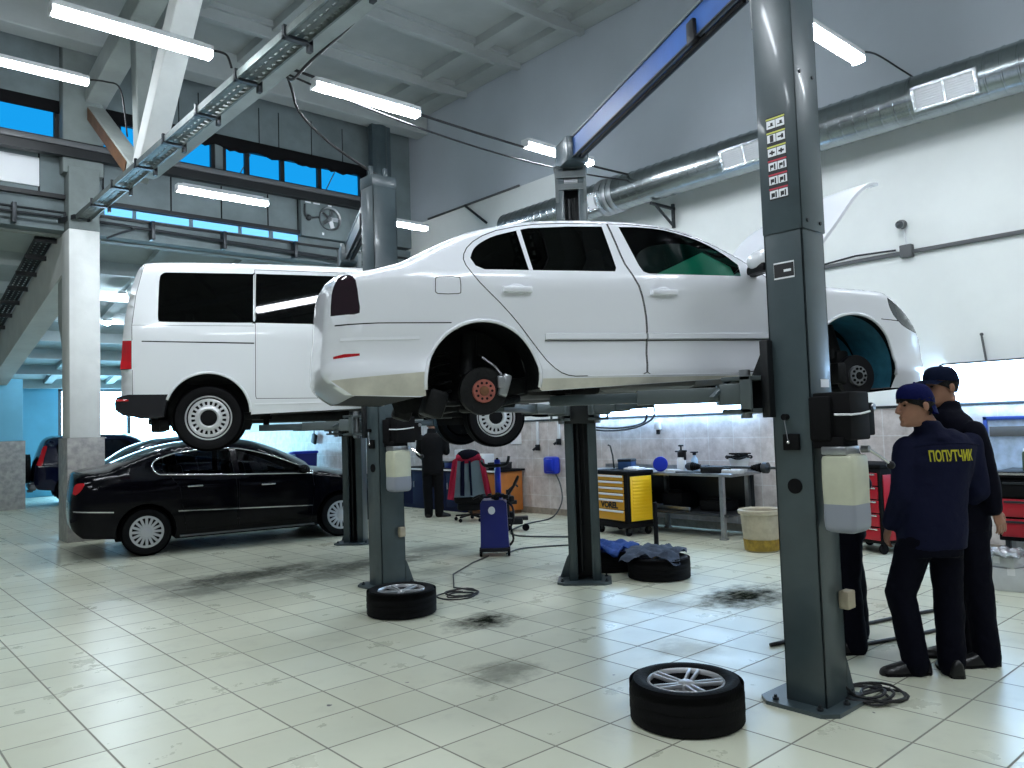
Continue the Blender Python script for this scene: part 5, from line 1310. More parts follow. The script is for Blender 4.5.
# ---------------- near lift (white saloon)
PW, PD = 0.245, 0.235
nl = thing('two_post_lift', 'nearest grey two-post lift, holding up the white saloon', 'car lift', (0, 0, 0), 0, 'two-post car lifts')
P1X, P1Y = 4.088, 2.133                                  # corner of the near column towards the camera
c1 = column(nl, (P1X+PW/2, P1Y+PD, 0), 0.0, 4.22, 2.64, PW, PD)
carriage(c1, 1.735); top_cap(c1, 4.22, PW, PD); post_fittings(c1, PW, PD, -1)
c2 = column(nl, (5.80, 5.505, 0), PI-R(48), 4.22, None, 0.32, PD)
carriage(c2, 1.735); top_cap(c2, 4.22, 0.32, PD)
crossbeam(nl, (5.86, 5.60), (P1X+PW/2+0.02, P1Y+0.12), 4.26)
power_unit(nl, 4.04, P1Y)
SX, SY = 3.161, 4.129
def carpt(org, th, x, y): return (org[0]+x*math.cos(th)+y*math.sin(th), org[1]-x*math.sin(th)+y*math.cos(th))
def c2w(c, x, y):
    a = c.rotation_euler[2]; return (c.location.x+x*math.cos(a)-y*math.sin(a), c.location.y+x*math.sin(a)+y*math.cos(a))
for c, s, xs in ((c1, -1, ((-0.18, 0.50), (0.18, 1.72))), (c2, 1, ((0.18, 0.50), (-0.18, 1.72)))):
    for lx, cx in xs:
        q = carpt((SX, SY), TH, cx, s*0.66); arm(nl, c2w(c, lx, 0.13), q, 1.735, 0.075)
# stickers on the near column
st = MB(); x = -PW/2-0.0095; ym = -PD/2-0.0
def plate(mb, y0, y1, z0, z1, d=0.0): mb.bx(x-0.0015-d, x-d, y0, y1, z0, z1)
sA = MB(); plate(sA, ym-0.055, ym+0.06, 2.83, 3.31); sA.build('warning_sticker_strip', 'label_black', c1, 0)
sY = MB(); sR = MB(); sK = MB()
for i in range(6):
    zt = 3.305-i*0.081
    (plate(sY if i < 3 else sR, ym-0.055, ym+0.06, zt-0.011, zt-0.002, 0.001))
    sW = MB()
    for k in (0, 1):
        y0 = ym+0.004 if k == 0 else ym-0.053
        plate(sW, y0, y0+0.053, zt-0.062, zt-0.016, 0.001)
        a, b = y0+0.010, y0+0.043
        if i == 1 and k == 0: plate(sK, a+0.004, b-0.008, zt-0.06, zt-0.02, 0.0025)
        elif i in (2,): plate(sK, a, b, zt-0.046, zt-0.036, 0.0025); plate(sK, a+0.012, b-0.012, zt-0.054, zt-0.028, 0.0025)
        elif i == 1: plate(sK, a, b, zt-0.044, zt-0.036, 0.0025); plate(sK, a, a+0.012, zt-0.052, zt-0.028, 0.0025)
        elif i == 0: plate(sK, a, b, zt-0.05, zt-0.045, 0.0025); plate(sK, a+0.004, a+0.018, zt-0.045, zt-0.03, 0.0025)
        else:
            plate(sK, a, a+0.008, zt-0.058, zt-0.024, 0.0025); plate(sK, a+0.012, b, zt-0.045-0.004*i+0.012, zt-0.03, 0.0025); plate(sK, b-0.006, b, zt-0.058, zt-0.035, 0.0025)
    sW.build('pictogram_panel', 'label', c1, 0)
sY.build('sticker_band_yellow', 'label_yellow', c1, 0); sR.build('sticker_band_red', 'label_red', c1, 0); sK.build('pictogram', 'label_black', c1, 0)
nm = MB(); plate(nm, ym-0.062, ym+0.062, 2.375, 2.47, -0.0075); nm.build('name_plate', 'label', c1, 0)
nm = MB(); plate(nm, ym-0.060, ym+0.060, 2.384, 2.461, -0.006); nm.build('name_plate_band', 'label_black', c1, 0)
nm = MB(); plate(nm, ym-0.044, ym+0.0, 2.412, 2.426, -0.0045); nm.build('name_plate_mark', 'label', c1, 0)
lw = MB(); lw.bx(-PW/2+0.12, -PW/2+0.215, -PD-0.002, -PD, 1.755, 1.80); lw.build('rating_label', 'label', c1, 0)
jb = MB(); jb.bx(PW/2-0.06, PW/2+0.03, -PD-0.06, -PD, 0.52, 0.62, 0.01); jb.build('junction_box', 'bucket', c1)
# ---------------- second lift (white van)
sl_ = thing('two_post_lift', 'grey two-post lift holding up the white van', 'car lift', (0, 0, 0), 0, 'two-post car lifts')
P3X, P3Y = 4.28, 6.86; PW, PD = 0.285, 0.24
c3 = column(sl_, (P3X+PW/2, P3Y+PD, 0), 0.0, 4.22, None, PW, PD)
carriage(c3, 1.66); post_fittings(c3, PW, PD, -1)
ct = MB(); ct.bx(-PW/2-0.004, PW/2+0.004, -PD-0.004, 0.004, 4.12, 4.24, 0.004)
for s_ in (-1, 1): ct.bx(s_*0.09-0.02, s_*0.09+0.02, -0.14, -0.10, 4.24, 4.36, 0.004); ct.bx(s_*0.05-0.01, s_*0.05+0.05, -0.08, -0.06, 4.24, 4.30)
ct.build('column_cap', 'lift_grey', c3, 30)
c4 = column(sl_, (5.72, 9.90, 0), PI-R(48), 4.18, None, PW, PD)
carriage(c4, 1.66); top_cap(c4, 4.18, PW, PD)
crossbeam(sl_, (5.70, 9.86), (P3X+PW/2, P3Y+0.14), 3.98, 'lift_light', 0.09)
power_unit(sl_, P3X+0.03, P3Y)
for c, s, xs in ((c3, -1, ((-0.18, 0.55), (0.18, 2.25))), (c4, 1, ((0.18, 0.55), (-0.18, 2.25)))):
    for lx, cx in xs:
        q = carpt((3.324, 8.725), TV, cx, s*0.68); arm(sl_, c2w(c, lx, 0.13), q, 1.66, 0.12)
jb = MB(); jb.bx(PW/2-0.09, PW/2-0.02, -PD-0.05, -PD, 0.50, 0.60, 0.01); jb.build('junction_box', 'bucket', c3)
# ================================================================== LOOSE WHEELS
def loose_wheel(x, y, label, r=0.305, w_=0.205, spin=0.0, rim_r=0.208, name='car_wheel'):
    t = thing(name, label, 'wheel', (x, y, w_/2+0.006), spin, 'wheels taken off and laid on the floor')
    ty = wheel_parts(t, 'twin5', r, w_, rim_r, sub=False)
    for o in t.children: o.rotation_euler = (R(-90), 0, 0)
    return t
loose_wheel(3.52, 2.63, 'wheel with twin-spoke silver rim lying flat before the nearest lift column', spin=1.40)
loose_wheel(3.86, 5.88, 'wheel lying flat at the foot of the second lift column', spin=1.3)
loose_wheel(6.50, 5.13, 'wheel lying flat under the blue cloths near the steel workbench', spin=0.4, r=0.32)
loose_wheel(6.52, 5.83, 'wheel lying flat half hidden behind the far lift column', spin=0.9)
def cloth(name, x, y, z, rx, ry, m, label, seed, rz=0.0, n=26):
    rnd = random.Random(seed); ph = [rnd.uniform(0, 6.28) for _ in range(8)]
    mb = MB(); rows = []
    for i in range(n+1):
        row = []
        for j in range(n+1):
            u = 2*i/n-1; v = 2*j/n-1
            edge = 1+0.10*math.sin(5*math.atan2(v, u)+ph[0])
            px, py = u*rx*edge, v*ry*edge
            h = 0.016*math.sin(11*u+ph[1]+2*v)+0.014*math.sin(9*v+ph[2]+3*u)+0.010*math.sin(17*(u+v)+ph[3])
            rr = math.hypot(px, py)
            h += 0.03 - 0.9*max(0, rr-0.29)**1.2
            row.append(Vector((px, py, h)))
        rows.append(row)
    mb.ring_loft(rows, False, False); bmesh.ops.solidify(mb.bm, geom=mb.bm.faces[:], thickness=0.006)
    o = mb.build(name, m, None, 180); o.location = (x, y, z); o.rotation_euler = (0, 0, rz); tag(o, label, 'cloth', 'cloths on the wheels'); return o
cloth('work_cloth', 6.52, 5.20, 0.235, 0.30, 0.29, 'grey_rag', 'crumpled grey blue cloth spread over the nearer wheel by the workbench', 3, 0.5)
cloth('work_cloth', 6.50, 5.83, 0.235, 0.28, 0.28, 'blue_cloth', 'crumpled bright blue cloth over the wheel half behind the far lift column', 8, 0.2)

# ================================================================== CABLE COILS AND HOSES
def coil(name, cx, cy, turns, r, label, th=0.009, tail=None, seed=1):
    rnd = random.Random(seed); pts = []
    for i in range(turns*16):
        a = 2*PI*i/16; k = 1+0.22*math.sin(i*0.37+seed)
        pts.append((cx+r*k*math.cos(a)+0.05*math.sin(i*0.11+seed), cy+r*0.85*k*math.sin(a)+0.06*math.cos(i*0.17), th+0.006*(i//16)+0.004*math.sin(i)))
    if tail: pts += tail
    return wire(name, pts, th, label, 'cable')
coil('cable_coil', 4.48, 2.04, 5, 0.135, 'tangled coil of black cable at the foot of the nearest column', 0.008, [(4.36, 2.1, 0.03), (4.3, 2.15, 0.1), (4.33, 2.16, 0.3)])
coil('cable_coil', 4.62, 6.05, 3, 0.16, 'loops of black cable on the floor beside the wheel at the second column', 0.008, [(4.75, 6.3, 0.02), (5.2, 6.9, 0.012), (5.8, 7.3, 0.012), (6.2, 7.5, 0.012)], 4)
wire('floor_hose', [(5.0, 3.0, 0.014), (5.6, 2.86, 0.014), (6.4, 2.65, 0.014), (7.2, 2.4, 0.014)], 0.014, 'black hose on the floor behind the workers, farther of the two', 'hose', k=5)
wire('floor_hose', [(4.9, 2.72, 0.014), (5.4, 2.55, 0.014), (5.9, 2.38, 0.014), (6.6, 2.2, 0.014)], 0.014, 'black hose on the floor behind the workers, nearer of the two', 'hose', k=5)
wire('floor_cable', [(6.45, 7.45, 0.012), (6.8, 7.6, 0.012), (7.1, 7.5, 0.012), (7.4, 7.3, 0.012), (7.8, 6.9, 0.012)], 0.011, 'dark cable on the floor from the blue machine towards the far lift column', 'cable', 'grey_cable', k=5)

# ================================================================== STEEL WORKBENCH AND WHAT IS ON IT
BX0, BX1, BY0, BY1, BZ = 8.92, 9.64, 5.80, 8.6, 0.87
wb = thing('workbench', 'long steel workbench with an open lower shelf against the tiled wall', 'workbench', (BX0, BY0, 0))
LX, LY = BX1-BX0, BY1-BY0
MB().bx(0, LX, 0, LY, BZ-0.04, BZ, 0.004).bx(LX-0.01, LX, 0, LY, BZ, BZ+0.06).build('bench_top', 'metal', wb)
for (x, y) in ((0.05, 0.18), (LX-0.06, 0.18), (0.05, 1.55), (LX-0.06, 1.55), (0.05, LY-0.18), (LX-0.06, LY-0.18)):
    MB().bx(x-0.028, x+0.028, y-0.028, y+0.028, 0.02, BZ-0.04).bx(x-0.045, x+0.045, y-0.045, y+0.045, 0, 0.02).build('leg', 'metal', wb, 0)
MB().bx(0.03, LX-0.03, 0.1, LY-0.1, 0.30, 0.335, 0.003).build('lower_shelf', 'dark_metal', wb)
MB().bx(LX-0.03, LX-0.02, 0.1, LY-0.1, 0.34, BZ-0.05).build('back_panel', 'dark_metal', wb)
# drive shaft
def onb(dx, dy): return (BX0+dx, BY0+dy, BZ)
ds = thing('drive_shaft', 'dark drive shaft with ribbed rubber boots lying along the workbench', 'drive shaft', onb(0.24, -0.28), 0)
MB().cyl((0, 0.0, 0.075), (0, 0.95, 0.075), 0.018, 14).build('shaft', 'dark_metal', ds)
for y0, s in ((0.12, 1), (0.92, -1)):
    pr = []
    for k in range(6): pr += [(0.032+0.006*k, y0-s*0.025*k), (0.024+0.006*k, y0-s*(0.025*k+0.012))]
    MB().lathe(pr, (0, 0, 0.075), 'y', 20).build('rubber_boot', 'rubber', ds)
jt = MB(); jt.lathe([(0.0, 1.16), (0.03, 1.155), (0.055, 1.12), (0.062, 1.05), (0.045, 1.03)], (0, 0, 0.075), 'y', 20); jt.lathe([(0.05, -0.03), (0.072, -0.05), (0.072, -0.11), (0.04, -0.13), (0.018, -0.135), (0.018, -0.22), (0.0, -0.22)], (0, 0, 0.075), 'y', 20); jt.build('joint_housing', 'dark_metal', ds)
cp = thing('brake_caliper_part', 'dark caliper lying under the drive shaft on the bench edge', 'car part', onb(0.12, 0.36), 0.3)
MB().box((0, 0, 0.045), (0.16, 0.30, 0.09), None, 0.02).box((0.02, 0.1, 0.08), (0.1, 0.1, 0.05), None, 0.015).cyl((0, -0.1, 0.05), (0, -0.24, 0.05), 0.025, 12).build('casting', 'dirt_dark', cp)
MB().bar((-0.03, 0.1, 0.015), (-0.05, 0.5, 0.015), 0.03, 0.02).build('bracket', 'dark_metal', cp)
bw = thing('parts_tub', 'white plastic tub heaped with dark tools on the workbench', 'tub', onb(0.45, 0.16))
MB().lathe([(0.0, 0.0), (0.10, 0.0), (0.135, 0.17), (0.142, 0.17), (0.142, 0.18), (0.125, 0.18), (0.095, 0.02), (0.0, 0.02)], (0, 0, 0), 'z', 24).build('tub_body', 'white_plastic', bw)
tl = MB()
for k in range(7):
    a = k*0.9; tl.bar((0.16*math.cos(a), 0.16*math.sin(a), 0.185+0.01*k), (-0.13*math.cos(a), -0.13*math.sin(a), 0.175+0.012*k), 0.03, 0.02, 0.004)
tl.tube([(0.17*math.cos(a), 0.17*math.sin(a), 0.20+0.02*math.sin(3*a)) for a in [2*PI*i/20 for i in range(21)]], 0.012, 6); tl.build('tool_heap', 'matte_black', bw)
sb_ = thing('spray_bottle', 'pale spray bottle with black pump head on the workbench', 'bottle', onb(0.28, 0.98))
MB().lathe([(0, 0), (0.06, 0), (0.064, 0.02), (0.064, 0.15), (0.05, 0.19), (0.03, 0.205), (0, 0.205)], (0, 0, 0), 'z', 20).build('bottle_body', 'white_plastic', sb_)
MB().lathe([(0.0, 0.20), (0.055, 0.20), (0.055, 0.27), (0.03, 0.30), (0.0, 0.30)], (0, 0, 0), 'z', 16).bx(-0.02, 0.02, -0.09, 0.0, 0.27, 0.30, 0.006).bx(-0.018, 0.018, -0.075, -0.055, 0.16, 0.27, 0.005).cyl((0, 0, 0.30), (0, 0, 0.36), 0.014, 8).bx(-0.03, 0.03, -0.03, 0.03, 0.35, 0.375, 0.01).cyl((0, 0, 0.28), (0, 0.1, 0.28), 0.012, 8).build('pump_head', 'black_plastic', sb_)
cb2 = thing('clear_bottle', 'small clear bottle with dark cap right of the spray bottle', 'bottle', onb(0.48, 0.90))
MB().lathe([(0, 0), (0.045, 0), (0.048, 0.02), (0.048, 0.16), (0.02, 0.2), (0.02, 0.22), (0, 0.22)], (0, 0, 0), 'z', 16).build('bottle_body', mat('clear_blue_plastic', (0.35, 0.5, 0.65), 0.2), cb2)
MB().lathe([(0, 0.22), (0.026, 0.22), (0.026, 0.25), (0, 0.25)], (0, 0, 0), 'z', 12).bx(-0.03, 0.03, -0.05, 0.05, 0.25, 0.27, 0.006).build('bottle_cap', 'black_plastic', cb2)
bd = thing('blue_tin', 'bright blue round tin standing on edge on the workbench above the yellow cabinet', 'tin', onb(0.16, 1.26), R(36))
MB().lathe([(0, -0.05), (0.10, -0.05), (0.105, -0.045), (0.105, 0.045), (0.10, 0.05), (0, 0.05)], (0, 0, 0.106), 'x', 28).build('tin_body', 'blue_plastic', bd)
MB().lathe([(0.0, -0.056), (0.085, -0.056), (0.085, -0.05)], (0, 0, 0.106), 'x', 28).build('tin_lid', 'blue_plastic', bd)
for (dx, dy, sx, sy, sz, m, lab, rz) in ((0.2, 1.62, 0.2, 0.26, 0.03, 'paper', 'white papers lying left of the blue tin', 0.3), (0.12, 1.0, 0.16, 0.18, 0.035, 'box_white', 'flat white packet right of the blue tin', -0.2), (0.14, 0.10, 0.10, 0.36, 0.05, 'box_white', 'long white packet under the right end of the drive shaft', 0.0)):
    o = MB().box((0, 0, sz/2), (sx, sy, sz), None, 0.006).build('packet', m, None); o.location = onb(dx, dy); o.rotation_euler = (0, 0, rz); tag(o, lab, 'packet')
# things on the lower shelf
sh = MB(); sh.bar((0, 0, 0.03), (0.1, 0.75, 0.03), 0.05, 0.05, 0.01); o = sh.build('steel_bar', 'metal', None); o.location = (BX0+0.12, BY0+0.75, 0.335); tag(o, 'bright steel bar lying on the lower shelf of the workbench', 'bar')
for k, (dy, sx, sy, sz) in enumerate(((0.5, 0.35, 0.4, 0.14), (1.15, 0.4, 0.34, 0.22), (2.0, 0.4, 0.5, 0.2))):
    o = MB().box((0, 0, sz/2), (sx, sy, sz), None, 0.02).box((0, 0, sz+0.02), (sx*0.6, sy*0.7, 0.04), None, 0.01).build('dark_case', 'matte_black', None); o.location = (BX0+0.45, BY0+dy, 0.335)
    tag(o, ('low dark case at the right end of the bench shelf', 'dark case in the middle of the bench shelf', 'dark case on the bench shelf behind the yellow cabinet')[k], 'case')

# ================================================================== YELLOW TOOL CABINET
# corner between its two visible faces is towards the camera
yc = thing('tool_cabinet', 'yellow and black tool cabinet on castors beside the far lift column', 'tool cabinet', (8.45, 7.16, 0), R(-9))
cw, cd_ = 0.46, 0.72                                        # local x: depth away along the yellow side, local y: width of the drawer front
z0, z1 = 0.17, 0.86
MB().bx(0.0, cw, 0.0, cd_, z0, z1, 0.008).build('cabinet_body', 'matte_black', yc)
MB().bx(-0.02, cw+0.02, -0.02, cd_+0.02, z1, z1+0.05, 0.012).build('cabinet_top', 'matte_black', yc)
MB().bx(-0.015, cw+0.015, -0.012, cd_+0.012, z0-0.06, z0+0.01, 0.01).build('cabinet_plinth', 'matte_black', yc)
sd = MB(); sd.bx(0.05, cw-0.02, -0.012, 0.0, z0+0.04, z1-0.03, 0.004)
for k in range(12): sd.bx(0.09, cw-0.06, -0.017, -0.010, z0+0.08+k*0.046, z0+0.11+k*0.046, 0.002)
sd.build('side_panel', 'yellow', yc)
hts = [0.085, 0.085, 0.085, 0.085, 0.15, 0.15]; zt = z1-0.012
for i, h_ in enumerate(hts):
    dr = MB().bx(-0.016, 0.0, 0.075, cd_-0.02, zt-h_+0.008, zt, 0.004).build('drawer', 'orange_yellow', yc)
    MB().bx(-0.034, -0.014, 0.08, cd_-0.03, zt-0.03, zt-0.002, 0.005).build('handle', 'label', dr)
    if i == 4: text_mesh('drawer_lettering', 'VOREL', 0.115, 'label_black', dr, (-0.0185, cd_/2+0.02, zt-0.088), (R(90), 0, R(-90)), 0.001, 1.05, 0.006)
    zt -= h_
for (x, y) in ((0.05, 0.06), (cw-0.05, 0.06), (0.05, cd_-0.06), (cw-0.05, cd_-0.06)):
    cs = MB().lathe([(0.02, -0.016), (0.052, -0.016), (0.055, 0), (0.052, 0.016), (0.02, 0.016)], (x, y, 0.056), 'y', 20).build('caster', 'matte_black', yc)
    MB().bx(x-0.03, x+0.03, y-0.026, y-0.02, 0.05, 0.12).bx(x-0.03, x+0.03, y+0.02, y+0.026, 0.05, 0.12).build('caster_fork', 'dark_metal', cs, 0)
wd = thing('wire_wand', 'thin dark rod standing up on the yellow tool cabinet', 'rod', (8.72, 7.62, z1+0.05))
MB().tube([(0, 0, 0.0), (0.0, 0.02, 0.20), (0.0, 0.06, 0.34), (0, 0.1, 0.355)], 0.012, 8).bx(-0.04, 0.04, -0.04, 0.04, 0, 0.015, 0.004).build('rod', 'dark_metal', wd)
dbx = thing('small_box', 'small dark blue box standing on the yellow tool cabinet', 'box', (8.82, 7.46, z1+0.05), 0.2)
MB().bx(-0.08, 0.08, -0.11, 0.11, 0, 0.15, 0.01).build('box_body', mat('dark_blue_box', (0.02, 0.06, 0.16), 0.4), dbx); MB().bx(-0.083, 0.083, -0.113, 0.113, 0.11, 0.15, 0.008).build('box_lid', 'lift_dark', dbx)
o = MB().box((0, 0, 0.015), (0.2, 0.24, 0.03), None, 0.008).box((0.02, 0.03, 0.035), (0.14, 0.1, 0.02), None, 0.006).build('paper_stack', 'paper', None); o.location = (8.74, 7.26, z1+0.05); tag(o, 'white papers on the yellow tool cabinet in front of the small dark box', 'papers')
# dark stand between cabinet and bench, its foot on the cloth side
stn = thing('tripod_stand', 'thin black stand with a round foot before the right corner of the yellow cabinet', 'stand', (7.55, 5.98, 0))
MB().cyl((0, 0, 0.02), (0, 0, 0.62), 0.028, 12).build('post', 'matte_black', stn); MB().lathe([(0, 0), (0.12, 0), (0.12, 0.015), (0.04, 0.03), (0, 0.03)], (0, 0, 0), 'z', 24).build('foot', 'matte_black', stn)

# ================================================================== BUCKET
bk_ = thing('waste_bin', 'dirty cream plastic bin with yellow residue beside the workbench', 'bin', (8.52, 5.16, 0))
MB().lathe([(0.0, 0.0), (0.185, 0.0), (0.20, 0.02), (0.235, 0.44), (0.262, 0.45), (0.265, 0.49), (0.25, 0.50), (0.225, 0.48), (0.19, 0.04), (0, 0.03)], (0, 0, 0), 'z', 40).build('bin_body', 'bucket', bk_)
MB().lathe([(0.19, 0.012), (0.203, 0.02), (0.214, 0.15), (0.20, 0.15)], (0, 0, 0), 'z', 40).build('bin_residue', 'bucket_low', bk_)
MB().lathe([(0.0, 0.40), (0.222, 0.40), (0.222, 0.41), (0, 0.43)], (0, 0, 0), 'z', 32).build('bin_contents', 'matte_black', bk_)

# ================================================================== BLUE SERVICE MACHINE
bm2 = thing('service_machine', 'dark blue wheeled service machine standing between the two lifts', 'machine', (6.36, 7.56, 0), -YAW); bm2.scale = (0.86, 0.95, 0.98)
mb = MB(); mb.prism([(-0.20, 0.10), (0.21, 0.10), (0.20, 0.20), (0.185, 0.66), (0.14, 0.70), (-0.16, 0.70), (-0.19, 0.66)], -0.16, 0.2, 'xz'); mb.build('machine_body', 'blue_machine', bm2, 30)
MB().bx(-0.22, 0.22, -0.19, 0.24, 0.06, 0.11, 0.02).build('machine_base', 'black_plastic', bm2)
MB().bx(0.02, 0.11, 0.10, 0.17, 0.68, 1.20, 0.02).bx(0.035, 0.095, 0.08, 0.10, 0.75, 1.15, 0.01).build('machine_post', 'blue_plastic', bm2)
hd = MB(); hd.tube(smooth_path([(-0.17, 0.08, 1.20), (-0.12, 0.08, 1.13), (0.05, 0.08, 1.12), (0.2, 0.08, 1.14), (0.24, 0.08, 1.24)], 4), 0.022, 8); hd.cyl((0.065, 0.13, 1.1), (0.065, 0.13, 1.22), 0.02, 8); hd.build('push_handle', 'black_plastic', bm2)
MB().lathe([(0, -0.172), (0.045, -0.172), (0.05, -0.16)], (-0.03, 0, 0.575), 'y', 20).build('gauge', 'label', bm2)
tp = MB(); rnd = random.Random(5)
for k in range(12): tp.box((rnd.uniform(-0.2, 0.22), rnd.uniform(-0.1, 0.15), 0.71+rnd.uniform(0, 0.05)), (0.07, 0.06, 0.05), Matrix.Rotation(rnd.uniform(0, 3), 3, 'Z') @ Matrix.Rotation(rnd.uniform(-.5, .5), 3, 'X'), 0.01)
tp.tube(smooth_path([(-0.3, -0.05, 0.72), (-0.2, -0.1, 0.76), (-0.1, -0.12, 0.74), (0.1, -0.1, 0.77)], 4), 0.015, 8); tp.build('tool_tray', 'black_plastic', bm2)
hs = MB()
hs.tube(smooth_path([(0.19, 0.0, 0.66), (0.27, -0.05, 0.60), (0.28, -0.08, 0.45), (0.24, -0.06, 0.35), (0.27, -0.05, 0.2), (0.22, 0.0, 0.12)], 5), 0.016, 8)
hs.tube(smooth_path([(0.2, -0.05, 0.74), (0.32, -0.08, 0.9), (0.36, -0.1, 0.98), (0.30, -0.1, 0.88)], 4), 0.02, 8); hs.box((0.26, -0.02, 0.7), (0.08, 0.08, 0.08), None, 0.02); hs.box((0.26, -0.02, 0.5), (0.07, 0.08, 0.08), None, 0.02); hs.build('side_hose', 'black_plastic', bm2)
for (x, y, r_) in ((-0.2, -0.14, 0.06), (0.2, -0.14, 0.06), (-0.2, 0.18, 0.06), (0.2, 0.18, 0.06)):
    MB().lathe([(0.02, -0.018), (r_-0.004, -0.018), (r_, 0), (r_-0.004, 0.018), (0.02, 0.018)], (x, y, r_), 'x', 20).build('wheel', 'matte_black', bm2)
# second trolley with black attachments right of it
tr2 = thing('hose_trolley', 'low black wheeled trolley right of the blue machine', 'trolley', (8.0, 9.05, 0), -YAW)
MB().bx(-0.12, 0.14, -0.12, 0.12, 0.10, 0.20, 0.02).bx(0.02, 0.22, -0.1, 0.1, 0.16, 0.21, 0.01).build('trolley_deck', 'black_plastic', tr2)
MB().cyl((-0.08, 0, 0.2), (-0.08, 0, 0.62), 0.025, 10).bx(-0.12, 0.06, -0.05, 0.05, 0.40, 0.46, 0.015).tube([(-0.08, 0, 0.60), (0.04, 0, 0.70), (0.08, 0, 0.66)], 0.016, 8).build('trolley_post', 'black_plastic', tr2)
for x in (-0.1, 0.18): MB().lathe([(0.02, -0.02), (0.052, -0.02), (0.055, 0), (0.052, 0.02), (0.02, 0.02)], (x, -0.1, 0.055), 'y', 16).bx(x-0.02, x+0.02, -0.12, -0.08, 0.06, 0.11).build('wheel', 'matte_black', tr2)

# ================================================================== CABINETS ALONG THE BACK WALL
oc = thing('orange_cabinet', 'orange wooden cabinet with dark worktop against the back tiles', 'cabinet', (9.10, 10.72, 0))
MB().bx(0.02, 0.62, 0.0, 0.92, 0.06, 0.765, 0.006).build('cabinet_body', 'orange_wood', oc)
MB().bx(0.05, 0.6, 0.03, 0.9, 0, 0.06).build('cabinet_plinth', 'wood', oc, 0)
dd = MB().bx(0.0, 0.02, 0.03, 0.44, 0.10, 0.74, 0.004).build('door', 'orange_wood', oc); MB().bx(-0.02, 0.0, 0.38, 0.40, 0.40, 0.52, 0.004).build('handle', 'chrome', dd)
dd = MB().bx(0.0, 0.02, 0.46, 0.89, 0.10, 0.74, 0.004).build('door', 'orange_wood', oc); MB().bx(-0.02, 0.0, 0.50, 0.52, 0.40, 0.52, 0.004).build('handle', 'chrome', dd)
bc = thing('blue_cabinet', 'low dark blue cabinet behind the worker in black', 'cabinet', (9.10, 11.66, 0))
MB().bx(0.02, 0.62, 0.0, 2.28, 0.0, 0.765, 0.006).build('cabinet_body', mat('navy_cabinet', (0.005, 0.010, 0.045), 0.75, spec=0.2), bc)
for k in range(4): 
    dd = MB().bx(0.0, 0.02, 0.02+k*0.565, 0.565+k*0.565, 0.08, 0.74, 0.004).build('door', mat('navy_door', (0.006, 0.012, 0.05), 0.75, spec=0.2), bc); MB().bx(-0.02, 0, 0.50+k*0.565, 0.52+k*0.565, 0.42, 0.54, 0.003).build('handle', 'metal', dd)
wt = MB().bx(9.08, 9.76, 10.68, 13.95, 0.768, 0.805, 0.006).build('worktop', 'matte_black', None); tag(wt, 'long dark worktop over the orange and blue cabinets', 'worktop')
wt2 = MB().bx(9.062, 9.082, 10.68, 13.95, 0.77, 0.80, 0.003).build('worktop_edging', 'label', wt)
mc = thing('battery_charger', 'white boxed appliance standing on the dark worktop behind the blue machine', 'appliance', (9.35, 11.42, 0.806))
MB().bx(-0.14, 0.14, -0.2, 0.2, 0.0, 0.28, 0.015).build('appliance_case', 'white_plastic', mc); MB().bx(-0.15, -0.138, -0.16, 0.10, 0.06, 0.24, 0.004).build('appliance_panel', 'box_white', mc); MB().cyl((-0.15, 0.13, 0.16), (-0.165, 0.13, 0.16), 0.035, 14).build('appliance_knob', 'black_plastic', mc)
mc2 = thing('parts_washer', 'pale boxy device left of the white appliance on the worktop', 'appliance', (9.35, 11.92, 0.806))
MB().bx(-0.14, 0.14, -0.16, 0.16, 0.0, 0.36, 0.015).build('device_case', 'box_white', mc2); MB().lathe([(0, -0.155), (0.05, -0.152), (0.06, -0.14)], (0, 0, 0.2), 'x', 16).build('device_dial', 'black_plastic', mc2)
rn = random.Random(11)
for k, (y_, m_, lab) in enumerate(((10.82, 'black_plastic', 'black box at the right end of the dark worktop'), (11.02, 'matte_black', 'black case beside the white appliance on the worktop'), (12.35, 'blue_machine', 'dark blue box on the worktop left of the chair with the jacket'), (12.75, 'black_plastic', 'dark box on the worktop near the worker in black'))):
    t = thing('worktop_box', lab, 'box', (9.36, y_, 0.806), rn.uniform(-.2, .2)); h_ = rn.uniform(0.10, 0.16)
    MB().bx(-0.12, 0.12, -0.1, 0.1, 0, h_, 0.012).build('box_body', m_, t); MB().bx(-0.125, 0.125, -0.105, 0.105, h_-0.03, h_, 0.008).build('box_lid', 'dark_metal', t)
# chair with the jacket hung over its back
chr_ = thing('office_chair', 'black office chair carrying a red and grey jacket', 'chair', (8.37, 10.56, 0), -YAW)
sc2 = MB(); sc2.box((0, 0.03, 0.40), (0.54, 0.50, 0.18), None, 0.06); sc2.box((0, 0.03, 0.26), (0.44, 0.40, 0.14), None, 0.05); sc2.build('seat', 'matte_black', chr_)
MB().box((0, -0.20, 0.80), (0.42, 0.07, 0.52), None, 0.035).bar((0, -0.16, 0.44), (0, -0.19, 0.62), 0.06, 0.03).build('backrest', 'matte_black', chr_)
MB().cyl((0, 0.05, 0.1), (0, 0.05, 0.42), 0.028, 12).build('gas_column', 'dark_metal', chr_)
for k in range(5):
    a = 2*PI*k/5+0.3; lg = MB().bar((0, 0.05, 0.11), (0.28*math.cos(a), 0.05+0.28*math.sin(a), 0.085), 0.045, 0.03, 0.006).build('leg', 'black_plastic', chr_)
    MB().lathe([(0.01, -0.02), (0.03, -0.02), (0.032, 0), (0.03, 0.02), (0.01, 0.02)], (0.28*math.cos(a), 0.05+0.28*math.sin(a), 0.034), 'y', 14).build('caster', 'matte_black', lg)
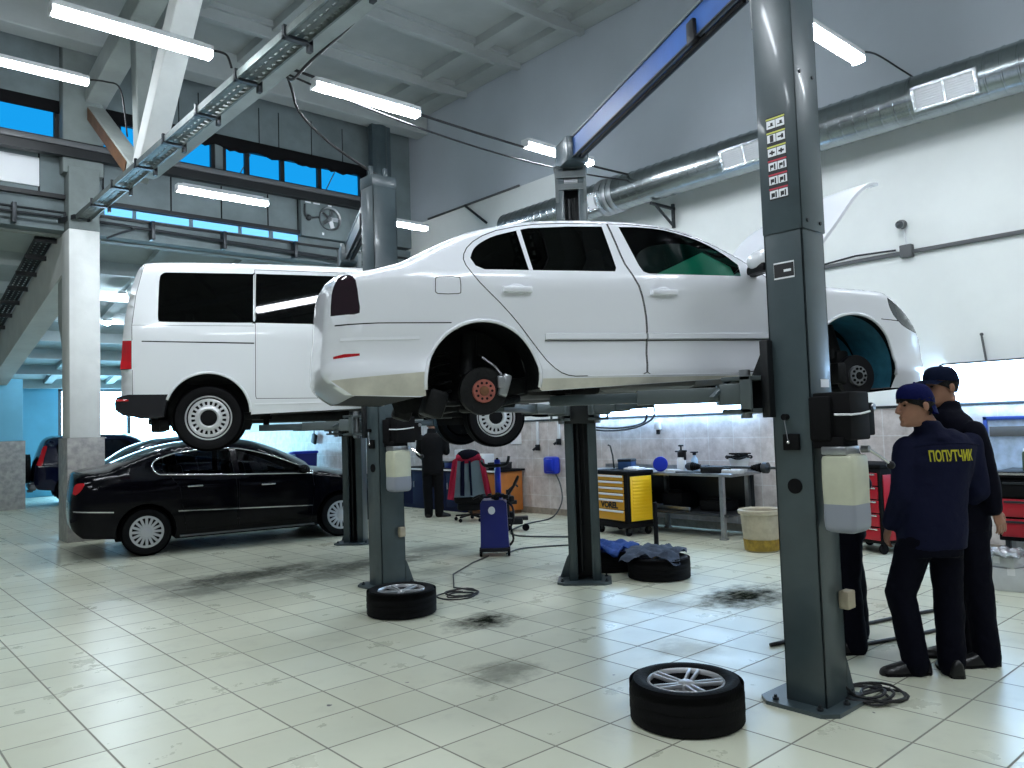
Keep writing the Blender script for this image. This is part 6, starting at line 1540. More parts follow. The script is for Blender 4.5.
jk = thing('hanging_jacket', 'red and grey work jacket hung over the office chair', 'jacket', (8.37, 10.56, 0), -YAW); jk.scale = (0.9, 1, 1.02)
def drape(name, m, x0, x1, zt0, zt1, zb0, zb1, yb, n=14):
    mb = MB(); rows = []
    for i in range(n+1):
        t = i/n; row = []
        for k in range(9):
            v = k/8; x = (x0[0]+(x0[1]-x0[0])*v)*(1-t)+(x1[0]+(x1[1]-x1[0])*v)*t
            zt = zt0+(zt1-zt0)*t; zb = zb0+(zb1-zb0)*t; z = zt+(zb-zt)*v
            row.append(Vector((x, yb-0.04*math.sin(PI*min(1, v*1.3))-0.012*math.sin(9*t+5*v), z)))
        rows.append(row)
    mb.ring_loft(rows, False, False); bmesh.ops.solidify(mb.bm, geom=mb.bm.faces[:], thickness=0.03); return mb.build(name, m, jk, 180)
drape('jacket_back', 'grey_cloth', (-0.24, -0.33), (0.24, 0.33), 1.08, 1.08, 0.42, 0.42, -0.26)
drape('jacket_panel', 'navy', (-0.14, -0.17), (-0.07, -0.09), 1.0, 1.02, 0.45, 0.44, -0.30, 6)
drape('jacket_panel', 'navy', (0.0, 0.02), (0.045, 0.06), 1.02, 1.02, 0.45, 0.44, -0.30, 6)
drape('jacket_sleeve', 'red_cloth', (-0.29, -0.41), (-0.19, -0.29), 1.03, 1.08, 0.40, 0.38, -0.30, 8)
drape('jacket_sleeve', 'red_cloth', (0.19, 0.30), (0.29, 0.42), 1.08, 1.03, 0.42, 0.44, -0.30, 8)
drape('jacket_yoke', 'red_cloth', (-0.22, -0.26), (0.22, 0.26), 1.12, 1.12, 0.97, 0.97, -0.285, 12)
hd_ = MB(); hd_.ball((0.0, -0.23, 1.10), (0.22, 0.12, 0.10), 10); hd_.build('jacket_hood', 'navy_dark', jk, 180)

# ================================================================== RED TOOL CABINETS ON THE RIGHT
rc = thing('tool_cabinet', 'tall red and black tool cabinet behind the oil tank of the nearest lift', 'tool cabinet', (9.0, 3.92, 0), R(-18))
MB().bx(0, 0.5, 0.0, 0.66, 0.12, 0.98, 0.01).build('cabinet_body', 'matte_black', rc)
MB().bx(0.03, 0.44, -0.012, 0.0, 0.16, 0.90, 0.004).build('side_panel', 'red', rc)
for k in range(5):
    dr = MB().bx(-0.014, 0, 0.04, 0.62, 0.16+k*0.155, 0.30+k*0.155, 0.004).build('drawer', 'red', rc); MB().bx(-0.028, -0.012, 0.06, 0.6, 0.275+k*0.155, 0.295+k*0.155, 0.004).build('handle', 'chrome', dr)
MB().bx(-0.02, 0.52, -0.02, 0.68, 0.98, 1.02, 0.01).build('cabinet_top', 'matte_black', rc)
for (x, y) in ((0.06, 0.06), (0.44, 0.06), (0.06, 0.6), (0.44, 0.6)): MB().lathe([(0.02, -0.018), (0.056, -0.018), (0.06, 0), (0.056, 0.018), (0.02, 0.018)], (x, y, 0.06), 'y', 18).bx(x-0.02, x+0.02, y-0.02, y+0.02, 0.06, 0.12).build('caster', 'matte_black', rc)
rt = thing('tool_trolley', 'black tool trolley with red drawers at the right edge under the blue framed board', 'tool trolley', (8.13, 1.72, 0.0), 0.0)
MB().bx(0.02, 0.56, 0.0, 0.78, 0.40, 0.98, 0.008).build('trolley_body', 'matte_black', rt)
MB().bx(-0.03, 0.6, -0.03, 0.81, 0.98, 1.03, 0.012).build('trolley_top', 'matte_black', rt)
MB().bx(-0.035, -0.028, -0.02, 0.80, 1.0, 1.02).build('trolley_edge', 'chrome', rt, 0)
for k, (a, b, m_) in enumerate(((0.80, 0.95, 'matte_black'), (0.62, 0.78, 'red'), (0.44, 0.60, 'red'))):
    dr = MB().bx(0.0, 0.02, 0.03, 0.75, a, b, 0.005).build('drawer', m_, rt); MB().bx(-0.014, 0.0, 0.06, 0.72, b-0.035, b-0.015, 0.004).build('handle', 'dark_metal', dr)
for (x, y) in ((0.06, 0.06), (0.52, 0.06), (0.06, 0.72), (0.52, 0.72)): MB().bx(x-0.02, x+0.02, y-0.02, y+0.02, 0.0, 0.42).build('leg', 'dark_metal', rt, 0)
MB().bx(0.03, 0.55, 0.03, 0.75, 0.06, 0.085).build('trolley_shelf', 'dark_metal', rt, 0)
cn = thing('spray_can', 'dark green spray can standing on the black tool trolley', 'can', (8.30, 2.28, 1.03))
MB().lathe([(0, 0), (0.036, 0), (0.038, 0.006), (0.038, 0.155), (0.03, 0.175), (0, 0.178)], (0, 0, 0), 'z', 20).build('can_body', 'olive', cn); MB().lathe([(0.026, 0.172), (0.026, 0.20), (0.014, 0.205), (0.0, 0.205)], (0, 0, 0), 'z', 16).build('can_cap', 'label', cn)
# cartons heaped under and before the trolley
for k, (x, y, z, sx, sy, sz, rz, lab) in enumerate((
        (8.02, 2.36, 0.0, 0.34, 0.46, 0.20, 0.15, 'large pale carton lowest in the heap below the black tool trolley'),
        (8.0, 2.42, 0.205, 0.26, 0.30, 0.09, -0.25, 'flat white carton on top of the large pale carton'),
        (8.36, 2.38, 0.087, 0.18, 0.20, 0.30, 0.1, 'upright white carton standing on the trolley shelf'),
        (8.4, 2.0, 0.087, 0.2, 0.26, 0.26, 0.0, 'second upright carton farther along the trolley shelf'),
        (7.98, 1.9, 0.0, 0.3, 0.36, 0.16, -0.1, 'pale carton on the floor at the right edge of the heap'))):
    t = thing('carton', lab, 'carton', (x, y, z), rz)
    MB().bx(-sx/2, sx/2, -sy/2, sy/2, 0, sz, 0.006).build('carton_body', 'box_white', t)
    MB().bx(-sx/2-0.001, sx/2+0.001, -0.03, 0.03, sz-0.06, sz+0.001).build('carton_tape', 'paper', t, 0)
o = cloth('packing_foil', 7.93, 2.42, 0.30, 0.16, 0.17, 'foil', 'crumpled shiny foil on top of the flat white carton', 21); o['category'] = 'foil'; del o['group']
# dark blue bin by the far wall seen over the black saloon's bonnet
bbn = thing('wheeled_bin', 'dark blue bin by the tiled wall seen over the bonnet of the black saloon', 'bin', (9.3, 18.55, 0), 0); bbn.scale = (1, 0.8, 1.08)
MB().prism([(-0.24, 0.08), (0.24, 0.08), (0.3, 0.98), (-0.3, 0.98)], -0.28, 0.28, 'xz').build('bin_body', 'blue_machine', bbn, 30); MB().bx(-0.33, 0.33, -0.31, 0.31, 0.98, 1.04, 0.02).build('bin_lid', 'blue_plastic', bbn)
for y_ in (-0.2, 0.2): MB().lathe([(0.02, -0.02), (0.09, -0.02), (0.1, 0), (0.09, 0.02), (0.02, 0.02)], (0.2, y_, 0.1), 'y', 18).build('wheel', 'matte_black', bbn)
hk_ = thing('hanging_hook', 'dark tool hanging on a cord at the tiled wall over the black saloon', 'hook', (9.72, 18.7, 1.42))
MB().tube([(0, 0, 0.1), (0, 0, 1.0)], 0.012, 6).build('cord', 'cable', hk_); MB().box((0, 0, 0.0), (0.08, 0.2, 0.26), Matrix.Rotation(0.3, 3, 'X'), 0.03).build('tool_body', 'lift_dark', hk_)
# ================================================================== PEOPLE
HEAD = [(-0.130, -0.070, -0.010, 0.026), (-0.120, -0.094, 0.005, 0.040), (-0.100, -0.101, 0.030, 0.053), (-0.072, -0.098, 0.055, 0.062), (-0.045, -0.097, 0.076, 0.067),
        (-0.020, -0.096, 0.090, 0.072), (0.005, -0.090, 0.098, 0.075), (0.030, -0.097, 0.103, 0.077), (0.060, -0.093, 0.104, 0.078), (0.090, -0.076, 0.094, 0.070), (0.110, -0.050, 0.070, 0.052), (0.123, -0.012, 0.030, 0.020)]
def hrow(z):
    for a, b in zip(HEAD, HEAD[1:]):
        if a[0] <= z <= b[0]:
            t = (z-a[0])/(b[0]-a[0]); return [a[i]+(b[i]-a[i])*t for i in range(4)]
    return list(HEAD[0] if z < HEAD[0][0] else HEAD[-1])
def hpt(z, phi, inf=0.0, zo=None):
    _, yf, yb, w_ = hrow(z); yc = 0.012; c, s = math.cos(phi), math.sin(phi)
    return Vector(((w_+inf)*c, yc+((yc-yf+inf)*s if s < 0 else (yb-yc+inf)*s), z if zo is None else zo))
def head_matrix(c, yaw, pitch=0.0, roll=0.0): return Matrix.Translation(c) @ Matrix.Rotation(yaw, 4, 'Z') @ Matrix.Rotation(pitch, 4, 'X') @ Matrix.Rotation(roll, 4, 'Y')
def remeshed(mb, name, m, parent, vox, it=3, disp=0.0, dscale=0.1):
    bmesh.ops.recalc_face_normals(mb.bm, faces=mb.bm.faces[:])
    me = bpy.data.meshes.new(name); mb.bm.to_mesh(me); mb.bm.free()
    o = bpy.data.objects.new(name, me); COL.objects.link(o)
    r = o.modifiers.new('r', 'REMESH'); r.mode = 'VOXEL'; r.voxel_size = vox; r.use_smooth_shade = True
    s = o.modifiers.new('s', 'SMOOTH'); s.factor = 0.5; s.iterations = it
    if disp:
        tx = bpy.data.textures.new(name+'_folds', 'CLOUDS'); tx.noise_scale = dscale; tx.noise_depth = 2
        d = o.modifiers.new('d', 'DISPLACE'); d.texture = tx; d.strength = disp; d.mid_level = 0.5
    bpy.context.view_layer.update()
    dg = bpy.context.evaluated_depsgraph_get()
    me2 = bpy.data.meshes.new_from_object(o.evaluated_get(dg)); bpy.data.objects.remove(o)
    me2.name = name; me2.materials.clear()
    return link(name, me2, m, parent, 180)
def ell(c, rx, ry, z, yaw=0.0, n=28, p=2.3):
    out = []
    for j in range(n):
        a = 2*PI*j/n; ca, sa = math.cos(a), math.sin(a)
        x = rx*math.copysign(abs(ca)**(2/p), ca); y = ry*math.copysign(abs(sa)**(2/p), sa)
        out.append(Vector((c[0]+x*math.cos(yaw)-y*math.sin(yaw), c[1]+x*math.sin(yaw)+y*math.cos(yaw), z)))
    return out
def limb(mb, pts, rad, n=16):
    P = [Vector(p) for p in pts]; Q = []; RR = []
    for i in range(len(P)-1):
        for k in range(6):
            t = k/6; Q.append(P[i].lerp(P[i+1], t)); RR.append(rad[i]+(rad[i+1]-rad[i])*t)
    Q.append(P[-1]); RR.append(rad[-1])
    mb.tube(Q, RR, n)
    for p, r in zip(P, rad): mb.ball(p, r*0.99, 8)
def hand(mb, w_, d, n, side, curl=0.5, s=1.0):
    """w_ wrist, d towards the fingers, n out of the back of the hand, side = +1/-1 on which side the thumb leaves"""
    w_ = Vector(w_); d = Vector(d).normalized(); n = Vector(n); n = (n-d*n.dot(d)).normalized(); x = d.cross(n)*side
    rings = []
    for t, hw_, th in ((0.0, 0.026, 0.019), (0.03, 0.034, 0.017), (0.06, 0.041, 0.015), (0.09, 0.041, 0.013)):
        c = w_+d*t*s
        rings.append([c+x*math.cos(a)*hw_*s+n*math.sin(a)*th*s for a in [2*PI*j/18 for j in range(18)]])
    mb.ring_loft(rings)
    for k, (off, L_) in enumerate(((0.031, 0.074), (0.0105, 0.083), (-0.0105, 0.077), (-0.031, 0.060))):
        b = w_+d*0.085*s+x*off*s; dirv = (d+x*off*1.8).normalized(); pts = [b-d*0.02*s, b]; a = curl*0.45*(1+0.15*k)
        cur = dirv
        for j in range(3):
            cur = (Matrix.Rotation(-a*side, 3, x) @ cur) if False else (cur*math.cos(a)-n*math.sin(a)).normalized()
            nn = n
            pts.append(pts[-1]+cur*L_*s*(0.42, 0.32, 0.26)[j])
        mb.tube([p for p in pts], [0.0095*s, 0.0098*s, 0.009*s, 0.0082*s, 0.0068*s], 10)
        mb.ball(pts[-1], 0.0068*s, 6)
    tb = w_+d*0.025*s+x*0.026*s
    t1 = tb+(d*0.6+x*0.75-n*0.25).normalized()*0.04*s; t2 = t1+(d*0.9+x*0.3-n*0.35).normalized()*0.032*s; t3 = t2+(d*0.95+x*0.0-n*0.4).normalized()*0.026*s
    mb.tube([tb, t1, t2, t3], [0.014*s, 0.0125*s, 0.0105*s, 0.008*s], 10); mb.ball(t3, 0.008*s, 6)
def shoe(parent, heel, toe, h=0.095, w_=0.048):
    heel = Vector(heel); toe = Vector(toe); d = (toe-heel); d.z = 0; L_ = d.length; d.normalize(); x = Vector((d.y, -d.x, 0)); rings = []
    for t, k, hh in ((0.0, 0.55, 0.075), (0.04, 0.78, 0.10), (0.2, 0.85, h+0.01), (0.38, 0.9, h), (0.55, 1.0, 0.075), (0.75, 1.08, 0.058), (0.9, 0.92, 0.045), (0.97, 0.62, 0.036), (1.0, 0.35, 0.026)):
        c = heel+d*L_*t; ring = []
        for (u, v) in ((-1, 0), (-1.06, 0.12), (-1.0, 0.4), (-0.75, 0.8), (-0.3, 1.0), (0.3, 1.0), (0.75, 0.8), (1.0, 0.4), (1.06, 0.12), (1, 0)):
            ring.append(c+x*u*w_*k+Vector((0, 0, 0.004+v*hh)))
        rings.append(ring)
    mb = MB(); mb.ring_loft(rings); o = mb.build('shoe', 'shoe', parent, 60)
    s_ = MB(); pl = [heel+d*L_*t+x*sg*w_*k*1.08 for sg, seq in ((-1, ((0, .5), (.05, .8), (.4, .92), (.7, 1.1), (.92, .9), (1.0, .3))), (1, ((1.0, .3), (.92, .9), (.7, 1.1), (.4, .92), (.05, .8), (0, .5)))) for t, k in seq]
    s_.prism([(p.x, p.y) for p in pl], heel.z, heel.z+0.018, 'xy'); s_.build('shoe_sole', 'matte_black', o, 0)
    lc = MB()
    for t in (0.42, 0.5, 0.58): c = heel+d*L_*t; lc.bar(c-x*w_*0.45+Vector((0, 0, h-0.06*(t-0.38)/0.2*0.9+0.004)), c+x*w_*0.45+Vector((0, 0, h-0.06*(t-0.38)/0.2*0.9+0.004)), 0.006, 0.006)
    lc.build('laces', 'grey_cable', o)
    return o

def person(name, label, loc, J, cfg):
    """local frame: x across the picture, y away from the camera, z up"""
    root = thing(name, label, 'person', loc, -YAW)
    vox = cfg.get('vox', 0.0065)
    ty = cfg['torso_yaw']
    b = MB()
    T_ = J['torso']                                            # rings (z, cx, cy, half width, half depth)
    b.ring_loft([ell((cx, cy), rx*0.92, ry*0.9, z, ty) for z, cx, cy, rx, ry in T_])
    hm = head_matrix(Vector(J['head']), cfg['head_yaw'], cfg.get('head_pitch', 0), cfg.get('head_roll', 0))
    n0 = Vector(J['neck']); n1 = hm @ Vector((0, 0.03, -0.06))
    limb(b, [n0-Vector((0, 0, 0.06)), n0, n1], [0.075, 0.06, 0.056])
    hb = MB()
    hb.ring_loft([[hpt(r[0], 2*PI*j/32) for j in range(32)] for r in HEAD])
    hb.tube([(0, -0.088, 0.026), (0, -0.102, 0.008), (0, -0.117, -0.016), (0, -0.122, -0.030), (0, -0.106, -0.040)], [0.007, 0.010, 0.0125, 0.0145, 0.011], 12)
    for s in (-1, 1):
        hb.ball((s*0.012, -0.106, -0.036), (0.009, 0.012, 0.009), 8)
        hb.ball((s*0.032, -0.084, 0.026), (0.026, 0.014, 0.008), 8)
        hb.ball((s*0.083, 0.016, -0.008), (0.012, 0.021, 0.034), 10)
    hb.ball((0, -0.099, -0.064), (0.025, 0.010, 0.0065), 8); hb.ball((0, -0.097, -0.078), (0.022, 0.010, 0.007), 8); hb.ball((0, -0.092, -0.108), (0.026, 0.016, 0.017), 8)
    hb.xform(hm)
    tmp = bpy.data.meshes.new('t'); hb.bm.to_mesh(tmp); hb.bm.free(); b.bm.from_mesh(tmp); bpy.data.meshes.remove(tmp)
    for sd in ('L', 'R'):
        sh, el, wr = [Vector(p) for p in J['arm'+sd]]
        limb(b, [sh, el, wr], [0.052, 0.043, 0.028])
        hd = J['hand'+sd]; hand(b, wr, hd[0], hd[1], hd[2], hd[3])
        hp, kn, an = [Vector(p) for p in J['leg'+sd]]
        limb(b, [hp, kn, an], [0.085, 0.058, 0.04]); ft = J['foot'+sd]
        limb(b, [an, Vector(ft[1])*0.5+Vector(ft[0])*0.5+Vector((0, 0, 0.04))], [0.034, 0.022])
    body = remeshed(b, 'body', 'skin', root, vox, 2)
    # clothes
    j = MB(); g = cfg.get('fat', 1.0)
    j.ring_loft([ell((cx, cy), rx*g, ry*g, z, ty) for z, cx, cy, rx, ry in J['jacket']])
    for sd in ('L', 'R'):
        sh, el, wr = [Vector(p) for p in J['arm'+sd]]
        limb(j, [sh, el, el.lerp(wr, 0.93)], [0.080, 0.068, 0.052])
    nt_ = Vector(J['neck']); up = (n1-nt_).normalized()
    j.ring_loft([ell((nt_+up*k).to_2d(), r_, r_*0.98, (nt_+up*k).z, ty, 24, 2.0) for k, r_ in ((-0.05, 0.12), (-0.01, 0.092), (0.04, 0.082), (0.075, 0.080), (0.085, 0.076))])
    jk_ = remeshed(j, 'jacket', cfg['cloth'], root, 0.012, 4, 0.016, 0.14)
    tr_ = MB()
    tr_.ring_loft([ell((cx, cy), rx*g, ry*g, z, ty) for z, cx, cy, rx, ry in J['pelvis']])
    for sd in ('L', 'R'):
        hp, kn, an = [Vector(p) for p in J['leg'+sd]]
        lo = an+(an-kn).normalized()*0.045
        limb(tr_, [hp, kn, lo], [0.108*g, 0.088*g, 0.078*g])
    remeshed(tr_, 'trousers', cfg['trousers'], root, 0.012, 4, 0.018, 0.12)
    for sd in ('L', 'R'): shoe(root, *J['foot'+sd])
    # eyes, brows, hair, cap
    e = MB()
    for s in (-1, 1): e.ball((s*0.031, -0.0865, 0.006), (0.012, 0.008, 0.006), 8)
    e.xform(hm); e.build('eyes', 'eye', root, 180)
    e = MB()
    for s in (-1, 1): e.tube([hpt(0.026, -PI/2+s*0.16, 0.004), hpt(0.031, -PI/2+s*0.36, 0.005), hpt(0.026, -PI/2+s*0.58, 0.004)], [0.004, 0.005, 0.003], 6)
    e.xform(hm); e.build('eyebrows', 'hair', root, 180)
    hr = MB(); rows = []
    for z in cfg['hair']:
        a0 = 0.42 if z < -0.035 else (-0.12 if z < -0.01 else (-0.35 if z < 0.015 else -0.85)); row = []
        for k in range(25):
            ph = a0+(PI-2*a0)*k/24; row.append(hpt(z, ph, 0.013+0.004*math.sin(k*2.1+z*200)))
        rows.append(row)
    hr.ring_loft(rows, False, False)
    if cfg.get('fringe'):
        hr.ring_loft([[hpt(z, -PI/2-1.3+2.6*k/14, 0.009+0.003*math.sin(k*1.7)) for k in range(15)] for z in (0.028, 0.045, 0.06)], False, False)
    if cfg.get('beard'):
        hr.ring_loft([[hpt(z, -PI/2-1.2+2.4*k/14, 0.002) for k in range(15)] for z in (-0.118, -0.10, -0.088)], False, False)
    bmesh.ops.solidify(hr.bm, geom=hr.bm.faces[:], thickness=0.004)
    hr.xform(hm); hr.build('hair', 'hair', root, 180)
    cm = MB(); zz = cfg.get('cap_z', 0.05); rows = []
    dirn = cfg.get('cap_dir', 1)                                # 1 = peak forward, -1 = worn backwards
    for i in range(11):
        t = i/10; z = zz+(0.135-zz)*math.sin(t*PI/2); zq = min(z, 0.1225); row = []
        for k in range(36):
            ph = 2*PI*k/36; drop = 0.035*(0.5+0.5*math.sin(ph))*(1-t) if dirn > 0 else 0.05*(0.5+0.5*math.sin(ph))*(1-t)
            p = hpt(max(0.03, min(zq, 0.12))-0.0, ph, 0.014+0.006*math.sin(t*PI)); sc = math.cos(t*PI/2)**0.55 if t < 1 else 0.02
            base = hpt(0.055, ph, 0.014); yc = 0.012
            q = Vector((base.x*sc, yc+(base.y-yc)*sc, zz+(0.137-zz)*(math.sin(t*PI/2)**0.9)-drop)); row.append(q)
        rows.append(row)
    cm.ring_loft(rows, False, True); cm.bm.faces.new([v for v in cm.bm.verts[-36:]])
    bmesh.ops.solidify(cm.bm, geom=cm.bm.faces[:], thickness=0.004)
    cm.ball((0, 0.012, 0.138), 0.008, 6)
    cm.xform(hm); cap = cm.build('cap', cfg['cap'], root, 60)
    pk = MB(); rows = []
    for i in range(7):
        t = i/6; row = []
        for k in range(15):
            a = -1.15+2.3*k/14; r0 = 1.0
            if dirn > 0:
                bs = hpt(0.055, -PI/2+a, 0.012); ex = 0.098*t*math.cos(a)**0.7
                row.append(Vector((bs.x, bs.y-ex, zz+0.002-0.02*t-0.022*abs(a)**2*0.6)))
            else:
                bs = hpt(0.055, PI/2+a, 0.012); ex = 0.07*t*math.cos(a)**0.7
                row.append(Vector((bs.x, bs.y+ex*0.25, zz-0.05-ex*1.0-0.012*abs(a)**2)))
        rows.append(row)
    pk.ring_loft(rows, False, False); bmesh.ops.solidify(pk.bm, geom=pk.bm.faces[:], thickness=0.005); pk.xform(hm); pk.build('cap_peak', cfg['cap'], cap, 180)
    return root, jk_

def G(px_x, px_y): return None
# ---- worker seen from behind, cap worn backwards
J1 = dict(
    torso=[(0.86, 0.05, 0.02, 0.16, 0.11), (1.0, 0.06, 0.02, 0.155, 0.105), (1.12, 0.08, 0.02, 0.15, 0.10), (1.28, 0.11, 0.02, 0.175, 0.11), (1.40, 0.125, 0.02, 0.18, 0.10), (1.47, 0.12, 0.02, 0.12, 0.075)],
    jacket=[(0.76, 0.055, 0.02, 0.195, 0.15), (0.86, 0.06, 0.02, 0.20, 0.15), (1.0, 0.07, 0.02, 0.195, 0.145), (1.12, 0.085, 0.02, 0.195, 0.14), (1.28, 0.115, 0.02, 0.215, 0.145), (1.38, 0.13, 0.02, 0.215, 0.13), (1.45, 0.125, 0.02, 0.165, 0.105), (1.49, 0.115, 0.02, 0.10, 0.08)],
    pelvis=[(0.72, 0.04, 0.02, 0.185, 0.145), (0.82, 0.05, 0.02, 0.19, 0.145), (0.95, 0.06, 0.02, 0.175, 0.13), (1.02, 0.06, 0.02, 0.165, 0.12)],
    neck=(0.085, 0.0, 1.475), head=(-0.015, -0.02, 1.64),
    armL=((-0.065, 0.02, 1.375), (-0.125, 0.0, 1.10), (-0.155, 0.10, 0.90)), armR=((0.325, 0.02, 1.385), (0.365, 0.02, 1.10), (0.30, 0.22, 0.96)),
    handL=((-0.15, 0.35, -0.9), (-1, 0.1, 0), 1, 0.6), handR=((-0.3, 0.9, 0.1), (0.2, 0, 1), -1, 0.8),
    legL=((-0.03, 0.02, 0.83), (-0.135, 0.06, 0.48), (-0.09, 0.02, 0.10)), legR=((0.14, 0.02, 0.83), (0.155, 0.05, 0.47), (0.125, 0.0, 0.10)),
    footL=((0.00, 0.02, 0), (-0.30, 0.03, 0)), footR=((0.11, -0.10, 0), (0.16, 0.19, 0)))
m1, j1 = person('person', 'worker in navy overalls with a blue cap worn backwards and yellow lettering on the back', (5.105, 1.98, 0), J1,
    dict(torso_yaw=R(-8), head_yaw=R(-86), head_pitch=R(4), cloth='navy', trousers='navy_dark', cap='cap_blue', cap_dir=-1, cap_z=0.052, hair=(-0.065, -0.045, -0.02, 0.0, 0.02, 0.03, 0.042), fringe=True, vox=0.006))
# lettering printed on the back, laid on the cloth
bvh = BVHTree.FromObject(j1, bpy.context.evaluated_depsgraph_get())
lt = text_mesh('back_lettering', 'ПОПУТЧИК', 0.088, 'yellow_text', j1, (0, 0, 0), (0, 0, 0), 0.0005, 0.52, 0.0022)
for v in lt.data.vertices:
    o_ = Vector((0.135+v.co.x, -1.0, 1.325+v.co.y)); h_ = bvh.ray_cast(o_, Vector((0, 1, 0)))
    y_ = h_[0].y if h_[0] else -0.13
    v.co = Vector((o_.x, y_-0.009-(v.co.z+0.0005), o_.z))
sm = MB(); pts = []
for i in range(24):
    x_ = -0.06+0.40*i/23; z_ = 1.385+0.02*math.sin(PI*i/23); h_ = bvh.ray_cast(Vector((x_, -1.0, z_)), Vector((0, 1, 0)))
    if h_[0]: pts.append(h_[0]+Vector((0, -0.003, 0)))
sm.tube(pts, 0.003, 5); sm.build('yoke_seam', 'navy', j1, 180)

# ---- second worker in profile, peaked cap
J2 = dict(
    torso=[(0.92, 0.0, 0.0, 0.11, 0.16), (1.06, 0.0, 0.0, 0.105, 0.155), (1.2, -0.005, 0.0, 0.105, 0.15), (1.36, -0.01, 0.0, 0.115, 0.18), (1.48, -0.015, 0.0, 0.10, 0.185), (1.56, -0.03, 0.0, 0.075, 0.12)],
    jacket=[(0.84, 0.0, 0.0, 0.15, 0.20), (0.96, 0.0, 0.0, 0.155, 0.20), (1.1, 0.0, 0.0, 0.15, 0.195), (1.22, -0.005, 0.0, 0.15, 0.195), (1.38, -0.005, 0.0, 0.15, 0.205), (1.48, -0.015, 0.0, 0.125, 0.19), (1.55, -0.03, 0.0, 0.11, 0.16), (1.60, -0.045, 0.0, 0.085, 0.10)],
    pelvis=[(0.80, 0.01, 0.0, 0.15, 0.19), (0.9, 0.01, 0.0, 0.15, 0.19), (1.05, 0.0, 0.0, 0.13, 0.175), (1.1, 0.0, 0.0, 0.125, 0.165)],
    neck=(-0.035, 0.0, 1.58), head=(-0.075, -0.01, 1.755),
    armL=((0.015, -0.19, 1.455), (0.075, -0.205, 1.175), (0.095, -0.22, 0.975)), armR=((0.0, 0.19, 1.455), (0.02, 0.24, 1.18), (-0.12, 0.20, 1.03)),
    handL=((0.36, -0.05, -0.93), (0.35, -0.9, 0), -1, 0.55), handR=((-0.7, -0.1, -0.5), (0.2, 0.9, 0), 1, 0.6),
    legL=((0.01, -0.09, 0.89), (0.03, -0.10, 0.49), (0.06, -0.10, 0.10)), legR=((0.01, 0.09, 0.89), (-0.03, 0.10, 0.49), (0.0, 0.10, 0.10)),
    footL=((0.135, -0.10, 0), (-0.165, -0.11, 0)), footR=((0.07, 0.10, 0), (-0.23, 0.12, 0)))
m2, j2 = person('person', 'taller worker in navy with a peaked cap facing left, one hand hanging', (5.535, 1.92, 0), J2,
    dict(torso_yaw=0.0, head_yaw=R(-82), head_pitch=R(2), cloth='navy_dark', trousers='navy_dark', cap='cap_navy', cap_dir=1, cap_z=0.052, hair=(-0.04, -0.02, 0.0, 0.02, 0.04), vox=0.006))
# ---- third worker mostly hidden behind the near column
J3 = dict(
    torso=[(0.88, 0.0, 0.0, 0.11, 0.15), (1.02, -0.01, 0.0, 0.105, 0.15), (1.2, -0.02, 0.0, 0.105, 0.15), (1.34, -0.03, 0.0, 0.11, 0.17), (1.43, -0.04, 0.0, 0.10, 0.17), (1.5, -0.06, 0.0, 0.07, 0.10)],
    jacket=[(0.80, 0.0, 0.0, 0.14, 0.19), (0.95, -0.01, 0.0, 0.14, 0.19), (1.1, -0.02, 0.0, 0.13, 0.18), (1.34, -0.03, 0.0, 0.14, 0.20), (1.43, -0.045, 0.0, 0.125, 0.20), (1.5, -0.06, 0.0, 0.09, 0.12)],
    pelvis=[(0.76, 0.0, 0.0, 0.145, 0.185), (0.86, 0.0, 0.0, 0.145, 0.185), (1.0, 0.0, 0.0, 0.12, 0.17)],
    neck=(-0.085, 0.0, 1.50), head=(-0.17, 0.0, 1.635),
    armL=((-0.03, -0.19, 1.40), (0.06, -0.22, 1.14), (-0.14, -0.24, 1.08)), armR=((-0.04, 0.19, 1.40), (0.02, 0.22, 1.13), (-0.16, 0.2, 1.08)),
    handL=((-0.9, 0.1, 0.1), (0, -0.3, 1), 1, 0.8), handR=((-0.9, -0.1, 0.1), (0, 0.3, 1), -1, 0.8),
    legL=((0.0, -0.09, 0.84), (-0.02, -0.10, 0.47), (0.0, -0.12, 0.10)), legR=((0.02, 0.09, 0.84), (0.11, 0.13, 0.47), (0.17, 0.22, 0.10)),
    footL=((0.06, -0.12, 0), (-0.22, -0.12, 0)), footR=((0.24, 0.23, 0), (-0.05, 0.26, 0)))
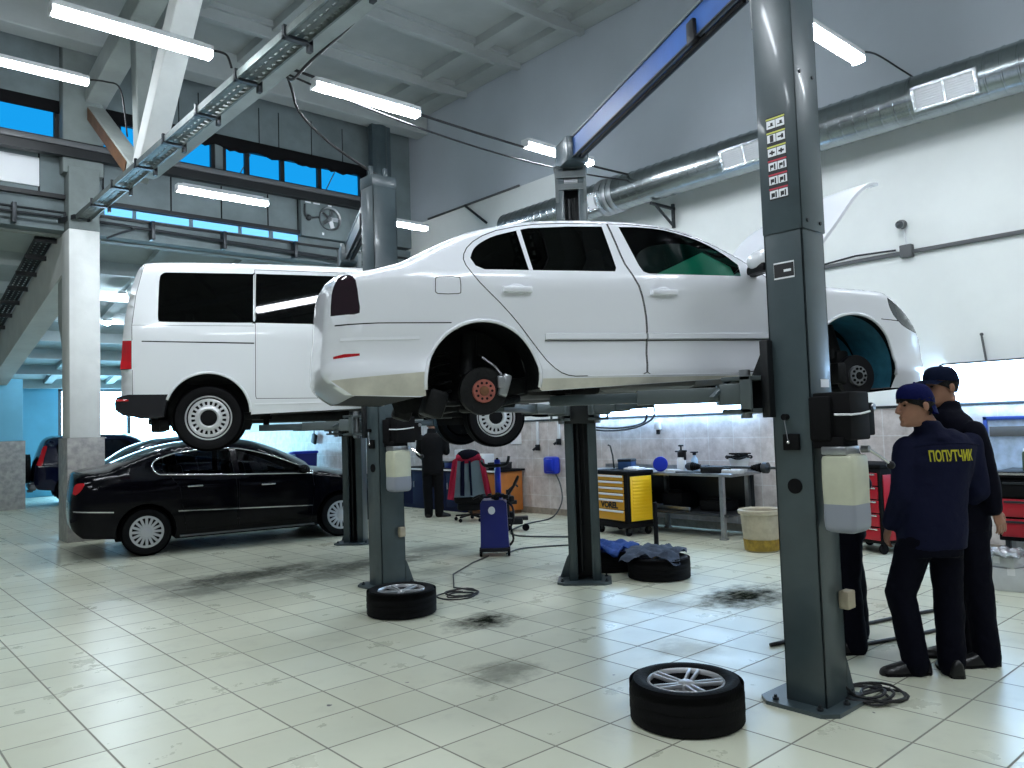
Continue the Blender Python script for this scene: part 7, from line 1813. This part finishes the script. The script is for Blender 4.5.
m3, j3 = person('person', 'worker in blue overalls mostly hidden behind the oil tank of the nearest column', (5.31, 2.60, 0), J3,
    dict(torso_yaw=0.0, head_yaw=R(-90), cloth='navy', trousers='navy_dark', cap='cap_navy', hair=(-0.02, 0.0, 0.02, 0.04), vox=0.009))
# ---- worker in black in the back, facing the worktop
J4 = dict(
    torso=[(0.88, 0, 0, 0.16, 0.11), (1.02, 0, 0, 0.155, 0.105), (1.2, 0, 0, 0.16, 0.105), (1.36, 0, 0, 0.18, 0.11), (1.44, 0, 0, 0.18, 0.10), (1.5, 0, 0, 0.1, 0.07)],
    jacket=[(0.80, 0, 0, 0.195, 0.15), (0.95, 0, 0, 0.19, 0.145), (1.1, 0, 0, 0.19, 0.14), (1.34, 0, 0, 0.21, 0.145), (1.43, 0, 0, 0.205, 0.13), (1.5, 0, 0, 0.11, 0.09)],
    pelvis=[(0.76, 0, 0, 0.19, 0.14), (0.88, 0, 0, 0.19, 0.14), (1.0, 0, 0, 0.17, 0.12)],
    neck=(0.0, 0.02, 1.51), head=(0.0, 0.05, 1.66),
    armL=((-0.2, 0.0, 1.41), (-0.24, 0.04, 1.15), (-0.18, 0.26, 1.05)), armR=((0.2, 0.0, 1.41), (0.25, 0.05, 1.16), (0.24, 0.24, 1.38)),
    handL=((0.2, 0.9, 0), (-0.2, 0, 1), 1, 0.7), handR=((-0.1, 0.3, 0.9), (0.3, -0.9, 0), -1, 0.7),
    legL=((-0.09, 0, 0.84), (-0.10, 0.02, 0.47), (-0.09, 0.0, 0.10)), legR=((0.09, 0, 0.84), (0.10, 0.02, 0.47), (0.10, 0.0, 0.10)),
    footL=((-0.09, -0.08, 0), (-0.11, 0.2, 0)), footR=((0.06, -0.03, 0), (0.3, 0.06, 0)))
m4, j4 = person('person', 'worker in black standing at the dark worktop under the nose of the van', (8.36, 11.62, 0), J4,
    dict(torso_yaw=0.0, head_yaw=R(180), cloth='matte_black', trousers='matte_black', cap='cap_navy', hair=(-0.03, 0.0, 0.03, 0.06), vox=0.009))
